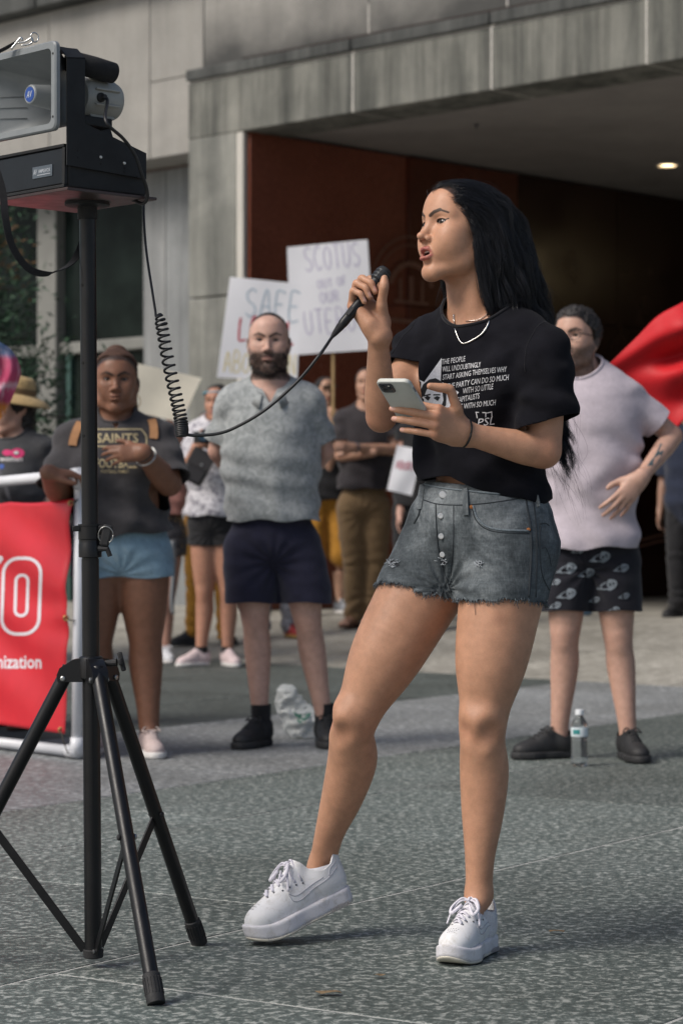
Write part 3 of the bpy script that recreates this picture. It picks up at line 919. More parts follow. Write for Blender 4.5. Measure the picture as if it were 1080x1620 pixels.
def seg_d(p, a, b):
    a = np.asarray(a, float); b = np.asarray(b, float); ba = b - a
    h = np.clip((p - a) @ ba / (ba @ ba), 0, 1)
    return np.linalg.norm(p - a - h[:, None] * ba, axis=1)
def face_colour(L, base, st):
    """colours that the face itself has: lips, brows, lash lines, beard; also painted shade inside nostrils and mouth. L: vertices in head coordinates"""
    n = len(L); c = np.tile(np.asarray(base, float), (n, 1))
    near = (np.abs(L[:, 1]) < .09) & (L[:, 2] > -.14) & (L[:, 2] < .14) & (np.abs(L[:, 0]) < .16)
    y = np.abs(L[:, 1]); x = L[:, 0]; z = L[:, 2]
    def put(m, col):
        m = (np.clip(m, 0, 1) * near)[:, None]
        c[:] = c * (1 - m) + np.asarray(col) * m
    base = np.asarray(base)
    # warmer cheeks, nose and ears
    q = np.stack([x, y, z], 1)
    put(.35 * (1 - sstep(.012, .034, np.linalg.norm((q - (.060, .036, -.018)), axis=1))), base * (1.12, .86, .84))
    put(.35 * (1 - sstep(.006, .016, np.linalg.norm((q - (.108, 0, -.022)), axis=1))), base * (1.1, .86, .84))
    if st.get('shade'): put(.4 * sstep(.06, .05, y) * (z < -.06) * (x > .02), base * .9)
    put(1 - sstep(.0036, .0058, np.linalg.norm((q - (.1025, .0074, -.0305)) * (1, 1, .85), axis=1)), (.05, .018, .014))  # shade inside the nostrils, painted dark
    o = st.get('mouth', 0)
    lip = np.minimum(np.minimum(seg_d(q, (.0985, .0, -.0465), (.0955, .012, -.0475)), seg_d(q, (.0955, .012, -.0475), (.0855, .0205, -.0535 - .3 * o)) + .001),
                     np.minimum(seg_d(q, (.0965, 0, -.0590 - o), (.0940, .011, -.0585 - o)), seg_d(q, (.0940, .011, -.0585 - o), (.0855, .0198, -.0545 - .45 * o)) + .001))
    put(1 - sstep(.0052, .0078, lip), st.get('lips', base * (.85, .55, .55)))
    if o > 0:
        ins = ((x - .099) / .026) ** 2 + (y / .0150) ** 2 + ((z + .053 + .5 * o) / (.0020 + .50 * o)) ** 2
        put((1 - sstep(1.15, 1.4, ins)) * sstep(.0925, .0905, x + y * .30), (.035, .010, .010))  # shade inside the open mouth, painted dark
    # beard
    if st.get('beard') is not None:
        b = st['beard']; col = np.asarray(st['beard_col'])
        m = sstep(-.018, -.040, z - .3 * np.maximum(0, .07 - x) + .0) * (x > -.005)
        mous = sstep(.0095, .0055, np.abs(z + .0395 + .25 * y) - .001) * (y < .030) * (x > .075)
        chk = sstep(.050, .030, x + .3 * (z + .05)) * 0
        m = np.maximum(m * sstep(.0052, .0085, lip), mous)
        nz = .5 + .5 * vnoise(L * 260)
        put(m * b * (.7 + .5 * nz), col)
    # eye brows and lashes
    bc = st.get('brow', (.02, .015, .012))
    bt = st.get('browt', 1.0)
    q2 = q.copy(); q2[:, 0] = 0; fr_ = x > .035
    bd = np.minimum(np.minimum(seg_d(q2, (0, .0105, .0300), (0, .0215, .0375)) - .0005, seg_d(q2, (0, .0215, .0375), (0, .0360, .0425)) - .0008), seg_d(q2, (0, .0360, .0425), (0, .0525, .0365)) + .0009)
    put((1 - sstep(.0022 * bt, .0042 * bt, bd)) * fr_ * st.get('browd', .9), bc)
    if st.get('liner', 0):
        ins = (q - (.0725, .0315, .0170)); r = np.linalg.norm(ins, axis=1)
        RRt = rot_z(8).T
        a = (q - (.0870, .0328, .0168)) @ RRt.T
        al = np.sqrt((a[:, 1] / .0138) ** 2 + (a[:, 2] / st.get('eye', .0052)) ** 2)
        m = (1 - sstep(1.15, 1.50, al)) * (r < .0178) * np.where(a[:, 2] > -.0008, 1, .35)
        put(m * st['liner'], (.006, .005, .005))
        if st['liner'] > .9:
            put((1 - sstep(.0008, .0020, seg_d(q2, (0, .0430, .0185), (0, .0525, .0225)))) * fr_, (.006, .005, .005))
    if st.get('scalp') is not None:     # short hair on the scalp, fn of head coordinates -> 0..1
        put(st['scalp'](L) * st.get('scalpd', .9), st['hair_col'])
    return c

def add_eyes(H, parent, look=(0, 0), ir=31):
    me = eye_mats()
    for y in (1, -1):
        o = H(.0722, .0315 * y, .0170); r = .0122 * H.s
        d = H.R @ nrm(V3(math.cos(R_(look[0])) , math.sin(R_(look[0])), math.tan(R_(look[1]))))
        m = MB(); n = 24
        prof = [(r * math.sin(t), r * math.cos(t)) for t in np.linspace(.001, math.pi - .001, n)]
        m.lathe(prof, o, d, 24, caps=False)
        e = m.build('eye', me, parent, smooth=True, auto=0)
        for p in e.data.polygons:
            c = np.mean([np.array(e.data.vertices[v].co) for v in p.vertices], 0) - o
            a = math.degrees(math.acos(np.clip(nrm(c) @ d, -1, 1)))
            p.material_index = 2 if a < 13 else (1 if a < ir else 0)

FING = {'i': ((.088, .0275, .000), (.043, .026, .020), .0088), 'm': ((.092, .0090, .003), (.047, .030, .021), .0090),
        'r': ((.087, -.0095, .002), (.044, .028, .021), .0086), 'l': ((.078, -.0265, -.002), (.035, .021, .019), .0076)}
def hand_prims(wr, x, z, y, sc, curl, spread=(6, 1, -4, -10), thumb=None, thumbw=None, kf=.0045, rw=.024, th=1.0):
    """wr wrist; x to the fingers, z the back of the hand, y the thumb side (re-orthogonalised);
    curl: per finger (3 angles); thumb: 3 points in hand coordinates"""
    x = nrm(x); z = nrm(z - x * np.dot(z, x)); yy = np.cross(z, x); yy = yy if yy @ np.asarray(y) > 0 else -yy
    f = Fr(wr, np.stack([x, yy, z], 1), sc); A = []; nails = []
    q = lambda a, b, ra, rb, k: A.append(cap(f(*a), f(*b), ra * sc, rb * sc, k * sc, tag='hand'))
    q((-.012, .008, 0), (.012, .011, 0), rw * .80, .019, .02); q((-.012, -.008, 0), (.012, -.010, 0), rw * .80, .018, .02)
    for n_, (b, L, r) in FING.items():
        q((.010, b[1] * .55, -.001), (b[0] - .006, b[1] * .98, b[2] - .002), .0150, .0118, .014)
    q((.020, .020, -.010), (.055, .026, -.010), .0150, .0100, .014)
    q((.020, -.018, -.010), (.055, -.022, -.009), .0130, .0100, .014)
    for i, n_ in enumerate('imrl'):
        b, L, r = FING[n_]; p = np.array(b); a = 0; sp = R_(spread[i]); fp = [f(*p)]; fr_ = [r * 1.06 * th * sc]
        for j in range(3):
            a += R_(curl[i][j])
            d = V3(math.cos(a) * math.cos(sp), math.cos(a) * math.sin(sp), -math.sin(a))
            e = p + d * L[j]
            r0 = r * (1.04, .96, .88)[j] * th; r1 = r * (.98, .90, .78)[j] * th
            for u_, rr_ in ((.5, lerp(r0, r1, .5) * .98), (1, r1 * (1.03 if j < 2 else 1))): fp.append(f(*lerp(p, e, u_))); fr_.append(rr_ * sc)
            if j == 2:
                nz = V3(math.sin(a) * math.cos(sp), math.sin(a) * math.sin(sp), math.cos(a))
                nails.append((f(*(e - d * .004 + nz * r1 * .80)), f.R @ d, f.R @ nz, r1 * sc))
            p = e
        A.append(limb(fp, fr_, kf * sc, tag='hand', n=3))
    if thumbw is not None: thumb = [tuple(f.loc(p_)) for p_ in thumbw]
    if thumb is None: thumb = ((.052, .046, -.020), (.078, .058, -.026), (.100, .062, -.030))
    t0 = (.018, .020, -.008); pts = [t0] + list(thumb)
    q(pts[0], lerp(np.array(pts[0]), np.array(pts[1]), .9), .0155 * th, .0122 * th, .012)
    A.append(limb([f(*p_) for p_ in (lerp(np.array(pts[0]), np.array(pts[1]), .6), pts[1], lerp(np.array(pts[1]), np.array(pts[2]), .5), pts[2], lerp(np.array(pts[2]), np.array(pts[3]), .5), pts[3])],
             [r_ * th * sc for r_ in (.0122, .0116, .0102, .0106, .0100, .0076)], .005 * sc, tag='hand', n=2))
    d = nrm(np.array(pts[3]) - pts[2])
    return A, nails, f
RELAX = [(18, 22, 14), (22, 26, 16), (26, 28, 18), (30, 28, 18)]
FIST = [(62, 82, 45), (66, 86, 48), (68, 88, 50), (66, 86, 50)]
FLAT = [(6, 8, 5), (6, 8, 5), (8, 8, 5), (10, 8, 5)]

def torso_prims(Np, C, Wp, Pv, f, L, sz, shl, shr, k=.06):
    """Np neck base, C chest, Wp waist, Pv pelvis centres; sz: (depth, half width, half height) of chest, waist, pelvis"""
    U = V3(0, 0, 1); A = []
    up = nrm(Np - Pv)
    L = nrm(L); f2 = nrm(f - up * (f @ up)); l2 = np.cross(up, f2)
    R = np.stack([f2, l2, up], 1)
    A.append(ell(C, sz['chest'], R, k, tag='torso'))
    A.append(ell(Wp, sz['waist'], R, k * 1.3, tag='torso'))
    A.append(ell(Pv, sz['pelvis'], np.stack([f, L, U], 1), k * 1.3, tag='torso'))
    r = sz.get('sh', .056)
    A.append(cap(shl + 0 * U, lerp(shl, C + up * .10, .6), r, r * 1.15, k, tag='torso'))
    A.append(cap(shr + 0 * U, lerp(shr, C + up * .10, .6), r, r * 1.15, k, tag='torso'))
    tr = sz.get('trap', .045)
    A.append(cap(Np + up * .03 - f * .012, lerp(Np, shl, .62) + up * .012, tr * .9, tr * .75, k * .8, tag='torso'))
    A.append(cap(Np + up * .03 - f * .012, lerp(Np, shr, .62) + up * .012, tr * .9, tr * .75, k * .8, tag='torso'))
    for c, rr in sz.get('extra', []):
        A.append(ell(C + R @ np.array(c), rr, R, k * .6, tag='torso'))
    return A, R
def leg_prims(hip, knee, ank, f, rh=.088, rt=.078, rk=.052, rc=.054, ra=.030, tag='leg', back=.014):
    """thigh, knee cap, calf that bulges behind, shin"""
    f = nrm(f); b = nrm(ank - knee)
    A = [limb([hip, lerp(hip, knee, .30) + f * .006, lerp(hip, knee, .62) + f * .006, lerp(hip, knee, .86), lerp(knee, ank, .02)],
              [rh, (rh + rt) / 2, rt * .97, rk * 1.16, rk * .95], .03, tag=tag + '_thigh')]
    A.append(limb([lerp(hip, knee, .93), lerp(knee, ank, .10) - f * back * .3, lerp(knee, ank, .28) - f * back, lerp(knee, ank, .52) - f * back * .75, lerp(knee, ank, .78) - f * back * .1, ank],
              [rk * .97, rk * .98, rc, rc * .86, ra * 1.14, ra], .012, tag=tag + '_shank'))
    A.append(cap(knee + f * rk * .38 - b * .010, knee + f * rk * .34 + b * .028, rk * .52, rk * .42, .035, tag=tag + '_shank'))
    return A
def arm_prims(sh, el, wr, rs=.046, rb=.041, re=.034, rf=.036, rw=.022, tag='arm', side=None):
    A = [limb([sh, lerp(sh, el, .35), lerp(sh, el, .7), el], [rs, rb * 1.03, rb * .95, re], .03, tag=tag + '_upper')]
    A += [limb([lerp(sh, el, .97), lerp(el, wr, .08), lerp(el, wr, .26), lerp(el, wr, .62), wr], [re * .96, re, rf, (rf + rw) * .5, rw], .012, tag=tag + '_fore')]
    return A
def foot_prims(ank, toe, up=(0, 0, 1), r=.03, tag='foot'):
    d = nrm(toe - ank)
    return [cap(ank, lerp(ank, toe, .5), r, r * .9, .03, tag=tag), cap(lerp(ank, toe, .5), toe, r * .9, r * .7, .02, tag=tag),]
def pick(prims, *tags): return [p for p in prims if any(p.tag.startswith(t) for t in tags)]

# ------------------------------------------------------------------ hair as real strands
def hair_mat(name, c, rough=.3, spec=.5):
    if name in _mats: return _mats[name]
    t = NT(name)
    i = t.add('ShaderNodeHairInfo')
    lo = tuple(x * .6 for x in c); hi = tuple(x * 1.5 for x in c)
    t.set(Base_Color=t.ramp(i.outputs['Random'], [(0, lo), (1, hi)]), Roughness=rough)
    t.b.inputs['Specular IOR Level'].default_value = spec
    t.b.inputs['Anisotropic'].default_value = .6
    _mats[name] = t.m
    return t.m
def strands(name, pts, rad, mat, parent):
    """pts (n, m, 3) -> one hair curves object"""
    n, m, _ = pts.shape
    hc = bpy.data.hair_curves.new(name)
    hc.add_curves([m] * n)
    hc.points.foreach_set('position', np.ascontiguousarray(pts, np.float32).ravel())
    prof = np.interp(np.linspace(0, 1, m), [0, .7, 1], [1, .9, .25]) * rad
    hc.points.foreach_set('radius', np.tile(prof, n).astype(np.float32))
    hc.materials.append(mat)
    return link(name, hc, parent)
def scalp_roots(H, n, mask, rng):
    """n points on the skull where mask(head coordinates) > random"""
    out = []
    while sum(map(len, out)) < n:
        d = rng.normal(size=(n * 2, 3)); d /= np.linalg.norm(d, axis=1)[:, None]
        p = np.array((-.012, 0, .044)) + d * (.097, .074, .081)
        out.append(p[rng.rand(len(p)) < mask(p)])
    return np.concatenate(out)[:n], None
def grad(prims, p, e=.002):
    d0 = field(prims, p)
    g = np.stack([field(prims, p + np.eye(3)[i] * e) - d0 for i in range(3)], 1)
    return d0, g / (np.linalg.norm(g, axis=1)[:, None] + 1e-9)
def grow(H, roots, dirs, solidp, steps, step, keep, pull, rng, wave=(0, 30), clump=None, stiff=.82, noise=.1):
    """strands that start along dirs, are bent by pull(points, t) and slide over the solid; keep = distance held from it"""
    p = np.array([H(*r) for r in roots]); v = dirs.copy(); out = [p.copy()]
    n = len(p)
    for i in range(steps):
        t = (i + 1) / steps
        v = v * stiff + pull(p, t) * (1 - stiff) + rng.normal(size=p.shape) * noise * .12
        v /= np.linalg.norm(v, axis=1)[:, None] + 1e-9
        p = p + v * step[:, None]
        d, g = grad(solidp, p)
        k = np.maximum(keep * min(1, .25 + t * 2.5) - d, 0)
        p = p + g * k[:, None]
        vn = (v * g).sum(1)
        m = (k > 0) & (vn < 0)
        v[m] = v[m] - g[m] * vn[m][:, None]
        out.append(p.copy())
    P_ = np.stack(out, 1)
    if clump is not None:
        amt, nc = clump
        c = rng.choice(n, nc, replace=False)
        mid = P_[:, steps // 3]
        lab = np.argmin(((mid[:, None] - mid[c][None]) ** 2).sum(2), 1)
        w = amt * sstep(.1, .9, np.linspace(0, 1, steps + 1))
        off = P_ - P_[c][lab]
        P_ = P_ - off * w[None, :, None]
        if wave[0] > 0:
            ph = rng.rand(nc) * 6.28; dv = rng.normal(size=(nc, 3)); fr = wave[1] * (.8 + .4 * rng.rand(nc))
            s = np.linspace(0, 1, steps + 1)[None]
            L = np.cumsum(np.concatenate([np.zeros((n, 1)), np.linalg.norm(np.diff(P_, axis=1), axis=2)], 1), 1)
            P_ = P_ + (np.sin(L * fr[lab][:, None] + ph[lab][:, None]) * wave[0] * sstep(.15, .6, s))[:, :, None] * dv[lab][:, None]
    return P_

def children(G, m, rng, spread):
    """m strands round each guide, drifting a little apart along the way"""
    n, k, _ = G.shape
    t = np.linspace(0, 1, k)[None, :, None]
    o = rng.normal(size=(n, m, 1, 3)) * spread; o2 = rng.normal(size=(n, m, 1, 3)) * spread * .8
    ph = rng.rand(n, m, 1, 1) * 6.28
    C = G[:, None] + o * (1 - .55 * t[None]) * .9 + o2 * np.sin(t[None] * 5 + ph) * np.minimum(1, t[None] * 3)
    C[:, 0] = G
    return C.reshape(n * m, k, 3)
# ------------------------------------------------------------------ the speaker
def build_speaker():
    root = empty('person', P(640, 1520, 5.12) * (1, 1, 0), 'woman with long black hair and denim cutoffs speaking into a microphone', 'person')
    skin = np.array((.49, .268, .170))
    f = V3(-math.sin(R_(40)), -math.cos(R_(40)), 0); L = np.cross((0, 0, 1), f); U = V3(0, 0, 1)
    H = Fr(P(729, 377, 5.12), yawR(58, 9, 2), .908)
    C = P(770, 598, 5.15); Wp = P(768, 735, 5.15); Pv = P(758, 846, 5.15)
    Np = P(762, 512, 5.15)
    shR = P(668, 547, 5.25); shL = P(860, 558, 5.035)
    elR = P(602, 662, 5.09); wrR = P(588, 523, 5.0)
    elL = P(861, 716, 5.01); wrL = P(732, 685, 4.945)
    hipR = P(708, 866, 5.205); hipL = P(806, 866, 5.10)
    knR = P(558, 1138, 5.155); anR = P(510, 1366, 5.315)
    knL = P(762, 1146, 5.05); anL = P(757, 1416, 5.08)
    sz = dict(chest=(.094, .132, .150), waist=(.082, .112, .130), pelvis=(.098, .137, .105), sh=.046, trap=.034,
              extra=[((.062, .070, -.015), (.052, .056, .055)), ((.062, -.070, -.015), (.052, .056, .055))])
    A, TR = torso_prims(Np, C, Wp, Pv, f, L, sz, shL, shR, .06)
    for s_ in (1, -1):
        A.append(ell(Pv - f * .055 + L * .060 * s_ - U * .035, (.075, .078, .085), np.stack([f, L, U], 1), .05, tag='torso'))
    # neck
    n0 = H(-.022, 0, -.060)
    A += [cap(H(-.020, 0, -.035), lerp(n0, Np, .55) , .045, .043, .03, tag='neck'), cap(lerp(n0, Np, .55), Np - U * .03, .043, .058, .03, tag='neck')]
    for y in (1, -1):   # neck tendons
        A.append(cap(H(-.012, .052 * y, -.055), Np + f * .048 + L * .016 * y - U * .012, .012, .010, .03, tag='neck'))
    A.append(cap(Np + f * .050 + L * .02 - U * .018, lerp(Np, shL, .75) + f * .045 + U * .006, .010, .008, .025, tag='neck'))
    A.append(cap(Np + f * .050 - L * .02 - U * .018, lerp(Np, shR, .75) + f * .045 + U * .006, .010, .008, .025, tag='neck'))
    st = dict(scalp=lambda p: hl(p - np.array((0, 0, .013))), hair_col=(.010, .010, .013), eye=.0056, mouth=.0095, lips=(.36, .115, .10), brow=(.018, .012, .010), browd=.93, liner=1.0, browt=1.0)
    A += head_prims(H, brow=.8, eye=.0056, mouth=.0095, lips=.88, chin=1.03, nose=1.08, jaw=.93)
    for y in (1, -1): A.append(ell(H(.045, .0410 * y, -.026), np.array((.024, .020, .028)) * H.s, H.R, .030, tag='head'))
    fR = nrm(V3(-.80, -.60, 0)); fL = nrm(V3(-.35, -.94, 0))
    A += leg_prims(hipR, knR, anR, fR, .097, .080, .048, .0535, .0285, 'legR', .022)
    A += leg_prims(hipL, knL, anL, fL, .097, .079, .048, .0515, .0275, 'legL', .022)
    # right hand round the microphone
    MA = nrm(P(611, 433, 5.03) - P(541, 520, 4.99))     # along the microphone towards its head
    def right_hand(w):
        g0 = P(580, 465, 5.0)
        return hand_prims(w, V3(-.50, .30, .80), V3(-.60, .74, -.15), V3(.8, .3, .4), .96, [(56, 86, 44), (58, 88, 46), (60, 90, 48), (62, 86, 48)],
                            spread=(5, 1, -3, -7), thumbw=[g0 + V3(.030, -.010, -.022), g0 + V3(.035, -.024, .010), g0 + V3(.036, -.020, .030)])
    G0 = P(579, 466, 5.0)
    hfR = right_hand(wrR)[2]
    wrR = wrR + (G0 - hfR(.080, .002, -.030)) * (1, 1, 1)
    hp, nailsR, hfR = right_hand(wrR)
    A += hp
    mid_grip = G0
    # left hand under the telephone
    hp, nailsL, hfL = hand_prims(wrL, V3(-.66, -.62, .24), V3(.74, -.66, -.10), (-.1, .2, 1), .96, [(52, 14, 8), (50, 14, 8), (50, 16, 10), (50, 18, 12)],
                            spread=(-1, -1, -2, -4), thumbw=[P(722, 645, 4.915), P(711, 616, 4.90), P(680, 611, 4.89)])
    A += hp
    for kn_, an_, ff in ((knR, anR, fR), (knL, anL, fL)):      # hollows beside and under the knee caps
        b_ = nrm(an_ - kn_); sd_ = np.cross(ff, b_)
        for sg in (1, -1): A.append(ell(kn_ + ff * .050 + sd_ * .034 * sg + b_ * .018, (.013, .013, .013), None, .035, 's', 'legx'))
        A.append(ell(kn_ + ff * .060 + b_ * .046, (.010, .010, .010), None, .035, 's', 'legx'))
        A.append(ell(kn_ + ff * .066 - b_ * .050, (.010, .010, .010), None, .035, 's', 'legx'))
    A += arm_prims(shR, elR, wrR, .044, .037, .030, .0325, .0195, 'armR')
    A += arm_prims(shL, elL, wrL, .046, .041, .033, .035, .0212, 'armL')
    # feet inside the shoes
    toR = P(415, 1462, 5.24); toL = P(722, 1490, 4.95)
    A += [cap(anR, lerp(anR, toR, .42) - U * .030, .026, .014, .02, tag='foot'), cap(anL, lerp(anL, toL, .40) - U * .030, .025, .014, .02, tag='foot')]
    def hl(p):      # hair line in head coordinates: forehead, temple, behind the ear, nape
        x, y, z = p[:, 0], np.abs(p[:, 1]), p[:, 2]
        front = np.interp(x, [-.10, -.045, -.012, .010, .030, .058, .075, .09], [-.06, -.050, -.012, -.010, .014, .050, .074, .095])
        return sstep(-.004, .006, z - front)
    fine = [(ball_plane(H(-.02, 0, -.115), H.R[:, 2] + .25 * H.R[:, 0], H.o, .24), HRES * .55),
            (ball_plane(lerp(wrR, elR, .06), wrR - elR, hfR(.08, 0, 0), .14), HRES * .72),
            (ball_plane(lerp(wrL, elL, .06), wrL - elL, hfL(.08, 0, 0), .14), HRES * .72)]
    V, Q = polygonise_fine(A, HRES * 1.35, fine)
    col = np.tile(skin, (len(V), 1))
    Lh = H.loc(V)
    m = (np.linalg.norm(Lh - (0.02, 0, 0), axis=1) < .17)
    col[m] = face_colour(Lh[m], skin, st)
    # knuckles, elbows, knees a touch redder
    for c, r in ((knR, .05), (knL, .05), (elL, .05), (elR, .05)):
        w = (.55 * (1 - sstep(r * .4, r * 1.25, np.linalg.norm(V - c, axis=1))))[:, None]
        col = col * (1 - w) + w * skin * (.86, .70, .68)
    for hf in (hfR, hfL):
        for n_, (b, LL, r) in FING.items():
            w = (.35 * (1 - sstep(.006, .016, np.linalg.norm(V - hf(*b), axis=1))))[:, None]
            col = col * (1 - w) + w * skin * (1.0, .74, .70)
    for nl in (nailsR, nailsL):
        for c, d, nz, r in nl:
            q = V - c
            u = q @ d; v = q @ np.cross(nz, d); w_ = q @ nz
            mk_ = ((u / (r * 1.05)) ** 2 + (v / (r * .72)) ** 2 < 1) & (w_ > -r * .35) & (w_ < r)
            col[mk_] = (.56, .33, .27)
    # small bruises and marks on the legs
    rng = np.random.RandomState(5)
    for c, r, a in ((P(790, 978, 4.98), .012, .35), (P(515, 1240, 5.15), .010, .3), (P(534, 1195, 5.12), .010, .2), (P(575, 1010, 5.08), .008, .15)):
        w = (a * (1 - sstep(.2, 1, np.linalg.norm(V - c, axis=1) / (r * 2.2))))[:, None]
        col = col * (1 - w) + w * skin * (.5, .42, .45)
    add_eyes(H, root, look=(14, 1))
    t = MB()
    for i in range(8):
        y = (i - 3.5) * .0052
        t.box(H(.0890 - 9 * y * y, y, -.0505), np.array((.0022, .0025, .0035)) * H.s, H.R, .0008)
    t.build('teeth', TEETH, root)

    # ---- t-shirt
    hem = Wp - U * .028
    tb = [inflate(p, .010) for p in A if p.tag in ('torso',)]
    Pc = C - U * .17 + f * .004
    tb.append(ell(Pc - L * .016, (.113, .144, .19), np.stack([f, L, U], 1), .06, tag='torso'))
    tb.append(ell(C - U * .245 - L * .014, (.104, .130, .095), np.stack([f, L, U], 1), .05, tag='torso'))
    def sleeve(sh, el, r0, r1, tg):
        e = lerp(sh, el, .80)
        return [limb([sh, lerp(sh, e, .5), e], [r0, lerp(r0, r1, .6), r1], .022, tag=tg)]
    slv = sleeve(shL - U * .006, elL, .054, .0655, 'slv') + sleeve(shR - U * .004, elR, .053, .059, 'slv')
    tors = list(tb)
    tb += slv
    tb.append(cap(Np + f * .01 - U * .030, Np + L * .01 - U * .06, .078, .088, .05))
    VT, QT = polygonise(tb, .0045, relax=2)
    aL = nrm(elL - shL); aR = nrm(elR - shR)
    hL = P(870, 666, 4.99); hR = P(641, 574, 5.17)
    nk = Np + f * .008 + L * .014
    kn = nrm(U * .85 + f * .50)
    def cutf(v):
        dL = (v - hL) @ nrm(V3(.26, -.10, -.96)); dR = (v - hR) @ nrm(V3(-.37, -.30, -.93))
        gS = field(tors, v) + .004 - field(slv, v); la = (v - C) @ L
        q = v - nk
        rr = np.linalg.norm(q - (q @ kn)[:, None] * kn, axis=1)
        ring = np.where(v[:, 2] > C[2] + .03, .0800 - rr, -1)
        low = (hem[2] + .005 * np.sin((v @ L) * 30) + .004 * np.sin((v @ f) * 55) - .055 * np.clip(((v - C) @ L) / .15, 0, 1) - v[:, 2])
        o = np.maximum(ring, low)
        o = np.maximum(o, np.where(la > 0, np.minimum(dL, gS), -1))
        return np.maximum(o, np.where(la < 0, np.minimum(dR, gS), -1))
    # folds: pulled from the chest to the waist, gathered at the knotted hem, creases round the sleeves
    N = normals(VT, QT)
    lx = (VT - C) @ L; fz = VT[:, 2] - C[2]; ff = (VT - C) @ f
    g = sstep(-.02, -.25, fz)
    w1 = np.sin(lx * 62 + fz * 16 + 1.8 * vnoise(VT * 6)) * (.35 + .65 * sstep(.06, -.12, lx)) * sstep(.12, .02, fz)
    w2 = fbm(VT * (9, 9, 16) + 3, 3)
    w3 = np.sin(fz * 70 + 1.4 * lx * 40 + 2 * vnoise(VT * 9)) * g
    arm = sstep(.13, .17, np.abs(lx))
    w4 = np.sin(fz * 85 + lx * 30 + 2.5 * vnoise(VT * 10)) * arm
    w5 = np.sin((lx * .8 - fz * .9) * 58 + 2.2 * vnoise(VT * 7)) * sstep(.0, .09, lx) * sstep(.10, .0, fz) * (1 - arm)
    w6 = np.sin((lx * 1.0 + fz * .55) * 50 + 2.2 * vnoise(VT * 7 + 4)) * sstep(.02, -.08, lx) * (1 - arm)
    VT = VT + N * (.0048 * w1 + .0062 * w2 + .0060 * w3 + .0044 * w4 + .0042 * w5 + .0048 * w6)[:, None]
    VT, TT = clip(VT, QT, cutf)
    V = tuck(V, normals(V, Q), tb, cutf, .010, lambda v: (v[:, 2] < Np[2] + .02) & (v[:, 2] > Wp[2] - .06) & (np.minimum(np.linalg.norm(v - hfL(.08, 0, 0), axis=1), np.linalg.norm(v - hfR(.08, 0, 0), axis=1)) > .13) & (field(pick(A, 'armL_fore', 'armR_fore'), v) > .006))
    SH = cloth('tshirt_black', (.0075, .0075, .0105), 700, .35, 14, .95, bump=.3, sheen=.02)
    [n for n in SH.node_tree.nodes if n.type == 'BSDF_PRINCIPLED'][0].inputs['Specular IOR Level'].default_value = .12
    sh = mk('t_shirt', VT, TT, SH, root); solid(sh, .003)
    bvh = BVHTree.FromPolygons([Vector(v) for v in VT], [tuple(map(int, t)) for t in TT])
    # collar rib and hems as raised bands along the cut edges
    rib = MB()
    e2 = {}
    for t in TT:
        for a, b in ((t[0], t[1]), (t[1], t[2]), (t[2], t[0])): e2[(min(a, b), max(a, b))] = e2.get((min(a, b), max(a, b)), 0) + 1
    bd = np.array([k for k, n in e2.items() if n == 1])
    adj = {}
    for a, b in bd: adj.setdefault(a, []).append(b); adj.setdefault(b, []).append(a)
    seen = set(); loops = []
    for s0 in adj:
        if s0 in seen: continue
        lp = [s0]; seen.add(s0); cur = s0
        while True:
            nx = [x for x in adj[cur] if x not in seen]
            if not nx: break
            cur = nx[0]; seen.add(cur); lp.append(cur)
        if len(lp) > 30: loops.append(lp)
    for lp in loops:
        pts = VT[lp]
        c = pts.mean(0)
        if c[2] > C[2] + .03 and abs((c - C) @ L) < .09:
            k = max(1, len(pts) // 90)
            pp = np.array([pts[np.arange(i - 4, i + 5) % len(pts)].mean(0) for i in range(0, len(pts), k)])
            rib.tube(list(pp) + [pp[0]], .0036, 8)
    if rib.V: rib.build('collar', cloth('rib_black', (.008, .008, .011), 500, .2, 60, .95), sh, smooth=True, auto=0)
    for i_ in (1,):   # shoulder seams
        for s_, s0, e0 in ((1, shL, elL), (-1, shR, elR)):
            pts = []
            for a in np.linspace(-.2, math.pi + .2, 26):
                dirv = nrm(U * math.sin(a) + f * math.cos(a) + L * s_ * .15)
                hit = bvh.ray_cast(Vector(lerp(Np, s0, .93) - U * .035 + dirv * .16), Vector(-dirv), .15)
                if hit[0]: pts.append(np.array(hit[0]) + np.array(hit[1]) * .0003)
            if len(pts) > 4: MB().tube(pts, .0011, 6).build('seam', cloth('rib_black', (0, 0, 0)), sh, smooth=True, auto=0)

    # ---- print on the shirt: white lettering and emblem laid on the cloth
    INK = plain('print_white', (.60, .60, .62), .8, var=.15, scale=250)
    INKB = plain('print_black', (.012, .012, .014), .85)
    vd = V3(0, -1, 0)
    def lay(name, polys, mat, par, off=.0010, Y=4.6):
        """polygons in picture-plane metres at the chest, dropped on the shirt along the view of the chest"""
        V_, F_ = [], []
        for V2, Fs in polys:
            b = len(V_)
            ok = True; tmp = []
            for x, z in V2:
                o_ = V3(x, Y, z)
                h = bvh.ray_cast(Vector(o_), Vector((0, 1, 0)), 1.2)
                tmp.append(None if h[0] is None else np.array(h[0]) + V3(0, -off, 0))
            if any(t_ is None for t_ in tmp): continue
            V_ += tmp; F_ += [tuple(i + b for i in fc) for fc in Fs]
        if V_: return mk(name, np.array(V_), F_, mat, par, smooth=False)
    Yc = 5.04
    X = lambda px: (px - CXP) / FPX * Yc
    Z = lambda py: CH + (HZ - py) / FPX * Yc
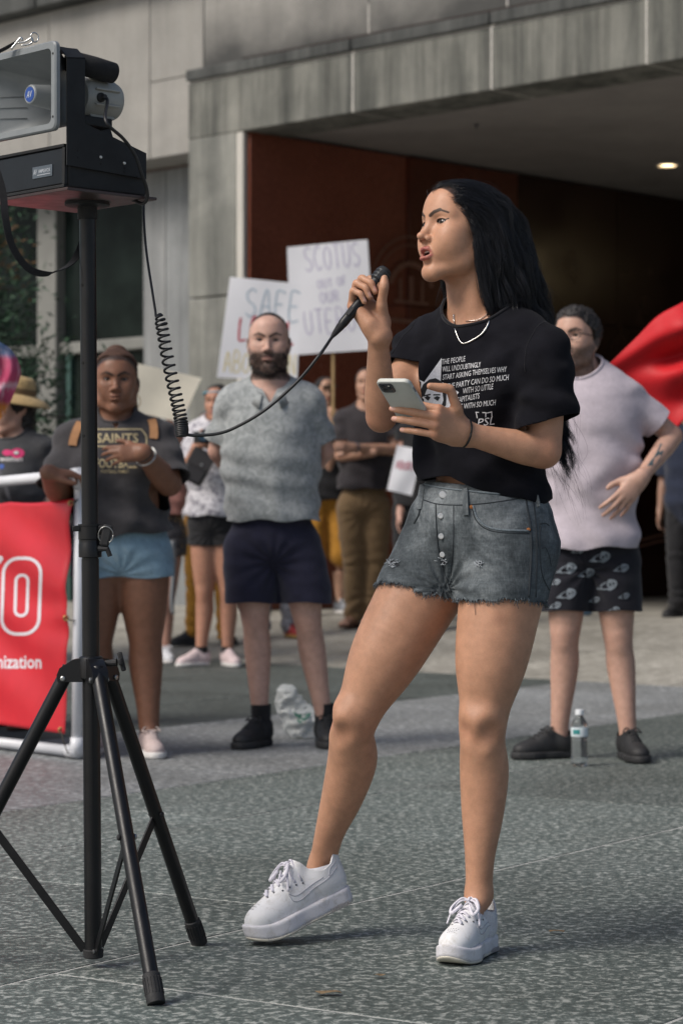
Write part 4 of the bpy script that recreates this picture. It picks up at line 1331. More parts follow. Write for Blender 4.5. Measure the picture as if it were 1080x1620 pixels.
    def text2d(body, size, shear=.18, xs=.8, off=.0):
        cu = bpy.data.curves.new('t', 'FONT'); cu.body = body; cu.size = 1; cu.shear = shear; cu.resolution_u = 2; cu.offset = off
        ob = bpy.data.objects.new('t', cu); COL.objects.link(ob)
        bpy.context.view_layer.update()
        me = bpy.data.meshes.new_from_object(ob.evaluated_get(bpy.context.evaluated_depsgraph_get()))
        v = np.array([tuple(x.co)[:2] for x in me.vertices]) * (size * xs, size); fs = [tuple(p.vertices) for p in me.polygons]
        bpy.data.objects.remove(ob); bpy.data.curves.remove(cu); bpy.data.meshes.remove(me)
        return v, fs
    global TEXT2D
    TEXT2D = text2d
    px = Yc / FPX
    def line(body, x0, x1, y0, y1, h):
        """a line of print from (x0,y0) to (x1,y1) baselines, cap height h (picture pixels)"""
        v, fs = text2d(body, 1, .16, 1)
        w = v[:, 0].max() - v[:, 0].min(); v[:, 0] -= v[:, 0].min()
        ln_ = math.hypot(x1 - x0, y1 - y0)
        v = np.stack([v[:, 0] / w * ln_, v[:, 1] / .70 * h], 1)
        c, s_ = (x1 - x0) / ln_, (y0 - y1) / ln_
        return [((np.stack([X(x0) + (v[:, 0] * c - v[:, 1] * s_ * 0) * px, Z(y0) + (v[:, 0] * s_ + v[:, 1]) * px], 1)), fs)]
    pol = []
    for a in (('THE PEOPLE', 700, 736, 574, 571, 8.5), ('WILL UNDOUBTINGLY', 701, 759, 586, 582, 8.5), ('START ASKING THEMSELVES WHY', 701, 799, 599, 590, 8.5),
              ('THE PARTY CAN DO SO MUCH', 708, 802, 614, 603, 8.8), ('WITH SO LITTLE', 732, 778, 623, 617, 8.8), ('CAPITALISTS', 722, 757, 637, 631, 8.6),
              ('LITTLE WITH SO MUCH', 712, 782, 649, 642, 8.6)):
        pol += line(*a)
    lay('lettering', pol, INK, sh)
    poly = lambda pts: ([(X(a), Z(b)) for a, b in pts], [tuple(range(len(pts)))])
    def dense(pts, n=4):
        out = []
        for i in range(len(pts)):
            a, b = np.array(pts[i], float), np.array(pts[(i + 1) % len(pts)], float)
            out += [tuple(lerp(a, b, k / n)) for k in range(n)]
        return out
    star = [(700, 563), (698, 601), (714, 612), (726, 620), (718, 630), (728, 655), (700, 646), (676, 664), (668, 640), (655, 626), (656, 593), (672, 602)]
    c0 = (690, 620)
    tri = [poly([c0, star[i], star[(i + 1) % 12]]) for i in range(12)]
    def subdiv(pl):
        out = []
        for V2, _ in pl:
            a, b, c = [np.array(v) for v in V2]
            n = 6
            for i in range(n):
                for j in range(n - i):
                    q = lambda i, j: a + (b - a) * i / n + (c - a) * j / n
                    out.append(([q(i, j), q(i + 1, j), q(i, j + 1)], [(0, 1, 2)]))
                    if i + j < n - 1: out.append(([q(i + 1, j), q(i + 1, j + 1), q(i, j + 1)], [(0, 1, 2)]))
        return out
    em = lay('emblem', subdiv(tri), INK, sh, .0008)
    def fan(pts, mat, off):
        c = np.mean(pts, 0)
        return lay('emblem_detail', subdiv([poly([tuple(c), pts[i], pts[(i + 1) % len(pts)]]) for i in range(len(pts))]), mat, sh, off)
    hair = [(676, 640), (664, 634), (665, 618), (670, 606), (680, 598), (690, 596), (700, 602), (707, 616), (706, 640), (698, 648), (684, 648)]
    fan(hair, INKB, .0014)
    fan([(671, 628), (676, 614), (690, 608), (700, 616), (702, 632), (697, 645), (684, 648), (674, 642)], INK, .0020)
    for e in ([(672, 627), (677, 624), (682, 627), (678, 632)], [(686, 628), (692, 625), (697, 627), (693, 633)], [(681, 641), (687, 639), (693, 641), (687, 643)], [(672, 623), (682, 621), (682, 623), (672, 625)], [(686, 622), (697, 622), (697, 624), (686, 624)]):
        fan(e, INKB, .0026)
    pl = []
    pl += line('PSL', 754, 781, 675, 672, 12)
    fl = lambda pts: [poly(pts)]
    for q in ([(751, 652), (766, 653), (766, 654.4), (751, 653.4)], [(766, 654), (776, 652), (776, 653.4), (766, 655.4)], [(751, 652), (752.4, 652), (754.4, 662), (753, 662)], [(766, 653), (767.4, 653), (767.4, 661), (766, 661)], [(775, 652), (776.4, 652), (777.4, 661), (776, 661)]):
        pl += fl(q)
    lay('badge', pl, INK, sh)

    # ---- denim shorts
    tb = [inflate(p, .008) for p in A if p.tag == 'torso' and p is not A[0]]
    tb += [inflate(p, .0065) for p in A if p.tag in ('legR_thigh', 'legL_thigh')]
    tb.append(ell(Pv + U * .045, (.104, .144, .10), np.stack([f, L, U], 1), .05))
    tb = [p for p in tb if p.c[2] < Wp[2] + .06]
    VS, QS = polygonise(tb, .004, relax=1)
    top = P(760, 770, 5.15)[2]
    dR = nrm(knR - hipR); dL = nrm(knL - hipL)
    hemR = P(652, 934, 5.13); hemL = P(790, 951, 5.05)
    nR = nrm(dR * .7 - U * .5 + L * .05); nL = nrm(dL * .3 - U * .9)
    mid = P(713, 930, 5.12)
    def fray(v, s): return .0034 * vnoise(v * 400) + .0046 * vnoise(v * 130) + .005 * vnoise(v * 45 + s)
    lat = lambda v: (v - mid) @ L
    tilt = nrm(f * .0 + L)
    def cuts(v):
        a = lat(v)
        hR_ = (v - hemR) @ nR + fray(v, 0); hL_ = (v - hemL) @ nL + fray(v, 9) + .10 * np.clip(-(v - Pv) @ f - .03, 0, .2) * -1
        o = np.where(a < 0, hR_, hL_)
        tp = v[:, 2] - (top + .012 * ((v - Pv) @ L) / .14 * -1 + .006 * -((v - Pv) @ f) / .1 * -1)
        return np.maximum(o, tp)
    N = normals(VS, QS)
    a = lat(VS)
    cr = np.linalg.norm(VS - P(713, 945, 5.05), axis=1)
    ang = np.arctan2(VS[:, 2] - mid[2], a)
    wr = np.sin(ang * 16 + 2 * vnoise(VS * 9)) * sstep(.20, .03, cr) * .0035 + fbm(VS * (11, 11, 20), 3) * .0030
    band = np.abs(VS[:, 2] - top + .025)
    wr = wr * sstep(.015, .05, top - VS[:, 2])
    VS = VS + N * wr[:, None]
    VS, TS = clip(VS, QS, cuts)
    V = tuck(V, normals(V, Q), tb, cuts, .008, lambda v: (v[:, 2] < Wp[2] + .05) & (v[:, 2] > Pv[2] - .22))
    mk('body', V, Q, SKIN, root, col)
    dn = denim()
    so = mk('shorts', VS, TS, dn, root); solid(so, .0035)
    b2 = BVHTree.FromPolygons([Vector(v) for v in VS], [tuple(map(int, t)) for t in TS])
    def on(px_, py_, off=.001, Y0=4.5):
        d = nrm(P(px_, py_, 5.1) - V3(0, 0, CH)); o_ = V3(0, 0, CH) + d * Y0
        h = b2.ray_cast(Vector(o_), Vector(d), 1.5)
        return None if h[0] is None else np.array(h[0]) + np.array(h[1]) * off * (1 if np.dot(h[1], d) < 0 else -1)
    DK = plain('seam_dark', (.030, .036, .042), .9, var=.3, scale=400)
    LT = plain('seam_pale', (.16, .19, .21), .9, var=.4, scale=300)
    def stitch(name, pix, r, mat, n=8, flat=None):
        pts = [on(*q_, off=r * .3) for q_ in spline([np.array(q_, float) for q_ in pix], n)]
        pts = [q_ for q_ in pts if q_ is not None]
        if len(pts) > 2: return MB().tube(pts, r, 6, flat=flat).build(name, mat, so, smooth=True, auto=0)
    MT = plain('rivet_steel', (.55, .55, .55), .3, .9); CU = plain('rivet_copper', (.45, .17, .06), .4, .8)
    # waist band edge, fly, pockets, side seams
    stitch('waistband_seam', [(667, 790), (690, 797), (720, 799), (760, 797), (800, 792), (835, 786), (856, 783)], .0012, DK)
    stitch('waistband_edge', [(672, 766), (700, 772), (735, 776), (770, 780), (800, 782)], .0022, LT)
    stitch('fly_seam', [(689, 797), (690, 830), (692, 860), (697, 890), (706, 915), (714, 940)], .0016, DK)
    stitch('fly_edge', [(717, 799), (717, 840), (716, 870), (713, 900), (712, 925)], .0011, DK)
    stitch('pocket_edge', [(748, 800), (754, 818), (768, 832), (790, 838), (836, 840)], .0024, LT)
    stitch('pocket_edge', [(746, 803), (752, 822), (767, 836), (790, 842), (836, 844)], .0012, DK)
    stitch('pocket_edge', [(666, 800), (662, 815), (655, 828)], .0020, DK)
    stitch('side_seam', [(831, 786), (834, 806), (838, 830), (840, 870), (838, 910), (836, 944)], .0020, DK)
    stitch('side_seam', [(842, 786), (846, 815), (849, 870), (847, 945)], .0014, DK)
    stitch('back_pocket', [(854, 832), (853, 860), (856, 905), (866, 930), (872, 936)], .0012, DK)
    stitch('back_pocket', [(853, 829), (862, 828), (868, 832)], .0012, DK)
    stitch('back_pocket', [(856, 868), (862, 866), (868, 880), (871, 895)], .0009, DK)
    for x_, y_, r_ in ((701, 783, .0085), (697.5, 816, .0066), (698.5, 848, .0066), (700, 877, .0066)):
        q_ = on(x_, y_, .0015); d = nrm(V3(0, 0, CH) + 0 * f - q_) ; d = nrm(V3(0, -1, .1) + f * .6)
        if q_ is not None: MB().lathe([(r_, -.001), (r_, .0012), (r_ * .85, .0024), (r_ * .5, .0026), (.0001, .0022)], q_, d, 18).build('button', MT, so)
    for x_, y_ in ((745.5, 802), (835, 838)):
        q_ = on(x_, y_, .001)
        if q_ is not None: MB().lathe([(.0042, -.001), (.0040, .0014), (.0001, .002)], q_, nrm(V3(0, -1, 0) + f * .3), 12).build('rivet', CU, so)
    for pts_ in ([(736, 774), (737, 790), (738, 815)], [(670, 768), (667, 785), (664, 806)], [(846, 786), (848, 794), (849, 803)]):
        pp = [on(a_, b_, .002) for a_, b_ in spline([np.array(q_, float) for q_ in pts_], 5)]
        pp = [q_ for q_ in pp if q_ is not None]
        if len(pp) > 3: MB().tube(pp, .0062, 8, flat=(1, .30) if False else None).build('belt_loop', dn, so, smooth=True, auto=0) if False else strip(pp, .0068, .003, nrm(L)).build('belt_loop', dn, so)
    # worn holes with loose threads, frayed ends hanging from the hems
    thr = MB(); rng = np.random.RandomState(3)
    for x_, y_, n_, r_ in ((758, 892, 26, 6), (700, 889, 22, 9), (622, 891, 34, 11)):
        for i in range(n_):
            a_ = rng.rand() * 6.3; rr = r_ * rng.rand() ** .5
            p0 = on(x_ + rr * math.cos(a_), y_ + .6 * rr * math.sin(a_), .0012); p1 = on(x_ + rr * math.cos(a_) + rng.uniform(-6, 6), y_ + .6 * rr * math.sin(a_) + rng.uniform(-3, 3), .0030)
            if p0 is not None and p1 is not None: thr.tube([p0, (p0 + p1) / 2 + V3(0, -.002, 0), p1], .0006, 4)
    tag(thr.build('loose_threads', plain('thread_pale', (.42, .45, .48), .9), so, smooth=True, auto=0), kind='stuff')
    hol = MB()
    for x_, y_, rx, ry in ((758, 892, 5, 3.6), (623, 892, 8, 5), (702, 890, 5, 2.5)):
        ring = [on(x_ + rx * math.cos(t_) * (1 + .25 * math.sin(3 * t_)), y_ + ry * math.sin(t_), .0012) for t_ in np.linspace(0, 6.283, 15)[:-1]]
        if all(q_ is not None for q_ in ring): hol.put(ring, [tuple(range(14))])
    hol.build('worn_hole', plain('hole_dark', (.02, .022, .026), .95), so)
    fr = MB(); fw = MB()
    # boundary of the hem
    e2 = {}
    for t in TS:
        for a_, b_ in ((t[0], t[1]), (t[1], t[2]), (t[2], t[0])): e2[(min(a_, b_), max(a_, b_))] = e2.get((min(a_, b_), max(a_, b_)), 0) + 1
    bd = [k for k, n in e2.items() if n == 1 and VS[k[0]][2] < top - .05]
    rng.shuffle(bd)
    for k in bd[:900]:
        p0 = VS[k[0]]; ln_ = rng.uniform(.003, .011)
        d = nrm(V3(0, 0, -1) + rng.uniform(-1, 1, 3) * .9)
        (fr if rng.rand() < .35 else fw).tube([p0 + U * .003, p0 + d * ln_ * .5, p0 + d * ln_ + rng.uniform(-1, 1, 3) * .002], .0005, 3)
    for k in bd[900:935]:
        p0 = VS[k[0]]; ln_ = rng.uniform(.012, .034)
        pts = [p0]
        d = nrm(V3(0, -.3, -1) + rng.uniform(-1, 1, 3) * .45)
        for i in range(4): d = nrm(d + rng.uniform(-1, 1, 3) * .3 - U * .3); pts.append(pts[-1] + d * ln_ / 4)
        fr.tube(pts, .0006, 3)
    tag(fr.build('frayed_threads', DK, so, smooth=True, auto=0), kind='stuff'); tag(fw.build('frayed_fringe', LT, so, smooth=True, auto=0), kind='stuff')

    # ---- long black hair
    rng = np.random.RandomState(11)
    roots, _ = scalp_roots(H, 2000, lambda p: hl(p + np.array((0, 0, .004))), rng)
    part = -.030
    side = np.sign(roots[:, 1] - part)
    lx, ly, lz = roots.T
    dl = np.stack([-.95 + 0 * lx, side * (.30 + 3 * np.clip(.05 - np.abs(ly - part), 0, .05)), .30 * np.clip(lz / .12, 0, 1) - .25], 1)
    dl[:, 2] -= np.clip((.080 - lz) / .08, 0, 1) * 1.2 * np.where(side > 0, 1, .5)
    dl[:, 0] += .60 * np.clip((.07 - lz) / .06, 0, 1) * (lx > -.02) * (side > 0)
    dirs = dl @ H.R.T; dirs /= np.linalg.norm(dirs, axis=1)[:, None]
    solidp = pick(A, 'head', 'neck') + tb
    ln_ = np.where(side > 0, .49, .38) * (.66 + .40 * rng.rand(len(roots)))
    steps = 40
    keep = .003 + .010 * rng.rand(len(roots)) ** 1.3
    back = P(874, 498, 5.175); tail = P(914, 720, 5.115)
    bR = P(700, 520, 5.32)
    def pull(p, t):
        g = np.tile(V3(0, 0, -1.0), (len(p), 1))
        dz = (H.o[2] - p[:, 2])
        w = sstep(.00, .16, dz)[:, None]
        tgt = np.where((side > 0)[:, None], np.where((p[:, 2] > back[2])[:, None], back, tail), bR)
        q = tgt - p; q = q / (np.linalg.norm(q, axis=1)[:, None] + .05)
        gb = np.where((side > 0)[:, None], -H.R[:, 0] * .16 + V3(0, 0, -1), -H.R[:, 0] * .40 + V3(0, 0, -.9))
        lq = H.loc(p); wf = (sstep(-.01, .04, lq[:, 0]) * sstep(.040, .065, lq[:, 2]))[:, None]
        gb = gb * (1 - wf) + wf * (-H.R[:, 0] * 1.0 + H.R[:, 1] * (side * .45)[:, None] + V3(0, 0, -.10))
        return gb * (1 - w) + w * (q * .9 + g * .55)
    hp_ = grow(H, roots, dirs, solidp, steps, ln_ / steps, keep, pull, rng, wave=(.0140, 34), clump=(.60, 230), stiff=.80, noise=.35)
    hq = H.loc(hp_.reshape(-1, 3)).reshape(hp_.shape)
    bad = (((hq[..., 0] > .040) & (hq[..., 2] < .035) & (np.abs(hq[..., 1]) < .075)) | ((hq[..., 0] > .015) & (hq[..., 2] < -.03) & (np.abs(hq[..., 1]) < .055) & (hq[..., 2] > -.11))).any(1)
    hp_, side, lx = hp_[~bad], side[~bad], lx[~bad]
    hp_ = children(hp_, 15, rng, .0034)
    hq = H.loc(hp_.reshape(-1, 3)).reshape(hp_.shape)
    hp_ = hp_[~((hq[..., 0] > .018) & (np.abs(hq[..., 1]) < .066 - .25 * np.maximum(0, -.02 - hq[..., 2])) & (hq[..., 2] < .045) & (hq[..., 2] > -.12)).any(1)]
    HM = hair_mat('hair_black', (.0065, .0070, .0100), .32, .45)
    strands('hair', hp_, .00024, HM, root)
    # flyaway strands over the whole head
    fs = rng.choice(len(hp_), 420, replace=False); fy = hp_[fs].copy(); tf = np.linspace(0, 1, fy.shape[1])[None, :, None]
    fy = fy + np.sin(tf * rng.uniform(2, 7, (420, 1, 1)) + rng.rand(420, 1, 1) * 6) * rng.normal(size=(420, 1, 3)) * .008 * np.minimum(1, tf * 2.5) + (fy - H.o) / np.linalg.norm(fy - H.o, axis=2)[..., None] * .008 * tf
    strands('flyaway_hair', fy, .00018, HM, root)
    # loose strands over the arm and round the jaw
    cand = np.where(hp_[:, -1, 0] > P(840, 600, 5.1)[0])[0]; sel = rng.choice(cand, 240, replace=False)
    ex = hp_[sel][:, ::2].copy()
    tt = np.linspace(0, 1, ex.shape[1])[None, :, None]
    gr = rng.randint(0, 9, len(sel)); gv = rng.normal(size=(9, 3)) * (.016, .012, .02); gv[:, 0] += .006
    wv = np.sin(tt[..., 0] * (7 + gr[:, None]) + gr[:, None] * 1.7) * .010
    ex = ex + tt ** 2 * (gv[gr][:, None] + V3(.008, -.01, -.110)) + np.stack([wv, wv * .4, 0 * wv], 2) * tt + rng.normal(size=(len(sel), 1, 3)) * .003 * tt
    strands('stray_hair', ex, .00032, HM, root)

    # ---- hair tie on the wrist, necklaces, earring
    w0 = lerp(wrL, elL, .03); d = nrm(elL - wrL)
    MB().tube(ring_pts(w0, d, .0285), .0022, 8).build('hair_tie', plain('elastic_black', (.012,) * 3, .8), root, smooth=True, auto=0)
    SV = plain('silver', (.72, .70, .66), .22, 1.0)
    bb = BVHTree.FromPolygons([Vector(v) for v in V], [tuple(map(int, t)) for t in Q])
    def onb(pq):
        best = None
        for b_ in (bb, bvh):
            dd = nrm(P(pq[0], pq[1], 5.1) - V3(0, 0, CH)); o_ = V3(0, 0, CH) + dd * 4.3
            h = b_.ray_cast(Vector(o_), Vector(dd), 2)
            if h[0] is not None and (best is None or h[3] < best[1]): best = (np.array(h[0]) - dd * .0022, h[3])
        return None if best is None else best[0]
    for nm, pix, r in (('snake_chain', [(717, 497), (719, 520), (727, 540), (737, 543), (760, 530), (771, 515), (776, 500), (789, 483)], .0021), ('thin_chain', [(736, 508), (755, 506), (770, 497), (790, 477)], .0011)):
        pts = [onb(q_) for q_ in spline([np.array(q_, float) for q_ in pix], 8)]
        pts = [q_ for q_ in pts if q_ is not None]
        for _ in range(3): pts = [pts[0]] + [(pts[i - 1] + pts[i] * 2 + pts[i + 1]) / 4 for i in range(1, len(pts) - 1)] + [pts[-1]]
        MB().tube(pts, r, 8, flat=(1, .6)).build(nm, SV, root, smooth=True, auto=0)
    MB().tube(ring_pts(H(.000, .074, -.036), H.R[:, 1], .0075, 1), .0011, 8).build('hoop_earring', SV, root, smooth=True, auto=0)

    # ---- shoes
    shoe(root, P(392, 1490, 5.19)*(1,1,0) + V3(.004, 0, -.005), heel=P(553, 1424, 5.31), side=V3(.3, -1, 0), name='white low platform sneaker', right=True, ank=anR)
    shoe(root, P(704, 1528, 4.93) * (1, 1, 0) + V3(0, 0, .002), heel=P(772, 1500, 5.135) * (1, 1, 0) + V3(0, 0, .004), side=V3(1, -.4, 0), name='white low platform sneaker', right=False, ank=anL)
    return dict(MA=MA, G0=G0, root=root, H=H, A=A, V=V, Q=Q, hfR=hfR, hfL=hfL, C=C, f=f, L=L, Np=Np, shL=shL, shR=shR, bvh=bvh, bb=bb, elL=elL)

def ring_pts(c, d, r, sq=1.0, n=25):
    d = nrm(d); u = nrm(np.cross(d, (0, 0, 1) if abs(d[2]) < .9 else (1, 0, 0))); w = np.cross(d, u)
    return [c + r * (math.cos(t) * u + sq * math.sin(t) * w) for t in np.linspace(0, 2 * math.pi, n)]
def strip(pts, hw, th, side):
    """a flat band along points, facing the camera side"""
    m = MB(); V = []
    n = len(pts)
    for i in range(n):
        t = nrm(pts[min(i + 1, n - 1)] - pts[max(i - 1, 0)])
        s = nrm(side - t * (side @ t)); k = np.cross(t, s); k = k if k[1] < 0 else -k
        V += [pts[i] - s * hw, pts[i] - s * hw + k * th, pts[i] + s * hw + k * th, pts[i] + s * hw]
    Fs = [(4 * i + j, 4 * i + (j + 1) % 4, 4 * i + 4 + (j + 1) % 4, 4 * i + 4 + j) for i in range(n - 1) for j in range(4)]
    return m.put(V, Fs + [(0, 1, 2, 3), (4 * n - 1, 4 * n - 2, 4 * n - 3, 4 * n - 4)])
def denim():
    t = NT('denim_grey'); v = t.co(1)
    tw = t.noise(t.co((420, 420, 90), rot=(.6, .5, .4)), 1, 2, .5)
    fade = t.noise(v, 9, 5, .65, .5); fine = t.noise(v, 160, 5, .75)
    stre = t.noise(t.co((30, 30, 260)), 1, 4, .7)
    c = t.ramp(fade, [(.32, (.040, .047, .052)), (.50, (.100, .115, .124)), (.68, (.245, .268, .280))])
    c = t.mix(.55, c, t.ramp(fine, [(.25, (.55,) * 3), (.75, (1.35,) * 3)]), 'MULTIPLY')
    c = t.mix(.45, c, t.ramp(stre, [(.3, (.6,) * 3), (.7, (1.3,) * 3)]), 'MULTIPLY')
    c = t.mix(.5, c, t.ramp(tw, [(.3, (.6,) * 3), (.7, (1.35,) * 3)]), 'MULTIPLY')
    t.set(Base_Color=c, Roughness=.92); t.b.inputs['Specular IOR Level'].default_value = .2
    t.bump(t.math('ADD', tw, t.math('MULTIPLY', fine, 1.5)), .35, .0012)
    return t.m

def scuffed(name, c, d, rough):
    """white leather or rubber with scuffs, grime in patches and fine creases"""
    if name in _mats: return _mats[name]
    t = NT(name); v = t.co(1)
    a = t.noise(v, 26, 6, .75, .8); b = t.noise(v, 140, 3, .7)
    k = t.ramp(t.math('ADD', a, t.math('MULTIPLY', b, .18)), [(.60, (0, 0, 0)), (.78, (.8, .8, .8))])
    t.set(Base_Color=t.mix(k, t.ramp(b, [(.3, tuple(x * .95 for x in c)), (.7, c)]), d), Roughness=t.ramp(a, [(.4, (rough,) * 3), (.7, (rough + .25,) * 3)]))
    cr = t.noise(t.co((70, 70, 200)), 1, 3, .6, 1.0)
    t.bump(t.math('ADD', t.math('MULTIPLY', cr, .8), t.noise(v, 420, 2)), .14, .0015)
    _mats[name] = t.m
    return t.m
def slab2(fr, circ, z0, z1, k=.02, op='u'):
    """a plate: smooth union of discs in the frame's xy plane between heights z0 and z1 (z may depend on x through fr)"""
    cs = np.array([(x, y) for x, y, r in circ]); rs = [r for _, _, r in circ]
    c = fr(cs[:, 0].mean(), cs[:, 1].mean(), (z0 + z1) / 2)
    rad = max(np.linalg.norm(cs - cs.mean(0), axis=1).max() + max(rs), (z1 - z0)) * fr.s + .01
    def fn(p):
        q = fr.loc(p)
        d = np.full(len(q), 1e3)
        for i in range(len(cs) - 1):
            a, b = cs[i], cs[i + 1]; ba = b - a
            h = np.clip(((q[:, :2] - a) @ ba) / (ba @ ba + 1e-12), 0, 1)
            e = np.linalg.norm(q[:, :2] - a - h[:, None] * ba, axis=1) - (rs[i] + (rs[i + 1] - rs[i]) * h)
            d = smin(d, e, .03)
        w = np.maximum(z0 - q[:, 2], q[:, 2] - z1)
        r = .006
        m = np.minimum(np.maximum(d + r, w + r), 0) + np.sqrt(np.maximum(d + r, 0) ** 2 + np.maximum(w + r, 0) ** 2) - r
        return m * fr.s
    return Prim(fn, c, rad, k, op)
def shoe(root, toe, heel, side, name, right, ank, L=.268, res=.0026):
    """low platform sneaker: thick cup sole with ribbed edge, upper with toe box, collar, tongue, laces and side curve"""
    ax = nrm(toe - heel)
    sd_ = nrm(side - ax * (side @ ax)); up = np.cross(ax, sd_); 
    if up[2] < 0: up = -up
    fr = Fr(heel, np.stack([ax, sd_, up], 1), np.linalg.norm(toe - heel) / .262)
    W = scuffed('shoe_white', (.74, .74, .75), (.50, .48, .45), .48); WS = scuffed('sole_white', (.66, .65, .68), (.40, .38, .35), .55)
    RB = plain('sole_edge', (.55, .52, .44), .6, var=.1)
    foot = [(.030, 0, .036), (.10, -.002, .036), (.185, .004, .046), (.222, .004, .040)]
    th = .038
    sole = [slab2(fr, foot, .004, th, .01)]
    V, Q = polygonise(sole, res)
    # toe spring
    q = fr.loc(V); lift = np.clip(q[:, 0] - .20, 0, 1) ** 2 * 5.0
    V = V + fr.R[:, 2] * (lift * np.clip(1 - q[:, 2] / .2, 0, 1) * fr.s)[:, None]
    s = mk('shoe', V, Q, WS, root)
    tagb = MB()
    foot_o = [(x, y, r + .0006) for x, y, r in foot]
    e = [slab2(fr, foot_o, -.001, .0075, .01)]
    Ve, Qe = polygonise(e, res)
    q = fr.loc(Ve); lift = np.clip(q[:, 0] - .20, 0, 1) ** 2 * 5.0
    Ve = Ve + fr.R[:, 2] * (lift * fr.s)[:, None]
    mk('outsole', Ve, Qe, RB, s)
    # ribs along the edge
    rb = MB()
    for sgn in (1, -1):
        for i in range(46):
            x = .02 + i * .0047
            c = np.interp(x, [.030, .10, .185, .222, .262], [0, -.002, .004, .004, .004]); r = np.interp(x, [.0, .02, .06, .10, .15, .185, .222, .24, .262], [.02, .034, .036, .0365, .042, .0462, .041, .035, .02])
            z = max(0, x - .20) ** 2 * 5
            rb.box(fr(x, c + sgn * r, .0055 + z), np.array((.0010, .0022, .0052)) * fr.s, fr.R)
    tag(rb.build('sole_ribs', plain('rib_grey', (.38, .36, .36), .7), s), kind='stuff')
    E = lambda c, r, k=.02, op='u', RR=None: ell(fr(*c), np.array(r) * fr.s, fr.R if RR is None else fr.R @ RR, k * fr.s, op)
    up_ = [E((.205, .004, .046), (.050, .041, .034), .02), E((.150, .002, .052), (.055, .037, .044), .03), E((.090, 0, .062), (.060, .033, .050), .03),
           E((.040, 0, .062), (.038, .033, .056), .02), cap(fr(.020, 0, .060), fr(.010, 0, .116), .024 * fr.s, .016 * fr.s, .025 * fr.s),
           cap(fr(.150, 0, .076), fr(.090, 0, .122), .023 * fr.s, .019 * fr.s, .02 * fr.s), cap(fr(.055, 0, .07), fr(.045, 0, .115), .034 * fr.s, .033 * fr.s, .02 * fr.s)]
    VU, QU = polygonise(up_, res, relax=1)
    def cu(v):
        q = fr.loc(v)
        # collar line: high at the heel tab and the tongue, dipping at the ankle
        top = np.interp(q[:, 0], [-.02, .012, .03, .055, .080, .092, .16, .3], [.124, .117, .102, .096, .108, .128, .2, .3])
        return np.maximum(q[:, 2] - top, th - .004 - q[:, 2])
    VU, TU = clip(VU, QU, cu)
    u = mk('upper', VU, TU, W, s); solid(u, .0035 * fr.s)
    # sock liner
    b = BVHTree.FromPolygons([Vector(v) for v in VU], [tuple(map(int, t)) for t in TU])
    def on(x, y, z, off=.0006):
        """point on the upper seen from above-outside"""
        o = fr(x, y * 3, z + .10 * (1 if abs(y) < .02 else .3)); c = fr(x, y * .2, .055)
        h = b.ray_cast(Vector(o), Vector(nrm(c - o)), .4)
        return None if h[0] is None else np.array(h[0]) + nrm(o - c) * off
    ST = plain('stitch_grey', (.42, .42, .46), .8)
    for sgn in (1, -1):
        def sid(x, z): 
            o = fr(x, sgn * .12, z); h = b.ray_cast(Vector(o), Vector(-fr.R[:, 1] * sgn), .2)
            return None if h[0] is None else np.array(h[0]) + fr.R[:, 1] * sgn * .0004
        for ln_ in ([(.150, .080), (.146, .062), (.128, .058), (.095, .066), (.050, .076), (.020, .088)], [(.150, .080), (.135, .070), (.105, .074), (.060, .082)], [(.014, .100), (.036, .094), (.046, .080)]):
            pts = [sid(x, z) for x, z in spline([np.array(a, float) for a in ln_], 6)]
            pts = [p for p in pts if p is not None]
            if len(pts) > 3: MB().tube(pts, .0009, 5).build('stitching', ST, u, smooth=True, auto=0)
    # laces
    lc = MB(); LC = plain('lace_white', (.66, .64, .70), .85, bump=.3, bscale=700)
    rows = [(.190 - i * .0165) for i in range(6)]
    ho = MB()
    for i, x in enumerate(rows):
        hw = .014 + .0015 * i
        P0, P1 = on(x, hw, .12, .001), on(x - .006, -hw, .12, .001)
        if P0 is None or P1 is None: continue
        m_ = on(x - .003, 0, .15, .004)
        pts = spline([P0, m_ if m_ is not None else (P0 + P1) / 2, P1], 5)
        lc.tube(pts, .0036, 8, flat=(1, .5))
        if i < 5:
            P2 = on(x - .0165, -hw - .001, .12, .001)
            if P2 is not None: lc.tube(spline([P0, (P0 + P2) / 2 + fr.R[:, 2] * .007, P2], 4), .0034, 8, flat=(1, .5))
        for y_ in (hw + .004, -hw - .004):
            p = on(x, y_, .12, .0003)
            if p is not None: ho.lathe([(.0022, -.002), (.0022, .0008), (.0008, .001)], p, fr.R[:, 2], 8)
    k0 = on(.116, 0, .16, .005)
    if k0 is not None:
        for sgn in (1, -1):
            d1 = fr.R[:, 1] * sgn; up2 = fr.R[:, 2]; fx = fr.R[:, 0]
            lc.tube(spline([k0, k0 + d1 * .016 + up2 * .004 + fx * .004, k0 + d1 * .030 + fx * .024 - up2 * .012, k0 + d1 * .024 + fx * .040 - up2 * .022, k0 + d1 * .008 + fx * .022 - up2 * .006], 6), .0036, 8, flat=(1, .6))
            lc.tube(spline([k0, k0 + d1 * .016 + fx * .010 - up2 * .001, k0 + d1 * .030 + fx * .022 - up2 * .020, k0 + d1 * .037 + fx * .034 - up2 * .046], 6), .0028, 8, flat=(1, .6))
        lc.tube(ring_pts(k0, fr.R[:, 1], .005), .003, 8)
    lc.build('laces', LC, u, smooth=True, auto=0)
    for i in range(3):
        for j in range(-2, 3):
            p = on(.214 + i * .0075, j * .009 * (1 - i * .1), .09, .0001)
            if p is not None: ho.lathe([(.0011, -.001), (.0011, .0004)], p, fr.R[:, 2], 6)
    ho.build('eyelets', plain('eyelet_dark', (.10, .10, .11), .6), u, smooth=True, auto=0)
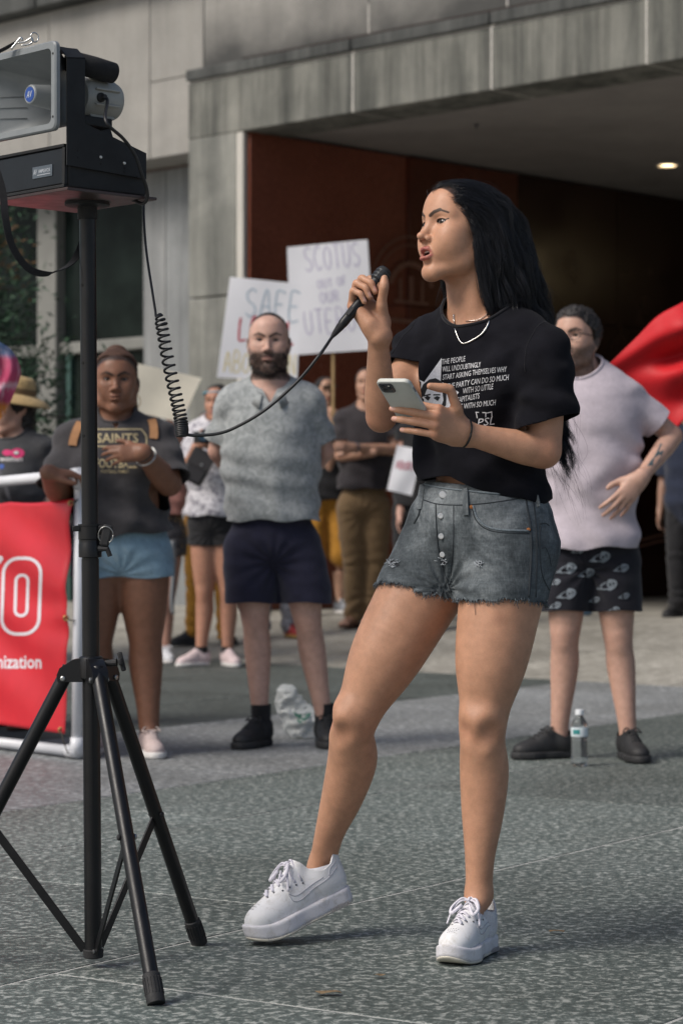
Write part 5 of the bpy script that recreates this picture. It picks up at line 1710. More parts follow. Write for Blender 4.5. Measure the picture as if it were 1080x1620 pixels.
    # sock showing round the ankle
    sk = [cap(ank + V3(0, 0, .006), fr(.055, 0, .060), .034, .036, .01)]
    VK, QK = polygonise(sk, .003)
    top = fr(.05, 0, .100)
    VK, TK = clip(VK, QK, lambda v: (v - top) @ nrm(fr.R[:, 2] + fr.R[:, 0] * -.1))
    so_ = mk('sock', VK, TK, cloth('sock_white', (.62, .62, .66), 500, bump=.4), s)
    return s
HRES = .0024                                           # cell of the speaker's skin
SP = build_speaker()
# ------------------------------------------------------------------ microphone, its coiled cable, the telephone
BLK = plain('black_plastic', (.010, .0105, .012), .42, spec=.35, var=.25, scale=50, bump=.12, bscale=600)
def build_mic(sp):
    ax = sp['MA']; mt = sp['G0'] - ax * .116; mh = sp['G0'] + ax * .066; L = np.linalg.norm(mh - mt)
    root = empty('microphone', mt, 'black handheld microphone in the raised hand of the speaking woman', 'microphone')
    b = MB(); b.lathe([(.0001, .030), (.0085, .030), (.0098, .034), (0.0106, .075), (0.0116, L - .045), (0.0134, L - .036), (0.0136, L - .030)], mt, ax, 28)
    b.build('body', BLK, root)
    g = MB(); h0 = L - .030
    g.lathe([(0.0136, h0), (0.0158, h0 + .002), (0.0163, h0 + .006), (0.0163, h0 + .024), (0.0154, h0 + .030), (0.0126, h0 + .034), (.0001, h0 + .035)], mt, ax, 28)
    g.build('grille', plain('mic_grille', (.014, .015, .017), .55, .3, var=.5, scale=900, bump=.6, bscale=1400), root)
    for z in (.003, .0115, .0205):
        MB().lathe([(0.0164, h0 + z), (0.0172, h0 + z + .001), (0.0172, h0 + z + .003), (0.0164, h0 + z + .004)], mt, ax, 28, caps=False).build('ring', plain('mic_ring', (.035, .038, .042), .35, .2), root)
    for a in np.linspace(0, 2 * math.pi, 9)[:-1]:
        u = nrm(np.cross(ax, (0, 0, 1))); w = np.cross(ax, u); d = u * math.cos(a) + w * math.sin(a)
        MB().box(mt + ax * (h0 + .014) + d * .0164, (.0007, .0007, .0085), np.stack([d, np.cross(ax, d), ax], 1)).build('rib', _mats['mic_ring'], root)
    s = MB()
    s.lathe([(.0040, -.002), (.0045, .002)] + [x for i in range(7) for x in ((.0050 + i * .0005, .004 + i * .0035), (.0058 + i * .0005, .0050 + i * .0035), (.0058 + i * .0005, .0068 + i * .0035), (.0050 + i * .0005, .0075 + i * .0035))] + [(.0085, .031)], mt, ax, 20)
    s.build('strain_relief', plain('rubber_black', (.014, .014, .015), .7), root)
    bt = MB(); side = nrm(np.cross(ax, (0, 0, 1)) * -1)
    sd_ = nrm(V3(-.3, -1, .2) - ax * (V3(-.3, -1, .2) @ ax))
    bt.box(mt + ax * .062 + sd_ * .0105, (.0045, .0020, .010), np.stack([np.cross(ax, sd_), sd_, ax], 1), .001)
    bt.build('switch', BLK, root)
    return mt, ax
def build_cord(mt, ax):
    """straight lead from the microphone, the stretched coil, the straight lead up to the loudspeaker"""
    Y1 = 4.93
    a = [mt - ax * .001, P(505, 562, 4.93), P(470, 604, 4.93), P(420, 648, 4.93), P(375, 675, 4.93), P(345, 686, 4.93), P(312, 689, 4.93), P(297, 688, 4.93)]
    # the coil's axis and radius
    axis = spline([P(288, 690, 4.93), P(286, 664, 4.935), P(279, 630, 4.94), P(270, 590, 4.95), P(262, 550, 4.96), P(257, 520, 4.965), P(252, 500, 4.97)], 40)
    n = len(axis); pts = []
    # turns closer at the bottom
    tt = np.linspace(0, 1, 1500); dens = np.interp(tt, [0, .12, .2, .5, 1], [3.6, 2.6, 1.7, 1.1, .95]); ph = np.cumsum(dens); ph = ph / ph[-1] * 25.5 * 2 * math.pi
    for t, p in zip(tt, ph):
        x = t * (n - 1); i = min(int(x), n - 2); c = lerp(axis[i], axis[i + 1], x - i); d = nrm(axis[i + 1] - axis[i])
        u = nrm(np.cross(d, (0, 1, 0))); w = np.cross(d, u)
        r = .0124 * np.interp(t, [0, .05, .9, 1], [.85, 1, .9, .5])
        pts.append(c + r * (math.cos(p) * u + math.sin(p) * w))
    b = [P(253, 497, 4.97), P(247, 500, 4.97), P(246, 492, 4.975), P(241, 460, 4.98), P(232, 400, 5.0), P(228, 350, 5.01), P(227.5, 312, 5.02), P(229, 285, 5.0)]
    m = MB()
    m.tube(spline(a, 10), .0033, 8); m.tube(pts, .0026, 7); m.tube(spline([pts[-1]] + b, 8), .0026, 8)
    o = m.build('coiled_cable', plain('cord_black', (.012, .012, .013), .45, var=.3), None, smooth=True, auto=0)
    tag(o, 'black coiled cord hanging from the loudspeaker to the microphone', 'cable')
    o2 = None
def build_phone():
    A = P(594, 601, 4.845)
    e1 = nrm(V3(.89, -.45, -.03)); e2 = V3(.38, .75, -.54); e2 = nrm(e2 - e1 * (e1 @ e2)); nb = np.cross(e1, e2); nb = nb if nb[1] < 0 else -nb
    W, Ln, T = .0735, .148, .0105
    c = A + e1 * W / 2 + e2 * Ln / 2
    root = empty('smartphone', c, 'phone in pale grey case held in the speaking woman\'s lower hand', 'phone')
    R = np.stack([e1, e2, nb], 1)
    def rr(w, l, r, n=6):
        out = []
        for cx, cy, a0 in ((w - r, l - r, 0), (-w + r, l - r, 90), (-w + r, -l + r, 180), (w - r, -l + r, 270)):
            out += [(cx + r * math.cos(R_(a0 + 90 * k / n)), cy + r * math.sin(R_(a0 + 90 * k / n))) for k in range(n + 1)]
        return out
    def plate(w, l, r, z0, z1, bev, o=(0, 0)):
        m = MB(); V = []; prof = [(-bev, z0), (-bev * .3, z0 + bev * .3), (0, z0 + bev), (0, z1 - bev), (-bev * .3, z1 - bev * .3), (-bev, z1)]
        n = None
        for d, z in prof:
            ring = rr(w + d, l + d, r); n = len(ring)
            V += [c + R @ np.array((x + o[0], y + o[1], z)) for x, y in ring]
        Fs = [(i * n + k, i * n + (k + 1) % n, (i + 1) * n + (k + 1) % n, (i + 1) * n + k) for i in range(len(prof) - 1) for k in range(n)]
        return m.put(V, Fs + [tuple(range(n))[::-1], tuple((len(prof) - 1) * n + k for k in range(n))])
    plate(W / 2, Ln / 2, .011, -T / 2, T / 2, .0028).build('case', plain('case_grey', (.50, .51, .47), .5, var=.05, scale=20), root)
    plate(.0335, .071, .009, -T / 2 - .0008, -T / 2 + .001, .0003).build('screen', plain('screen_black', (.01, .01, .012), .08), root)
    cb = plate(.0155, .0155, .007, T / 2 - .001, T / 2 + .0014, .0006, (-W / 2 + .0195, -Ln / 2 + .0195)).build('camera_bump', plain('camera_glass', (.05, .05, .055), .2), root)
    for x, y in ((-.0062, -.0062), (-.0062, .0062), (.0062, 0)):
        MB().lathe([(.0052, 0), (.0052, .0012), (.0040, .0014), (.0036, .0008), (.0001, .0008)], c + R @ np.array((-W / 2 + .0195 + x, -Ln / 2 + .0195 + y, T / 2 + .0012)), nb, 18).build('lens', plain('lens_black', (.006, .006, .009), .06, spec=.8), cb)
    MB().lathe([(.0020, 0), (.0020, .0004), (.0001, .0005)], c + R @ np.array((-W / 2 + .0257, -Ln / 2 + .0120, T / 2 + .0013)), nb, 12).build('flash', plain('flash_white', (.7, .68, .6), .3), cb)
    MB().box(c + R @ np.array((W / 2 + .0002, -Ln / 2 + .032, 0)), (.0006, .007, .0022), R, .0004).build('side_button', plain('button_grey', (.18, .18, .18), .4), root)
_mt, _ma = build_mic(SP)
build_cord(_mt, _ma)
build_phone()
# ------------------------------------------------------------------ tripod stand and loudspeaker
BLKM = plain('stand_black', (.0055, .0055, .0065), .36, .0, spec=.40, var=.25, scale=14, bump=.06, bscale=300)
RUB = plain('rubber_black', (.008, .008, .009), .7, spec=.3)
STEEL = plain('bolt_steel', (.35, .35, .34), .35, .9)
def build_tripod():
    pb = P(148, 1512, 4.93); ptp = P(138.5, 300, 4.93)
    at = lambda py: lerp(pb, ptp, (1512 - py) / 1212)
    root = empty('tripod_stand', pb * (1, 1, 0), 'black tripod stand carrying the loudspeaker, with crossed leg braces', 'tripod stand')
    ax = nrm(ptp - pb)
    m = MB(); m.tube([at(1514), at(884)], .0178, 28); m.build('lower_pole', BLKM, root)
    m = MB(); m.tube([at(884), at(302)], .0172 * .98, 28); m.build('upper_pole', BLKM, root)
    ho = MB()
    for y in (452, 575, 690, 1270): ho.lathe([(.0032, .016), (.0032, .0176), (.0001, .0176)], at(y), nrm(V3(-.62, -.78, 0)), 10)
    ho.build('pin_hole', plain('hole_black', (.002, .002, .002), .9), root)
    m = MB(); m.lathe([(.0195, .0), (.0235, .001), (.0235, .027), (.0228, .029), (.0228, .036), (.0238, .038), (.0238, .063), (.0245, .064), (.0245, .068), (.018, .0685)], at(882), ax, 32)
    cl = m.build('height_clamp', BLKM, root)
    for s_ in (1, -1):
        MB().box(at(836) + V3(-.026 if s_ < 0 else .026, -.010, 0), (.008, .006, .006), None, .002).build('clamp_lug', BLKM, cl)
    k = MB(); c = at(850) + V3(.034, -.016, .004)
    k.box(c, (.010, .005, .022), rot_y(12), .004); k.lathe([(.005, 0), (.005, .02)], at(850) + V3(.016, -.012, 0), (1, -.2, 0), 12)
    k.build('clamp_knob', RUB, cl)
    MB().tube(ring_pts(at(848) + V3(.034, -.020, .002), V3(0, 1, .1), .015, 1.15), .0012, 6).build('pin_ring', STEEL, cl, smooth=True, auto=0)
    MB().tube([at(868) + V3(.018, -.012, 0), at(868) + V3(.036, -.014, 0), at(880) + V3(.042, -.014, 0)], [.007, .006, .005], 10).build('locking_pin', RUB, cl)
    hub = at(1052)
    feet = [P(0, 0, 1) * 0 + V3(-.868, 4.955, 0), V3((246 - CXP) / FPX * 4.54, 4.54, 0), V3((314 - CXP) / FPX * 5.19, 5.19, 0)]
    h = MB(); h.lathe([(.020, -.030), (.026, -.026), (.027, .006), (.024, .016), (.021, .018)], hub, ax, 28)
    hb = h.build('hub', BLKM, root)
    for i, ft in enumerate(feet):
        d = nrm((ft - hub) * (1, 1, 0)); s_ = np.cross((0, 0, 1), d)
        a0 = hub + d * .050 + V3(0, 0, -.016); 
        # bracket that holds the leg
        bk = MB(); R3 = np.stack([d, s_, V3(0, 0, 1)], 1)
        prof = [(.014, .014), (.034, .012), (.062, -.006), (.068, -.020), (.066, -.034), (.014, -.034)]
        bk.prism(prof, hub - s_ * .0165, d, V3(0, 0, 1), s_, .033)
        b_ = bk.build('leg_bracket', BLKM, hb, auto=40)
        for q in (.055, .022):
            for sg in (1, -1): MB().lathe([(.0052, 0), (.0052, .003), (.003, .0042), (.0001, .0044)], hub + d * q + V3(0, 0, -.027) + s_ * .0165 * sg, s_ * sg, 10).build('screw', STEEL, b_) if q > .03 else None
        e = ft + V3(0, 0, .012) ; ln = MB(); dl = nrm(e - a0)
        ln.tube([a0 - dl * .012, e - dl * .012], .0148, 24)
        lg = ln.build('leg', BLKM, root)
        MB().lathe([(.0152, -.050), (.0172, -.048), (.0178, -.006), (.0180, .004), (.0172, .010), (.0001, .011)], e, dl, 24).build('rubber_foot', RUB, lg)
        rb = MB()
        for q in range(18):
            a = q * 2 * math.pi / 18; u = nrm(np.cross(dl, (0, 0, 1))); w = np.cross(dl, u); dd = u * math.cos(a) + w * math.sin(a)
            rb.box(e - dl * .024 + dd * .0178, (.0008, .0012, .016), np.stack([dd, np.cross(dl, dd), dl], 1))
        tag(rb.build('foot_ribs', RUB, lg), kind='stuff')
        t = (.9 - (1295 - HZ) / FPX * 4.93); mid = lerp(a0, e, .52)
        # flat brace from the foot of the pole to the leg
        p0 = at(1503) + d * .018; br = strip2(p0, mid, .0085, .0022, s_)
        br.build('brace', BLKM, root)
        for sg in (1, -1): MB().lathe([(.0060, 0), (.0060, .003), (.0035, .0048), (.0001, .005)], mid + s_ * sg * .0152, s_ * sg, 10).build('screw', STEEL if sg > 0 else RUB, lg)
        MB().lathe([(.0045, 0), (.0045, .003), (.0001, .004)], p0 - s_ * .0035 , -s_, 10).build('screw', STEEL, root)
    MB().lathe([(.018, -.004), (.0205, -.002), (.0212, .012), (.0185, .014)], at(1512), ax, 24).build('pole_foot', RUB, root)
    kn = MB(); kc = hub + V3(.030, -.012, .004)
    kn.tube([kc, kc + V3(.024, -.004, .002)], [.006, .008], 12); kn.box(kc + V3(.034, -.006, .004), (.005, .005, .020), rot_y(-14), .003); kn.box(kc + V3(.032, -.006, .004), (.004, .018, .007), rot_y(-14), .003)
    kn.build('wing_knob', RUB, hb)
def strip2(a, b, hw, th, side):
    m = MB(); d = nrm(b - a); s_ = nrm(side - d * (side @ d)); n = np.cross(d, s_)
    return m.box((a + b) / 2, (np.linalg.norm(b - a) / 2, th, hw), np.stack([d, s_, n], 1), .0006)
build_tripod()

def build_loudspeaker():
    K = P(108, 250, 4.76) * (1, 1, 0)
    EX = V3(math.sin(R_(43)), -math.cos(R_(43)), 0); EB = V3(math.cos(R_(43)), math.sin(R_(43)), 0); U = V3(0, 0, 1)
    R3 = np.stack([EX, EB, U], 1)
    zz = lambda py, Y=4.76: CH + (HZ - py) / FPX * Y
    q = lambda u, v, z: K + EX * u + EB * v + U * z
    root = empty('loudspeaker', q(-.1, .1, zz(300)), 'grey horn loudspeaker with black amplifier box on top of the tripod', 'loudspeaker')
    MET = plain('metal_black', (.013, .0135, .014), .55, .0, spec=.3, var=.2, scale=20, bump=.25, bscale=900)
    PAN = plain('panel_black', (.007, .009, .012), .35, spec=.35, var=.2, scale=10)
    GREY = plain('horn_grey', (.20, .215, .22), .42, var=.12, scale=12, bump=.05, bscale=300)
    GRL = plain('driver_grey', (.30, .30, .275), .5, var=.1, scale=15, bump=.08, bscale=400)
    W = .262
    zb, zt = zz(296), zz(228)
    MB().box(q(-W / 2, .098, (zb + zt) / 2), (W / 2, .098, (zt - zb) / 2), R3, .004).build('amplifier_case', MET, root)
    pn = MB(); pn.box(q(-W / 2, -.0015, (zb + zt) / 2 + .001), (W / 2 - .012, .0025, (zt - zb) / 2 - .007), R3, .002)
    po = pn.build('front_panel', PAN, root)
    fr = MB()
    for z in (zb + .003, zt - .002): fr.box(q(-W / 2, -.004, z), (W / 2 - .003, .004, .003), R3, .001)
    for u in (-.0055, -W + .0055): fr.box(q(u, -.004, (zb + zt) / 2), (.0045, .0038, (zt - zb) / 2 - .006), R3, .001)
    fr.build('panel_frame', MET, root)
    # badge: plate with the maker's mark and name
    t1 = TEXT2D
    cu = q(-.078, -.0048, (zb + zt) / 2 - .004)
    bd = MB(); bd.box(cu, (.033, .0010, .0115), R3, .0006); bo = bd.build('badge', plain('badge_grey', (.10, .12, .14), .35, .3), po)
    SILV = plain('badge_silver', (.55, .57, .6), .35, .4)
    def text(body, c, h, par, mat, shear=0., w=None):
        v, fs = t1(body, 1, shear, 1, .012); v = v - (v.min(0) + v.max(0)) / 2
        sy = h / np.ptp(v[:, 1]); sx = sy if w is None else w / np.ptp(v[:, 0])
        return mk('lettering', [c + EX * x * sx + U * y * sy for x, y in v], fs, mat, par, smooth=False)
    cc = cu - EB * .0016
    text('AMPLIVOX', cc + EX * .008 + U * .0015, .0072, bo, SILV, w=.040)
    text('AV', cc - EX * .023 + U * .001, .011, bo, SILV, .25, w=.013)
    MB().box(cc + EX * .006 - U * .006, (.022, .0002, .0006), R3).build('underline', SILV, bo)
    # underside plate, reddish from the varnished board
    MB().box(q(-W / 2 + .01, .10, zb - .005), (W / 2 + .004, .112, .003), R3, .001).build('base_plate', plain('base_red', (.040, .022, .019), .35, var=.3, scale=6), root)
    MB().lathe([(.046, -.0002), (.046, -.006), (.040, -.008), (.020, -.009), (.020, -.034), (.0001, -.034)], q(-.088, .128, zb - .008) * (0, 0, 1) + P(138.5, 300, 4.93) * (1, 1, 0), U, 32).build('pole_socket', MET, root)
    # bracket: bent plate on the right side, over the top
    th = .0025
    ys = lambda py: zz(py)
    side = [(-.008, ys(262)), (.190, ys(240) - .036), (.190, ys(240) + .016), (.052, ys(196)), (.036, ys(196) + .004), (.036, ys(88)), (-.008, ys(92))]
    b = MB(); b.prism(side, K + EX * .005, EB, U, EX, th)
    br = b.build('side_bracket', MET, root)
    slope = [(.036, ys(88)), (-.008, ys(92))]
    b = MB(); V = [q(.0075, -.008, ys(92)), q(.0075, .036, ys(88)), q(-.018, .036, ys(76) + .006), q(-.018, -.008, ys(76) + .004)]
    b.put(V + [v - U * .003 for v in V], [(0, 1, 2, 3), (7, 6, 5, 4), (0, 3, 7, 4), (1, 0, 4, 5), (2, 1, 5, 6), (3, 2, 6, 7)]).build('bent_corner', MET, br)
    MB().box(q(-.018 - .115, .014, ys(76) + .0035), (.115, .022, .0016), R3, .0006).build('top_strap', MET, br)
    for v, z, r in ((.075, ys(243), .0032), (.134, ys(243) - .006, .0032)):
        MB().lathe([(r, 0), (r * .8, .0018), (.0001, .0022)], q(.0075, v, z), EX, 12).build('rivet', plain('rivet_white', (.55, .55, .53), .35, .5), br)
    hs = MB()
    for v, z in ((.018, ys(238)), (.018, ys(248)), (.075, ys(254)), (.134, ys(256)), (.134, ys(262)), (.165, ys(268))): hs.lathe([(.0018, 0), (.0018, .0004), (.0001, .0004)], q(.0075, v, z), EX, 8)
    hs.build('screw_hole', plain('hole_black', (.002,) * 3, .9), br)
    # horn: front frame, flare inside and out, centre cone with badge
    HW, HH, uc, zc = .150, .088, -.148, zz(137)
    v0 = -.030
    def rect(hw, hh, v, r, n=5, du=0):
        out = []
        for cx, cz, a0 in ((hw - r, hh - r, 0), (-hw + r, hh - r, 90), (-hw + r, -hh + r, 180), (hw - r, -hh + r, 270)):
            out += [q(uc + du + cx + r * math.cos(R_(a0 + 90 * k / n)), v, zc + cz + r * math.sin(R_(a0 + 90 * k / n))) for k in range(n + 1)]
        return out
    def loft(rings, cap_last=False):
        m = MB(); n = len(rings[0]); V = [p for r_ in rings for p in r_]
        Fs = [(i * n + k, i * n + (k + 1) % n, (i + 1) * n + (k + 1) % n, (i + 1) * n + k) for i in range(len(rings) - 1) for k in range(n)]
        if cap_last: Fs.append(tuple((len(rings) - 1) * n + k for k in range(n)))
        return m.put(V, Fs)
    fr_ = loft([rect(HW - .014, HH - .014, v0 + .003, .012), rect(HW - .014, HH - .014, v0 - .002, .012), rect(HW - .003, HH - .003, v0 - .002, .012), rect(HW, HH, v0 + .001, .014), rect(HW, HH, v0 + .009, .014), rect(HW - .008, HH - .008, v0 + .010, .012)])
    ho = fr_.build('horn_frame', GREY, root, auto=40)
    inn = loft([rect(HW - .014, HH - .014, v0 + .003, .012), rect(HW * .70, HH * .78, v0 + .045, .014), rect(HW * .45, HH * .62, v0 + .085, .02), rect(HW * .27, HH * .5, v0 + .125, .03)], True)
    io = inn.build('horn_flare', GREY, root, auto=50)
    out = loft([rect(HW - .008, HH - .008, v0 + .010, .012), rect(HW * .74, HH * .82, v0 + .05, .016), rect(HW * .50, HH * .68, v0 + .09, .024), rect(HW * .33, HH * .58, v0 + .128, .036)], True)
    out.build('horn_back', GREY, root, auto=50)
    for z in (-.030, -.008, .014):
        MB().tube([q(uc - .133, v0 + .008, zc + z), q(uc - .103, v0 + .045, zc + z), q(uc - .066, v0 + .085, zc + z)], .0009, 6).build('horn_rib', GREY, io, smooth=True, auto=0)
    cn = MB(); ce = q(-.094, v0 + .006, zc - .006)
    cn.lathe([(.0185, 0), (.0200, .002), (.0205, .008), (.030, .10)], ce, EB, 32)
    cn.lathe([(.0150, -.0004), (.0165, -.001), (.0185, 0)], ce, EB, 32, caps=False)
    co = cn.build('centre_cone', GREY, root)
    MB().lathe([(.0001, -.0012), (.0148, -.0012), (.0150, .001)], ce, EB, 32, caps=False).build('blue_badge', plain('badge_blue', (.012, .055, .26), .35), co)
    text('AV', ce - EB * .0016, .0135, co, SILV, .28, w=.019)
    for z in (-.062, .062): MB().lathe([(.0024, 0), (.0024, -.0008), (.0001, -.0008)], q(uc + HW - .008, v0 - .0018, zc + z), EB, 10).build('screw_hole', _mats['hole_black'], ho)
    # driver
    dc = q(-.062, .090, zc - .004)
    MB().lathe([(.036, -.02), (.0410, -.012), (.0415, .035), (.0410, .058), (.036, .070), (.024, .076), (.0001, .078)], dc, EB, 40).build('driver', GRL, root, auto=40)
    for a in (64, 18, -22, -60, 110, 160, 200, 250):
        d = EX * math.cos(R_(a)) + U * math.sin(R_(a)); t = np.cross(EB, d)
        MB().box(dc + EB * .024 + d * .0430, (.0045, .0024, .030), np.stack([d, t, EB], 1), .0015).build('driver_rib', GRL, root)
    MB().box(dc + EB * .01 - U * .050, (.030, .035, .010), R3, .003).build('driver_foot', MET, root)
    # foam handle and the plate behind it
    MB().tube([q(-.022, .020, ys(92)), q(-.022, .080, ys(96)), q(-.022, .128, ys(100))], [.0215, .0220, .0210], 24).build('handle', plain('foam_black', (.012, .012, .013), .95, bump=.9, bscale=500), root, smooth=True, auto=0)
    bp = MB(); bp.prism([(.108, ys(108)), (.126, ys(106)), (.186, ys(228)), (.165, ys(232)), (.140, ys(196)), (.112, ys(130))], K - EX * .135 + EB * .012, EB, U, EX, .045)
    bp.build('rear_plate', MET, root)
    # cable from the driver to the back of the box
    pts = [dc + EX * .042 + EB * .006 - U * .004, dc + EX * .058 + EB * .010 - U * .010, P(168, 192, 4.75), P(196, 220, 4.79), P(214, 246, 4.82), P(224, 274, 4.84), P(232, 298, 4.86), P(233, 314, 4.87), P(226, 322, 4.88), P(212, 317, 4.90), P(200, 312, 4.92)]
    MB().tube(spline(pts, 8), .0036, 10).build('speaker_lead', plain('cord_black', (.012,) * 3, .45), root, smooth=True, auto=0)
    MB().lathe([(.0095, -.004), (.0095, .006), (.006, .010), (.0045, .018)], dc + EX * .039 + EB * .006 - U * .003, EX, 16).build('cable_gland', RUB, root)
    # webbing strap and its clip
    st = spline([P(-12, 250, 4.80), P(4, 300, 4.80), P(9, 345, 4.80), P(20, 390, 4.82), P(45, 424, 4.85), P(75, 433, 4.88), P(104, 424, 4.92), P(122, 405, 4.955), P(134, 370, 4.965), P(142, 330, 4.96)], 6)
    strip(st, .0072, .002, V3(.9, .3, .35)).build('strap', plain('webbing', (.012, .012, .014), .85, bump=.6, bscale=700), root, smooth=False)
    SV = plain('clip_steel', (.6, .6, .58), .28, .95)
    cp = MB(); cp.tube(spline([P(18, 78, 4.82), P(26, 68, 4.82), P(33, 60, 4.82), P(36, 64, 4.82)], 5), .0024, 8); cp.tube(spline([P(28, 68, 4.82), P(40, 66, 4.82), P(50, 60, 4.82), P(52, 66, 4.82), P(46, 70, 4.82), P(34, 72, 4.82)], 5), .0019, 8)
    cp.tube(ring_pts(P(55, 59, 4.82), V3(.5, -.8, 0), .0085, 1.1), .0013, 8)
    cp.build('snap_hook', SV, root, smooth=True, auto=0)
    MB().tube([P(-10, 86, 4.84), P(10, 76, 4.83), P(30, 64, 4.83)], [.008, .008, .005], 8, flat=(1, .3)).build('strap_end', _mats['webbing'], root, smooth=True, auto=0)
build_loudspeaker()
# ------------------------------------------------------------------ the crowd
def person(label, px, Y, H, yaw, group=None, skin=(.5, .3, .22), head=None, J=None, sz=None, shirt=None, bottom=None, shoes=None, hair=None,
           face=None, res=.006, hscale=None, hands='relax', arm=1.0, leg=1.0, feet=None, look=(0, 0), hr=None, zg=None, legs=True, hw=1.0):
    """a standing person: skeleton from height and facing, joints overridden by J {name: (px, py, dY)};
    shirt=(material, hem py, sleeve fraction, extra drape, neck radius, collar), bottom=(material, hem py or None, looseness), shoes=(material, sole material)"""
    LIMB_N[0] = 5 if res < .006 else 3
    J = J or {}; zg = gz((px - CXP) / FPX * Y, Y) if zg is None else zg
    o = V3((px - CXP) / FPX * Y, Y, zg)
    f = V3(-math.sin(R_(yaw)), -math.cos(R_(yaw)), 0); L = np.cross((0, 0, 1), f); U = V3(0, 0, 1)
    root = empty('person', o, label, 'person', group or 'people standing in the crowd')
    B = lambda fx, ly, uz: o + (f * fx + L * ly + U * uz) * H
    def jt(n, d):
        if n in J: a = J[n]; return P(a[0], a[1], Y + (a[2] if len(a) > 2 else 0))
        return d
    Pv = jt('Pv', B(0, 0, .535)); Wp = jt('Wp', B(.004, 0, .615)); C = jt('C', B(.004, 0, .725)); Np = jt('Np', B(-.012, 0, .832))
    shL = jt('shL', B(-.006, .098 * hw, .802)); shR = jt('shR', B(-.006, -.098 * hw, .802))
    elL = jt('elL', shL + (L * .035 + f * -.01 - U * .175) * H); elR = jt('elR', shR + (L * -.035 + f * -.01 - U * .175) * H)
    wrL = jt('wrL', elL + (L * .005 + f * .03 - U * .145) * H); wrR = jt('wrR', elR + (L * -.005 + f * .03 - U * .145) * H)
    hipL = jt('hipL', B(0, .052, .52)); hipR = jt('hipR', B(0, -.052, .52))
    knL = jt('knL', B(.012, .058, .275)); knR = jt('knR', B(.012, -.058, .275))
    anL = jt('anL', B(-.01, .060, .050)); anR = jt('anR', B(-.01, -.060, .050))
    k = H / 1.75
    z0 = dict(chest=(.118, .165, .19), waist=(.108, .145, .17), pelvis=(.118, .155, .13), sh=.058, trap=.045)
    z0.update(sz or {})
    z0 = {a: (tuple(x * k for x in b) if isinstance(b, tuple) else (b if a == 'extra' else b * k)) for a, b in z0.items()}
    A, TR = torso_prims(Np, C, Wp, Pv, f, L, z0, shL, shR, .07 * k)
    hd = head or {}
    hc = P(hd['p'][0], hd['p'][1], Y + (hd['p'][2] if len(hd['p']) > 2 else -.02)) if 'p' in hd else Np + U * .098 * H + f * .02
    Hf = Fr(hc, yawR(hd.get('yaw', yaw), hd.get('pitch', 0), hd.get('roll', 0)), hd.get('s', hscale or H * .565))
    st = dict(face or {})
    nr = st.pop('neck', .056) * k
    A += [cap(Hf(-.020, 0, -.040), lerp(Hf(-.02, 0, -.06), Np, .6), nr * .95, nr, .03, tag='neck'), cap(lerp(Hf(-.02, 0, -.06), Np, .6), Np - U * .03, nr, nr * 1.15, .03, tag='neck')]
    hp_kw = {a: st.pop('_' + a) for a in ('w', 'jaw', 'nose', 'chin', 'lips', 'brow') if '_' + a in st}
    A += head_prims(Hf, mouth=st.get('mouth', 0), eye=.0052, **hp_kw)
    if legs:
        fl = f
        g = leg * k
        A += leg_prims(hipL, knL, anL, nrm(f + L * .15), .094 * g, .080 * g, .058 * g, .060 * g, .036 * g, 'legL', .016)
        A += leg_prims(hipR, knR, anR, nrm(f - L * .15), .094 * g, .080 * g, .058 * g, .060 * g, .036 * g, 'legR', .016)
    a_ = arm * k
    A += arm_prims(shL, elL, wrL, .052 * a_, .046 * a_, .039 * a_, .041 * a_, .027 * a_, 'armL')
    A += arm_prims(shR, elR, wrR, .052 * a_, .046 * a_, .039 * a_, .041 * a_, .027 * a_, 'armR')
    hsc = H / 1.75 * 1.02
    for s_, el, wr, key in ((1, elL, wrL, 'L'), (-1, elR, wrR, 'R')):
        hk = hands.get(key, {}) if isinstance(hands, dict) else {}
        if hk is None: continue
        x = V3(*hk['x']) if 'x' in hk else nrm(wr - el)
        z = V3(*hk['z']) if 'z' in hk else L * s_
        y = V3(*hk['y']) if 'y' in hk else f
        A += hand_prims(wr, x, z, y, hsc * hk.get('s', 1), hk.get('curl', RELAX), spread=hk.get('spread', (6, 1, -4, -10)), kf=.006, rw=.024, th=1.08)[0]
    toes = {}
    if legs:
        for s_, an, key in ((1, anL, 'L'), (-1, anR, 'R')):
            d = nrm(V3(*feet[key])) if feet and key in feet else nrm(f + L * .25 * s_)
            toes[key] = d
            A += [cap(an - U * .01, an - U * .050 * k + d * .09 * k, .027 * k, .016 * k, .02, tag='foot')]
    fine = [(ball_plane(Hf(-.02, 0, -.13), Hf.R[:, 2], Hf.o, .24), hr or res * .62)]
    V, Q = polygonise_fine(A, res, fine)
    skin = np.array(skin)
    col = np.tile(skin, (len(V), 1)); Lh = Hf.loc(V); m = np.linalg.norm(Lh - (.02, 0, 0), axis=1) < .17
    col[m] = face_colour(Lh[m], skin, st)
    for c, r in ((knL, .06), (knR, .06), (elL, .05), (elR, .05)):
        w = (.4 * (1 - sstep(r * .4, r * 1.3, np.linalg.norm(V - c, axis=1))))[:, None]
        col = col * (1 - w) + w * skin * (.92, .70, .66)
    out = dict(root=root, Hf=Hf, A=A, f=f, L=L, U=U, C=C, Wp=Wp, Pv=Pv, Np=Np, shL=shL, shR=shR, elL=elL, elR=elR, wrL=wrL, wrR=wrR, knL=knL, knR=knR, anL=anL, anR=anR, k=k, Y=Y)
    Nv = normals(V, Q)
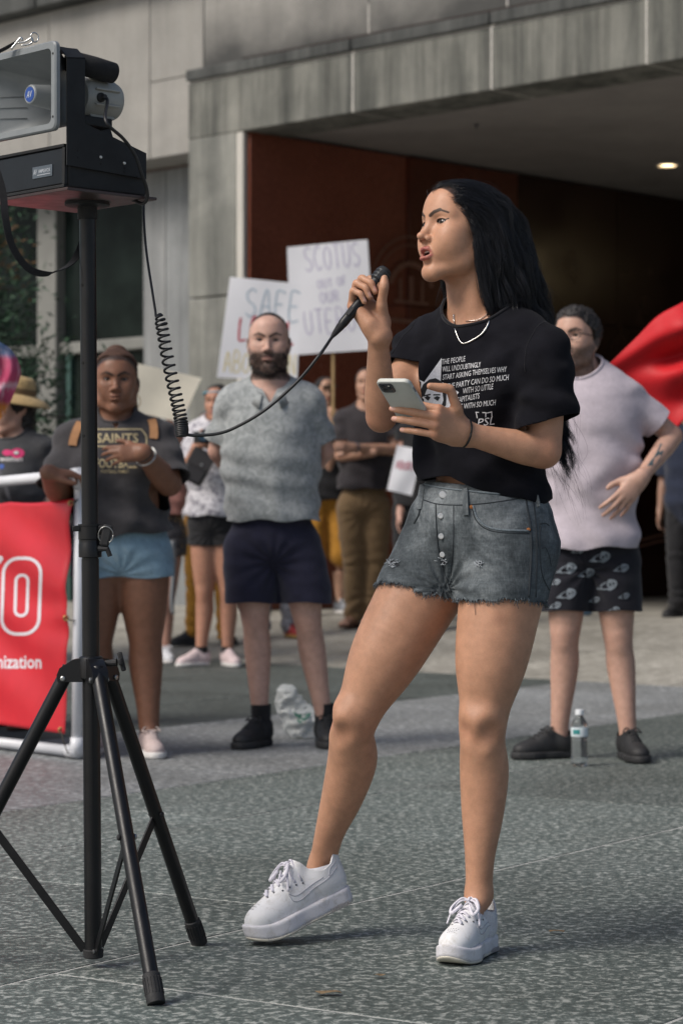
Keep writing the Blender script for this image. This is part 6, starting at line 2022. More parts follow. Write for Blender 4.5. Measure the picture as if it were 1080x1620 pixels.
    # ---- upper garment
    if shirt:
        mat, hem, sl, drape, nkr = shirt[:5]; opt = shirt[5] if len(shirt) > 5 else {}
        ins = .012 * k
        tb = [inflate(p, ins) for p in A if p.tag == 'torso']
        hz = P(px, hem, Y)[2]
        mid = lerp(C, Wp, .75)
        tb.append(ell(lerp(C, Wp, .6), np.array((z0['waist'][0] + .022 + drape, z0['waist'][1] + .028 + drape, abs(C[2] - hz) * .80)), np.stack([f, L, U], 1), .07, tag='torso'))
        tb.append(ell(V3(*(lerp(Wp, Pv, .5)[:2]), max(hz + .02, Pv[2])), np.array((z0['pelvis'][0] + .020 + drape, z0['pelvis'][1] + .020 + drape, .14 * k)), np.stack([f, L, U], 1), .07, tag='torso'))
        for b_ in opt.get('extra', []): tb.append(ell(C + np.stack([f, L, U], 1) @ np.array(b_[0]), b_[1], np.stack([f, L, U], 1), .07, tag='torso'))
        tors = list(tb); slv = []
        if sl > 0:
            for sh, el in ((shL, elL), (shR, elR)):
                e = lerp(sh, el, sl + .12)
                slv.append(limb([sh, lerp(sh, e, .5), e], [.062 * a_, .066 * a_, .070 * a_ + opt.get('wide', 0)], .03, tag='slv'))
        tb = tb + slv
        VT, QT = polygonise(tb, res * .95, relax=2)
        kn = nrm(U * .9 + f * .42); nk = Np + f * .012
        eL_, eR_ = lerp(shL, elL, sl), lerp(shR, elR, sl); dLn, dRn = nrm(elL - shL), nrm(elR - shR)
        def cutf(v):
            q = v - nk; rr = np.linalg.norm(q - (q @ kn)[:, None] * kn, axis=1)
            o_ = np.where(v[:, 2] > C[2] + .02, nkr * k - rr, -1)
            if 'vee' in opt:
                lat = np.abs((v - Np) @ L); dz = (Np[2] - v[:, 2])
                o_ = np.maximum(o_, np.where((v - Np) @ f > 0, (opt['vee'] - dz) * .5 - lat, -1))
            low = hz + opt.get('curve', 0) * ((v - C) @ L) ** 2 * 8 + .006 * np.sin((v @ L) * 34) + opt.get('slope', 0) * ((v - C) @ L) - v[:, 2]
            o_ = np.maximum(o_, low)
            gS = field(tors, v) + .006 - (field(slv, v) if slv else 9); la = (v - C) @ L
            if slv:
                o_ = np.maximum(o_, np.where(la > 0, np.minimum((v - eL_) @ dLn, gS), -1))
                o_ = np.maximum(o_, np.where(la < 0, np.minimum((v - eR_) @ dRn, gS), -1))
            else:
                o_ = np.maximum(o_, np.abs(la) - opt.get('strap', .135) * k - .5 * np.clip(C[2] - v[:, 2], -.2, .3) * 0 - np.where(v[:, 2] < C[2] + .02, 1, 0))
            return o_
        N = normals(VT, QT); lx = (VT - C) @ L; fz = VT[:, 2] - C[2]
        w = .0050 * np.sin(fz * 48 + lx * 14 + 3 * vnoise(VT * 5)) * sstep(.05, -.15, fz) + .0045 * fbm(VT * (5, 5, 10) + 5, 3) + .004 * np.sin(lx * 40 + 2.5 * vnoise(VT * 6)) * sstep(.1, -.1, fz)
        w += .004 * np.sin(fz * 60 + 3 * vnoise(VT * 8)) * sstep(.15, .2, np.abs(lx))
        VT = VT + N * (w * opt.get('wr', 1))[:, None]
        VT, TT = clip(VT, QT, cutf)
        arms_ = pick(A, 'armL_fore', 'armR_fore', 'hand')
        V = tuck(V, Nv, tb, cutf, .010, lambda v: (v[:, 2] > hz - .02) & (v[:, 2] < Np[2] + .01) & (field(arms_, v) > .004) & (np.linalg.norm(v - Hf.o, axis=1) > .13))
        so = mk(opt.get('name', 't_shirt'), VT, TT, mat, root); solid(so, .004); out['shirt'] = so
        out['bvh'] = BVHTree.FromPolygons([Vector(v) for v in VT], [tuple(map(int, t)) for t in TT])
        if nkr < .12 and opt.get('rib', 1):
            ring = []
            for a in np.linspace(0, 2 * math.pi, 41):
                u = nrm(f - kn * (f @ kn)); w2 = np.cross(kn, u)
                d = u * math.cos(a) + w2 * math.sin(a)
                c = nk + d * (nkr * k + .002)
                h = out['bvh'].ray_cast(Vector(c + kn * .15), Vector(-kn), .4)
                if h[0] is not None: ring.append(np.array(h[0]) + kn * .001)
            if len(ring) > 20:
                ring = ring[:-1]; ring = [(ring[i - 1] + ring[i] + ring[(i + 1) % len(ring)]) / 3 for i in range(len(ring))]
                MB().tube(ring + [ring[0]], .006 * k, 8).build('collar', mat, so, smooth=True, auto=0)
    # ---- trousers or shorts
    if bottom and legs:
        mat, hem, loose = bottom[:3]; opt = bottom[3] if len(bottom) > 3 else {}
        top = Wp[2] - .035 * k if 'top' not in opt else P(px, opt['top'], Y)[2]
        pb = [inflate(p, .012 * k) for p in A if p.tag == 'torso' and p is not A[0]]
        pb = [p for p in pb if p.c[2] < Wp[2] + .08]
        for hp, kn_, an_, tg in ((hipL, knL, anL, 'L'), (hipR, knR, anR, 'R')):
            sd = L if tg == 'L' else -L
            if hem is not None:
                pb.append(limb([hp, lerp(hp, kn_, .5) + sd * loose * .3, lerp(hp, kn_, 1.02) + sd * loose * .2], [.102 * leg * k + loose * .3, .092 * leg * k + loose * .7, .078 * leg * k + loose], .03, tag='leg' + tg))
            else:
                pb.append(limb([hp, lerp(hp, kn_, .5), kn_, lerp(kn_, an_, .5), an_ - U * .012], [.102 * leg * k + loose * .3, .090 * leg * k + loose * .5, .066 * leg * k + loose * .8, .062 * leg * k + loose * .8, .058 * k + loose * .8], .03, tag='leg' + tg))
        VS, QS = polygonise(pb, res, relax=2)
        hz2 = P(px, hem, Y)[2] if hem is not None else min(anL[2], anR[2]) - .03
        def cut2(v):
            lo = hz2 + opt.get('hs', 0) * ((v - Pv) @ L) + .004 * np.sin((v @ L) * 30) - v[:, 2]
            if hem is None: lo = np.maximum(anL[2] * ((v - Pv) @ L > 0) + anR[2] * ((v - Pv) @ L <= 0) - .035 - v[:, 2], -1)
            return np.maximum(lo, v[:, 2] - top)
        N = normals(VS, QS); cr = Pv - U * .10
        ang = np.arctan2(VS[:, 2] - cr[2], (VS - cr) @ L); rr = np.linalg.norm(VS - cr, axis=1)
        w = .006 * fbm(VS * (6, 6, 9), 3) + .004 * np.sin(ang * 12 + 2 * vnoise(VS * 7)) * sstep(.3, .05, rr)
        if hem is None: w += .006 * np.sin(VS[:, 2] * 70 + 4 * vnoise(VS * 6)) * np.maximum(sstep(.12, .0, np.abs(VS[:, 2] - knL[2])), sstep(.25, .05, VS[:, 2] - anL[2]))
        VS = VS + N * w[:, None]
        VS, TS = clip(VS, QS, cut2)
        V = tuck(V, Nv, pb, cut2, .008, lambda v: (v[:, 2] < top) & (np.min([np.linalg.norm(v - x, axis=1) for x in (wrL, wrR)], 0) > .22 * k) & (field(pick(A, 'armL_fore', 'armR_fore'), v) > .01))
        bo = mk(opt.get('name', 'shorts' if hem is not None else 'trousers'), VS, TS, mat, root); solid(bo, .004); out['bottom'] = bo
        out['bvhb'] = BVHTree.FromPolygons([Vector(v) for v in VS], [tuple(map(int, t)) for t in TS])
    mk('body', V, Q, SKIN, root, col)
    add_eyes(Hf, root, look=look, ir=40)
    # ---- shoes
    if shoes and legs:
        for an, key in ((anL, 'L'), (anR, 'R')):
            d = toes[key]; 
            if shoes.get('style') == 'sandal': sandal(root, an, d, k, shoes)
            else: simple_shoe(root, an, d, k, shoes, res)
    return out

def simple_shoe(root, an, d, k, st, res):
    zg = gz(an[0], an[1]); d = nrm(V3(d[0], d[1], 0)); s_ = np.cross((0, 0, 1), d)
    fr = Fr(V3(an[0], an[1], zg + .002) - d * .062 * k, np.stack([d, s_, V3(0, 0, 1)], 1), k)
    foot = [(.030, 0, .035), (.10, 0, .034), (.185, .002, .045), (.225, .002, .038)]
    th = st.get('sole_h', .028)
    V, Q = polygonise([slab2(fr, foot, 0, th, .01)], max(.0035, res * .8))
    s = mk('shoe', V, Q, st['sole'], root)
    E = lambda c, r, kk=.02: ell(fr(*c), np.array(r) * k, fr.R, kk * k)
    hgt = st.get('high', .105)
    up = [E((.205, .002, .034), (.050, .040, .032)), E((.150, 0, .042), (.055, .036, .042), .03), E((.090, 0, .055), (.060, .033, .052), .03), E((.040, 0, .055), (.040, .034, .058)), cap(fr(.020, 0, .050), fr(.012, 0, hgt), .026 * k, .018 * k, .025 * k),
          cap(fr(.140, 0, .065), fr(.090, 0, hgt), .024 * k, .020 * k, .02 * k), cap(fr(.05, 0, .06), fr(.05, 0, hgt), .040 * k, .040 * k, .02 * k)]
    VU, QU = polygonise(up, max(.0035, res * .8), relax=2)
    VU, TU = clip(VU, QU, lambda v: np.maximum(fr.loc(v)[:, 2] - np.interp(fr.loc(v)[:, 0], [-.02, .02, .055, .095, .3], [hgt, hgt - .008, hgt - .024, hgt, .3]), th * .6 - fr.loc(v)[:, 2]))
    u = mk('upper', VU, TU, st['mat'], s); solid(u, .004 * k)
    b = BVHTree.FromPolygons([Vector(v) for v in VU], [tuple(map(int, t)) for t in TU])
    lc = MB()
    for i in range(5):
        x = .178 - i * .018; q = []
        for y in (-.018, -.008, .008, .018):
            h = b.ray_cast(Vector(fr(x - .003 * (y > 0), y, .2)), Vector((0, 0, -1)), .3)
            if h[0]: q.append(np.array(h[0]) + V3(0, 0, .002))
        if len(q) > 2: lc.tube(q, .0032 * k, 6)
    if 'lace' in st and lc.V:
        c = fr(.10, 0, hgt + .004)
        for y in (-1, 1): lc.tube(spline([c, c + s_ * y * .02 + V3(0, 0, .012), c + s_ * y * .036 + d * .02 - V3(0, 0, .004), c + s_ * y * .018 + d * .03, c + d * .005], 4), .003 * k, 6)
        lc.build('laces', st['lace'], u, smooth=True, auto=0)
    if 'sock' in st:
        zt = st.get('sock_h', .16) * k
        VK, QK = polygonise([cap(an + V3(0, 0, zt * .9), fr(.055, 0, .06), .043 * k, .040 * k, .01)], max(.004, res))
        VK, TK = clip(VK, QK, lambda v: v[:, 2] - zg - zt)
        mk('sock', VK, TK, st['sock'], s)
def sandal(root, an, d, k, st):
    zg = gz(an[0], an[1]); d = nrm(V3(d[0], d[1], 0)); s_ = np.cross((0, 0, 1), d)
    fr = Fr(V3(an[0], an[1], zg + .002) - d * .062 * k, np.stack([d, s_, V3(0, 0, 1)], 1), k)
    V, Q = polygonise([slab2(fr, [(.030, 0, .035), (.10, 0, .034), (.185, .002, .045), (.225, .002, .038)], 0, .022, .01)], .005)
    s = mk('sandal', V, Q, st['sole'], root)
    for x, z in ((.185, .052), (.12, .072), (.04, .07)):
        pts = [fr(x, .042 * math.cos(a), .014 + z * .9 * math.sin(a)) for a in np.linspace(0, math.pi, 12)]
        MB().tube(pts, .010 * k, 8, flat=(1, .4)).build('strap', st['mat'], s, smooth=True, auto=0)
    VF, QF = polygonise([cap(fr(.03, 0, .05), fr(.20, 0, .038), .032 * k, .028 * k, .03)] + [cap(fr(.20, y, .034), fr(.245 - abs(y) * .5, y * 1.15, .028), .011 * k, .009 * k, .006) for y in (-.026, -.012, .001, .014, .028)], .005)
    mk('foot', VF, QF, SKIN, root, np.tile(np.array(st['skin']), (len(VF), 1)))
def cap_hair(P_, mask, off, mat, name='hair', res=.005, amp=.004, fr=60, extra=(), cut=None):
    """a head of hair as a volume over the skull, ruffled into locks"""
    H = P_['Hf']; s = H.s
    pr = [ell(H(-.012, 0, .044), np.array((.097 + off, .074 + off, .081 + off)) * s, H.R, .02)]
    for e in extra: pr.append(ell(H(*e[0]), np.array(e[1]) * s, H.R, (e[2] if len(e) > 2 else .02) * s))
    V, Q = polygonise(pr, res, relax=1)
    N = normals(V, Q); L_ = H.loc(V)
    V = V + N * (amp * fbm(L_ * fr, 3))[:, None]
    V, T = clip(V, Q, lambda v: mask(H.loc(v)))
    o = mk(name, V, T, mat, P_['root']); solid(o, .006, -1)
    return o
def lay_text(P_, body, px, py, w, h, mat, name='lettering', bv='bvh', par='shirt', off=.0015, dY=0, shear=0, slope=0, outline=False):
    """letters dropped on the cloth: centred at px, py, w x h picture pixels"""
    v, fs = TEXT2D(body, 1, shear, 1, .012)
    v = v - (v.min(0) + v.max(0)) / 2
    sx = w / (np.ptp(v[:, 0]) + 1e-9); sy = h / (np.ptp(v[:, 1]) + 1e-9)
    b = P_[bv]; V = []
    for x, y in v:
        d = nrm(P(px + x * sx, py - y * sy + slope * x * sx, P_['Y']) - V3(0, 0, CH)); o = V3(0, 0, CH) + d * (P_['Y'] - 1.2)
        hh = b.ray_cast(Vector(o), Vector(d), 3)
        if hh[0] is None: return None
        V.append(np.array(hh[0]) - d * off)
    return mk(name, np.array(V), fs, mat, P_[par], smooth=False)
def lay_poly(P_, polys, mat, name='print', bv='bvh', par='shirt', off=.002):
    V, Fs = [], []
    for pts in polys:
        tmp = []
        for px, py in pts:
            d = nrm(P(px, py, P_['Y']) - V3(0, 0, CH)); o = V3(0, 0, CH) + d * (P_['Y'] - 1.2)
            hh = P_[bv].ray_cast(Vector(o), Vector(d), 3)
            if hh[0] is None: break
            tmp.append(np.array(hh[0]) - d * off)
        if len(tmp) < len(pts): continue
        Fs.append(tuple(range(len(V), len(V) + len(tmp)))); V += tmp
    if V: return mk(name, np.array(V), Fs, mat, P_[par], smooth=False)
# ------------------------------------------------------------------ who stands where
BLKS = plain('shoe_black', (.016, .016, .017), .65, var=.2, scale=40, bump=.3, bscale=300)
SOLEB = plain('sole_black', (.020, .020, .021), .7)
BLKC = cloth('cotton_black', (.016, .016, .018), 500, .25)
HAIRD = hair_mat('hair_dark', (.018, .014, .012), .4, .4)
HAIRV = plain('hair_volume', (.014, .011, .010), .6, var=.4, scale=120, bump=.6, bscale=260)

# -- the man in the grey polo shirt
def polo_man():
    POLO = cloth('polo_print', (.355, .372, .372), 420, .14, 40, .9, bump=.08, c2=(.225, .242, .242), c2scale=27, c2t=(.43, .60))
    bald = lambda L: .7 * sstep(-.006, .010, L[:, 2] - np.interp(L[:, 0], [-.1, -.04, -.01, .012, .034, .046, .06], [-.06, -.04, -.01, .02, .07, .100, .2]))
    p = person('bald bearded man in mottled grey polo shirt, navy shorts, hands behind his back', 452, 9.9, 1.76, 0, skin=(.52, .33, .265),
        head=dict(p=(425, 546, -.03), yaw=1, pitch=-2, s=1.03), hr=.0030,
        J=dict(Np=(428, 612), C=(428, 682), Wp=(428, 762), Pv=(432, 850), shL=(486, 634), shR=(369, 634), elL=(513, 714, .06), elR=(344, 714, .06), wrL=(462, 778, .20), wrR=(398, 780, .20),
               hipL=(470, 868), hipR=(394, 868), knL=(487, 984), knR=(404, 980), anL=(513, 1140, .02), anR=(412, 1140, -.02)),
        sz=dict(chest=(.122, .164, .19), waist=(.132, .160, .18), pelvis=(.125, .160, .13), sh=.054), arm=1.0, leg=.93,
        shirt=(POLO, 824, .80, .004, .082, dict(name='polo_shirt', vee=.075, rib=0, wide=.0, wr=.9)), bottom=(cloth('navy_cotton', (.020, .020, .040), 500, .2), 953, .030),
        shoes=dict(mat=BLKS, sole=SOLEB, lace=BLKS, sock=BLKC, sock_h=.17), feet=dict(R=(-.55, -1, 0), L=(.12, -1, 0)),
        face=dict(beard=.80, beard_col=(.040, .032, .029), lips=(.36, .17, .14), brow=(.025, .018, .015), browt=1.3, browd=.9, liner=.5, scalp=bald, hair_col=(.030, .024, .021), _w=1.06, _jaw=1.06, _nose=1.1, neck=.064))
    H = p['Hf']; rng = np.random.RandomState(2)
    # collar flaps and placket
    Np, f, L, U = p['Np'], p['f'], p['L'], p['U']; m = MB(); V = []; n = 28
    for i in range(n + 1):
        a = lerp(-158, 158, i / n); t = abs(a) / 158
        d = -f * math.cos(R_(a)) + L * math.sin(R_(a))
        c = Np + f * (.010 + .03 * t ** 2) - U * (.012 + .055 * t ** 3)
        V += [c + d * .072 + U * .030, c + d * .088 + U * .022, c + d * (.104 + .012 * t ** 4) - U * (.012 + .018 * sstep(.7, .97, t)), c + d * .095 - U * .012]
    m.put(V, [(4 * i + j, 4 * i + (j + 1) % 4, 4 * i + 4 + (j + 1) % 4, 4 * i + 4 + j) for i in range(n) for j in range(4)])
    m.build('collar', POLO, p['shirt'], smooth=True, auto=0)
    # short beard hair standing off the skin
    b = [];
    A = pick(p['A'], 'head', 'neck')
    def beard_mask(q): return 1.0 * ((q[:, 2] < -.030 - .25 * np.maximum(0, .06 - q[:, 0])) & (q[:, 0] > .0) & (q[:, 2] > -.125))
    V = []
    while len(V) < 1700:
        q = rng.uniform((-.0, -.075, -.125), (.115, .075, -.030), (6000, 3)); w = H(0, 0, 0) + q @ H.R.T * H.s
        d = field(A, w); ok = (np.abs(d) < .003)
        lip = np.minimum(seg_d(q * (1, 1, 1), (.0965, -.02, -.053), (.0965, .02, -.053)), 9)
        ok &= ((q[:, 2] < -.032 - .30 * np.maximum(0, .062 - q[:, 0])) & (lip > .0145)) | ((np.abs(q[:, 2] + .038 + .2 * np.abs(q[:, 1])) < .006) & (np.abs(q[:, 1]) < .030) & (q[:, 0] > .07))
        V += list(w[ok])
    V = np.array(V[:1700]); d0, g = grad(A, V)
    e = g + V3(0, -.1, -.9) + rng.normal(size=g.shape) * .25; e /= np.linalg.norm(e, axis=1)[:, None]
    ln = rng.uniform(.004, .010, (len(V), 1)) * (1 + .6 * (H.loc(V)[:, 2:3] < -.085))
    strands('beard', np.stack([V, V + (g * .5 + e * .5) * ln * .5, V + (g * .3 + e * .7) * ln], 1), .0006, HAIRD, p['root'])
    cap_hair(p, lambda q: np.interp(q[:, 0], [-.1, -.04, -.01, .012, .030, .040, .05], [-.06, -.04, -.01, .02, .075, .105, .2]) + .10 * np.clip(.05 - np.abs(q[:, 1]), 0, .05) - q[:, 2], .0045, plain('hair_short', (.016, .013, .012), .6, var=.4, scale=150, bump=.8, bscale=300), amp=.002, fr=150)
    return p
PM = polo_man()

# -- the woman in the charcoal football t-shirt
def football_woman():
    CH_ = cloth('charcoal_knit', (.050, .047, .050), 450, .2, 30)
    hairline = lambda L: sstep(-.004, .006, L[:, 2] - np.interp(L[:, 0], [-.1, -.03, .01, .05, .085], [-.06, -.03, .02, .07, .088]))
    p = person('woman with braided hair in charcoal football t-shirt and denim shorts, one hand on her chest', 190, 9.5, 1.62, -3, skin=(.215, .104, .064),
        head=dict(p=(184, 609, -.03), yaw=-4, pitch=0, s=1.02), hr=.0030,
        J=dict(Np=(185, 664), C=(184, 735), Wp=(188, 805), Pv=(193, 868), shL=(247, 694), shR=(116, 694), elL=(268, 766, -.08), wrL=(226, 716, -.26), elR=(94, 778, -.10), wrR=(78, 748, -.28),
               hipL=(226, 885), hipR=(158, 885), knL=(230, 1008), knR=(152, 1008), anL=(236, 1148, -.02), anR=(150, 1148, .02)),
        sz=dict(chest=(.135, .170, .19), waist=(.135, .170, .17), pelvis=(.145, .178, .14), extra=[((.085, .085, -.03), (.085, .085, .085)), ((.085, -.085, -.03), (.085, .085, .085))]), arm=1.34, leg=1.22,
        hands=dict(L=dict(x=(-1, -.15, -.05), z=(-.1, -1, .2), y=(0, 0, 1), curl=[(20, 25, 15), (24, 28, 16), (28, 30, 18), (30, 30, 18)]), R=dict(x=(.75, .25, .0), z=(-.1, -.3, 1), y=(.4, -.6, 0), curl=[(25, 35, 20)] * 4)),
        shirt=(CH_, 848, .92, .006, .078, dict(slope=.10, wide=.004, wr=1.3, vee=.045)), bottom=(cloth('denim_light', (.215, .325, .405), 380, .22, 20, c2=(.28, .38, .44), c2scale=9, c2t=(.5, .75)), 913, .010),
        shoes=dict(mat=plain('shoe_pink', (.52, .42, .40), .7, var=.15, scale=30, bump=.4, bscale=300), sole=plain('sole_pale', (.62, .60, .58), .6), lace=plain('lace_pink', (.6, .5, .46), .8)), feet=dict(L=(.25, -1, 0), R=(-.25, -1, 0)),
        face=dict(lips=(.16, .055, .045), brow=(.008, .006, .005), browt=1.2, browd=.95, liner=.8, scalp=hairline, hair_col=(.020, .013, .011), _w=1.08, _jaw=1.12, _nose=1.25, _lips=1.25, _chin=.97))
    H = p['Hf']; H_ = HAIRV
    cap_hair(p, lambda q: np.interp(q[:, 0], [-.1, -.03, .01, .05, .085], [-.06, -.03, .015, .068, .086]) - q[:, 2], .007, plain('braids_brown', (.022, .013, .010), .8, var=.5, scale=90, bump=.9, bscale=160), amp=.0035, fr=90,
             extra=[((-.075, .0, .055), (.05, .06, .06), .03)])
    m = MB(); rng = np.random.RandomState(4); BR = plain('braid_red', (.065, .027, .014), .7, var=.5, scale=200, bump=.9, bscale=220)
    for i in range(24):
        ps = R_(lerp(-72, 72, i / 23)); pts = []
        for th in np.linspace(36 + 30 * abs(math.sin(ps)), 128, 9):
            t = R_(th); conv = 1 - .45 * max(0, (th - 60) / 68); d = V3(math.cos(t) * math.cos(ps), math.sin(ps) * conv, math.sin(t) * math.cos(ps * conv)); d = nrm(d)
            pts.append(H(*(V3(-.012, 0, .044) + d * V3(.106, .084, .093))))
        m.tube(spline(pts, 3), .0062, 7)
    m.tube(ring_pts(H(-.075, 0, .115), H.R[:, 0] - .6 * H.R[:, 2], .030), .020, 10); m.tube([H(-.06, 0, .10), H(-.095, 0, .135)], [.03, .018], 12)
    m.build('braids', BR, p['root'], smooth=True, auto=0)
    m = MB()
    for i in range(9):
        y = .060 + rng.uniform(-.008, .010); x = -.035 - .006 * i
        m.tube(spline([H(x, y, .02), H(x - .01, y + .006, -.06), H(x - .012, y + .010 + rng.uniform(-.01, .01), -.14), H(x - .005, y + .016, -.20 - .01 * (i % 4))], 6), .0050, 6)
    m.build('braids', BR, p['root'], smooth=True, auto=0)
    GOLD = plain('gold', (.6, .42, .15), .3, .9)
    for y in (1, -1): MB().tube(ring_pts(H(-.006, .084 * y, -.062), H.R[:, 1] + H.R[:, 0] * .5, .020), .0016, 6).build('hoop_earring', GOLD, p['root'], smooth=True, auto=0)
    TAN = plain('print_tan', (.46, .38, .22), .85)
    # printed lettering in an outlined plate
    lay_text(p, 'SAINTS', 186, 693, 66, 15, TAN); lay_text(p, 'FOOTBALL', 184, 733, 66, 15, TAN); lay_text(p, 'FOOTBALL FAMILY', 182, 746, 44, 5, TAN)
    lp = []
    for a, b in (((148, 679), (224, 679)), ((224, 679), (232, 690)), ((232, 690), (232, 704)), ((148, 706), (232, 706)), ((148, 679), (148, 706))):
        a, b = np.array(a, float), np.array(b, float); d = nrm(b - a); n = np.array((-d[1], d[0])) * .9; k = max(2, int(np.linalg.norm(b - a) / 8))
        for i in range(k): lp.append([lerp(a, b, i / k) - n, lerp(a, b, (i + 1) / k) - n, lerp(a, b, (i + 1) / k) + n, lerp(a, b, i / k) + n])
    lay_poly(p, lp, TAN, 'print_border')
    ST = plain('strap_tan', (.36, .17, .065), .6, var=.15)
    def hit(px, py, off):
        d = nrm(P(px, py, p['Y']) - V3(0, 0, CH)); h = p['bvh'].ray_cast(Vector(V3(0, 0, CH) + d * 8), Vector(d), 3)
        return None if h[0] is None else np.array(h[0]) - d * off
    for pix in ([(128, 668), (122, 680), (117, 694), (115, 705)], [(240, 664), (243, 674), (244, 686), (243, 694)]):
        pts = [hit(a, b, .004) for a, b in spline([np.array(q, float) for q in pix], 5)]
        pts = [q for q in pts if q is not None]
        if len(pts) > 3: strip(pts, .016, .004, V3(1, 0, 0)).build('backpack_strap', ST, p['root'])
    MB().tube(ring_pts(lerp(p['wrL'], p['elL'], .03), p['elL'] - p['wrL'], .036), .0035, 8).build('bracelet', plain('cord_dark', (.02,) * 3, .7), p['root'], smooth=True, auto=0)
    w = MB(); c = lerp(p['wrL'], p['elL'], .12); d = nrm(p['elL'] - p['wrL'])
    w.tube(ring_pts(c, d, .039), .006, 8, flat=(1, .5)); w.build('watch', plain('watch_silver', (.5, .5, .48), .35, .8), p['root'], smooth=True, auto=0)
football_woman()

# -- the woman in the straw hat
def hat_woman():
    p = person('woman in straw sun hat and dark grey t-shirt at the left edge behind the banner', 22, 10.8, 1.56, 38, skin=(.50, .31, .24), res=.0065,
        head=dict(p=(20, 648, -.02), yaw=52, pitch=-4, s=.95), J=dict(Np=(26, 694), C=(18, 760), Wp=(14, 820), Pv=(12, 890), shL=(70, 712, -.06), shR=(-34, 712, .10), elL=(84, 775, -.02), wrL=(62, 830, -.12)),
        sz=dict(chest=(.12, .16, .18), waist=(.12, .155, .17), extra=[((.08, .07, -.03), (.07, .07, .07)), ((.08, -.07, -.03), (.07, .07, .07))]),
        shirt=(cloth('grey_knit', (.055, .056, .060), 450, .2), 905, .9, .01, .088), bottom=(BLKC, None, .02), shoes=dict(mat=plain('sandal_brown', (.16, .07, .035), .6), sole=plain('sole_brown', (.10, .05, .03), .7), style='sandal', skin=(.5, .31, .24)),
        face=dict(lips=(.4, .15, .14), brow=(.03, .02, .02)))
    H = p['Hf']
    cap_hair(p, lambda q: np.interp(q[:, 0], [-.1, -.03, .02, .06, .085], [-.16, -.15, -.06, .05, .086]) - q[:, 2], .014, HAIRV, amp=.005, extra=[((-.045, 0, -.05), (.055, .085, .10), .04)])
    ST = cloth('straw', (.48, .33, .15), 300, .25, 60, .8, bump=.8)
    Rm = H.R @ rot_y(-10) @ rot_x(-8); o = H(-.012, 0, .062)
    prof = [(.178, -.030), (.176, -.024), (.150, -.002), (.112, .010), (.100, .014), (.097, .050), (.090, .078), (.070, .092), (.0001, .097)]
    hat = MB(); hat.lathe([(r * .95, h) for r, h in prof], o, Rm[:, 2], 44, caps=False); ho = hat.build('straw_hat', ST, p['root'], smooth=True, auto=0); solid(ho, .004)
    MB().lathe([(.0965, .016), (.0970, .040), (.0955, .041), (.0955, .016)], o, Rm[:, 2], 44, caps=False).build('hat_band', plain('band_brown', (.16, .10, .05), .8), ho)
    PK = plain('print_pink', (.55, .03, .14), .8); WH = plain('print_pale', (.6, .58, .58), .8); BL = plain('print_blue', (.03, .08, .30), .8)
    el_ = lambda cx, cy, rx, ry: [[(cx + rx * math.cos(t), cy + ry * math.sin(t)) for t in np.linspace(0, 6.283, 17)[:-1]]]
    lay_poly(p, el_(28, 717, 11, 8), PK); lay_poly(p, el_(12, 716, 8, 5), PK); lay_poly(p, el_(26, 716, 4, 2.5), WH, off=.004)
    lay_text(p, 'women', 18, 727, 36, 6, WH); lay_poly(p, el_(3, 738, 4, 4), BL)
    st = [P(-6, 735, 10.50), P(6, 760, 10.48), P(14, 785, 10.48), P(20, 800, 10.5)]
    strip(spline(st, 4), .008, .003, V3(1, 0, .3)).build('bag_strap', plain('strap_grey', (.09, .09, .1), .7), p['root'])
hat_woman()

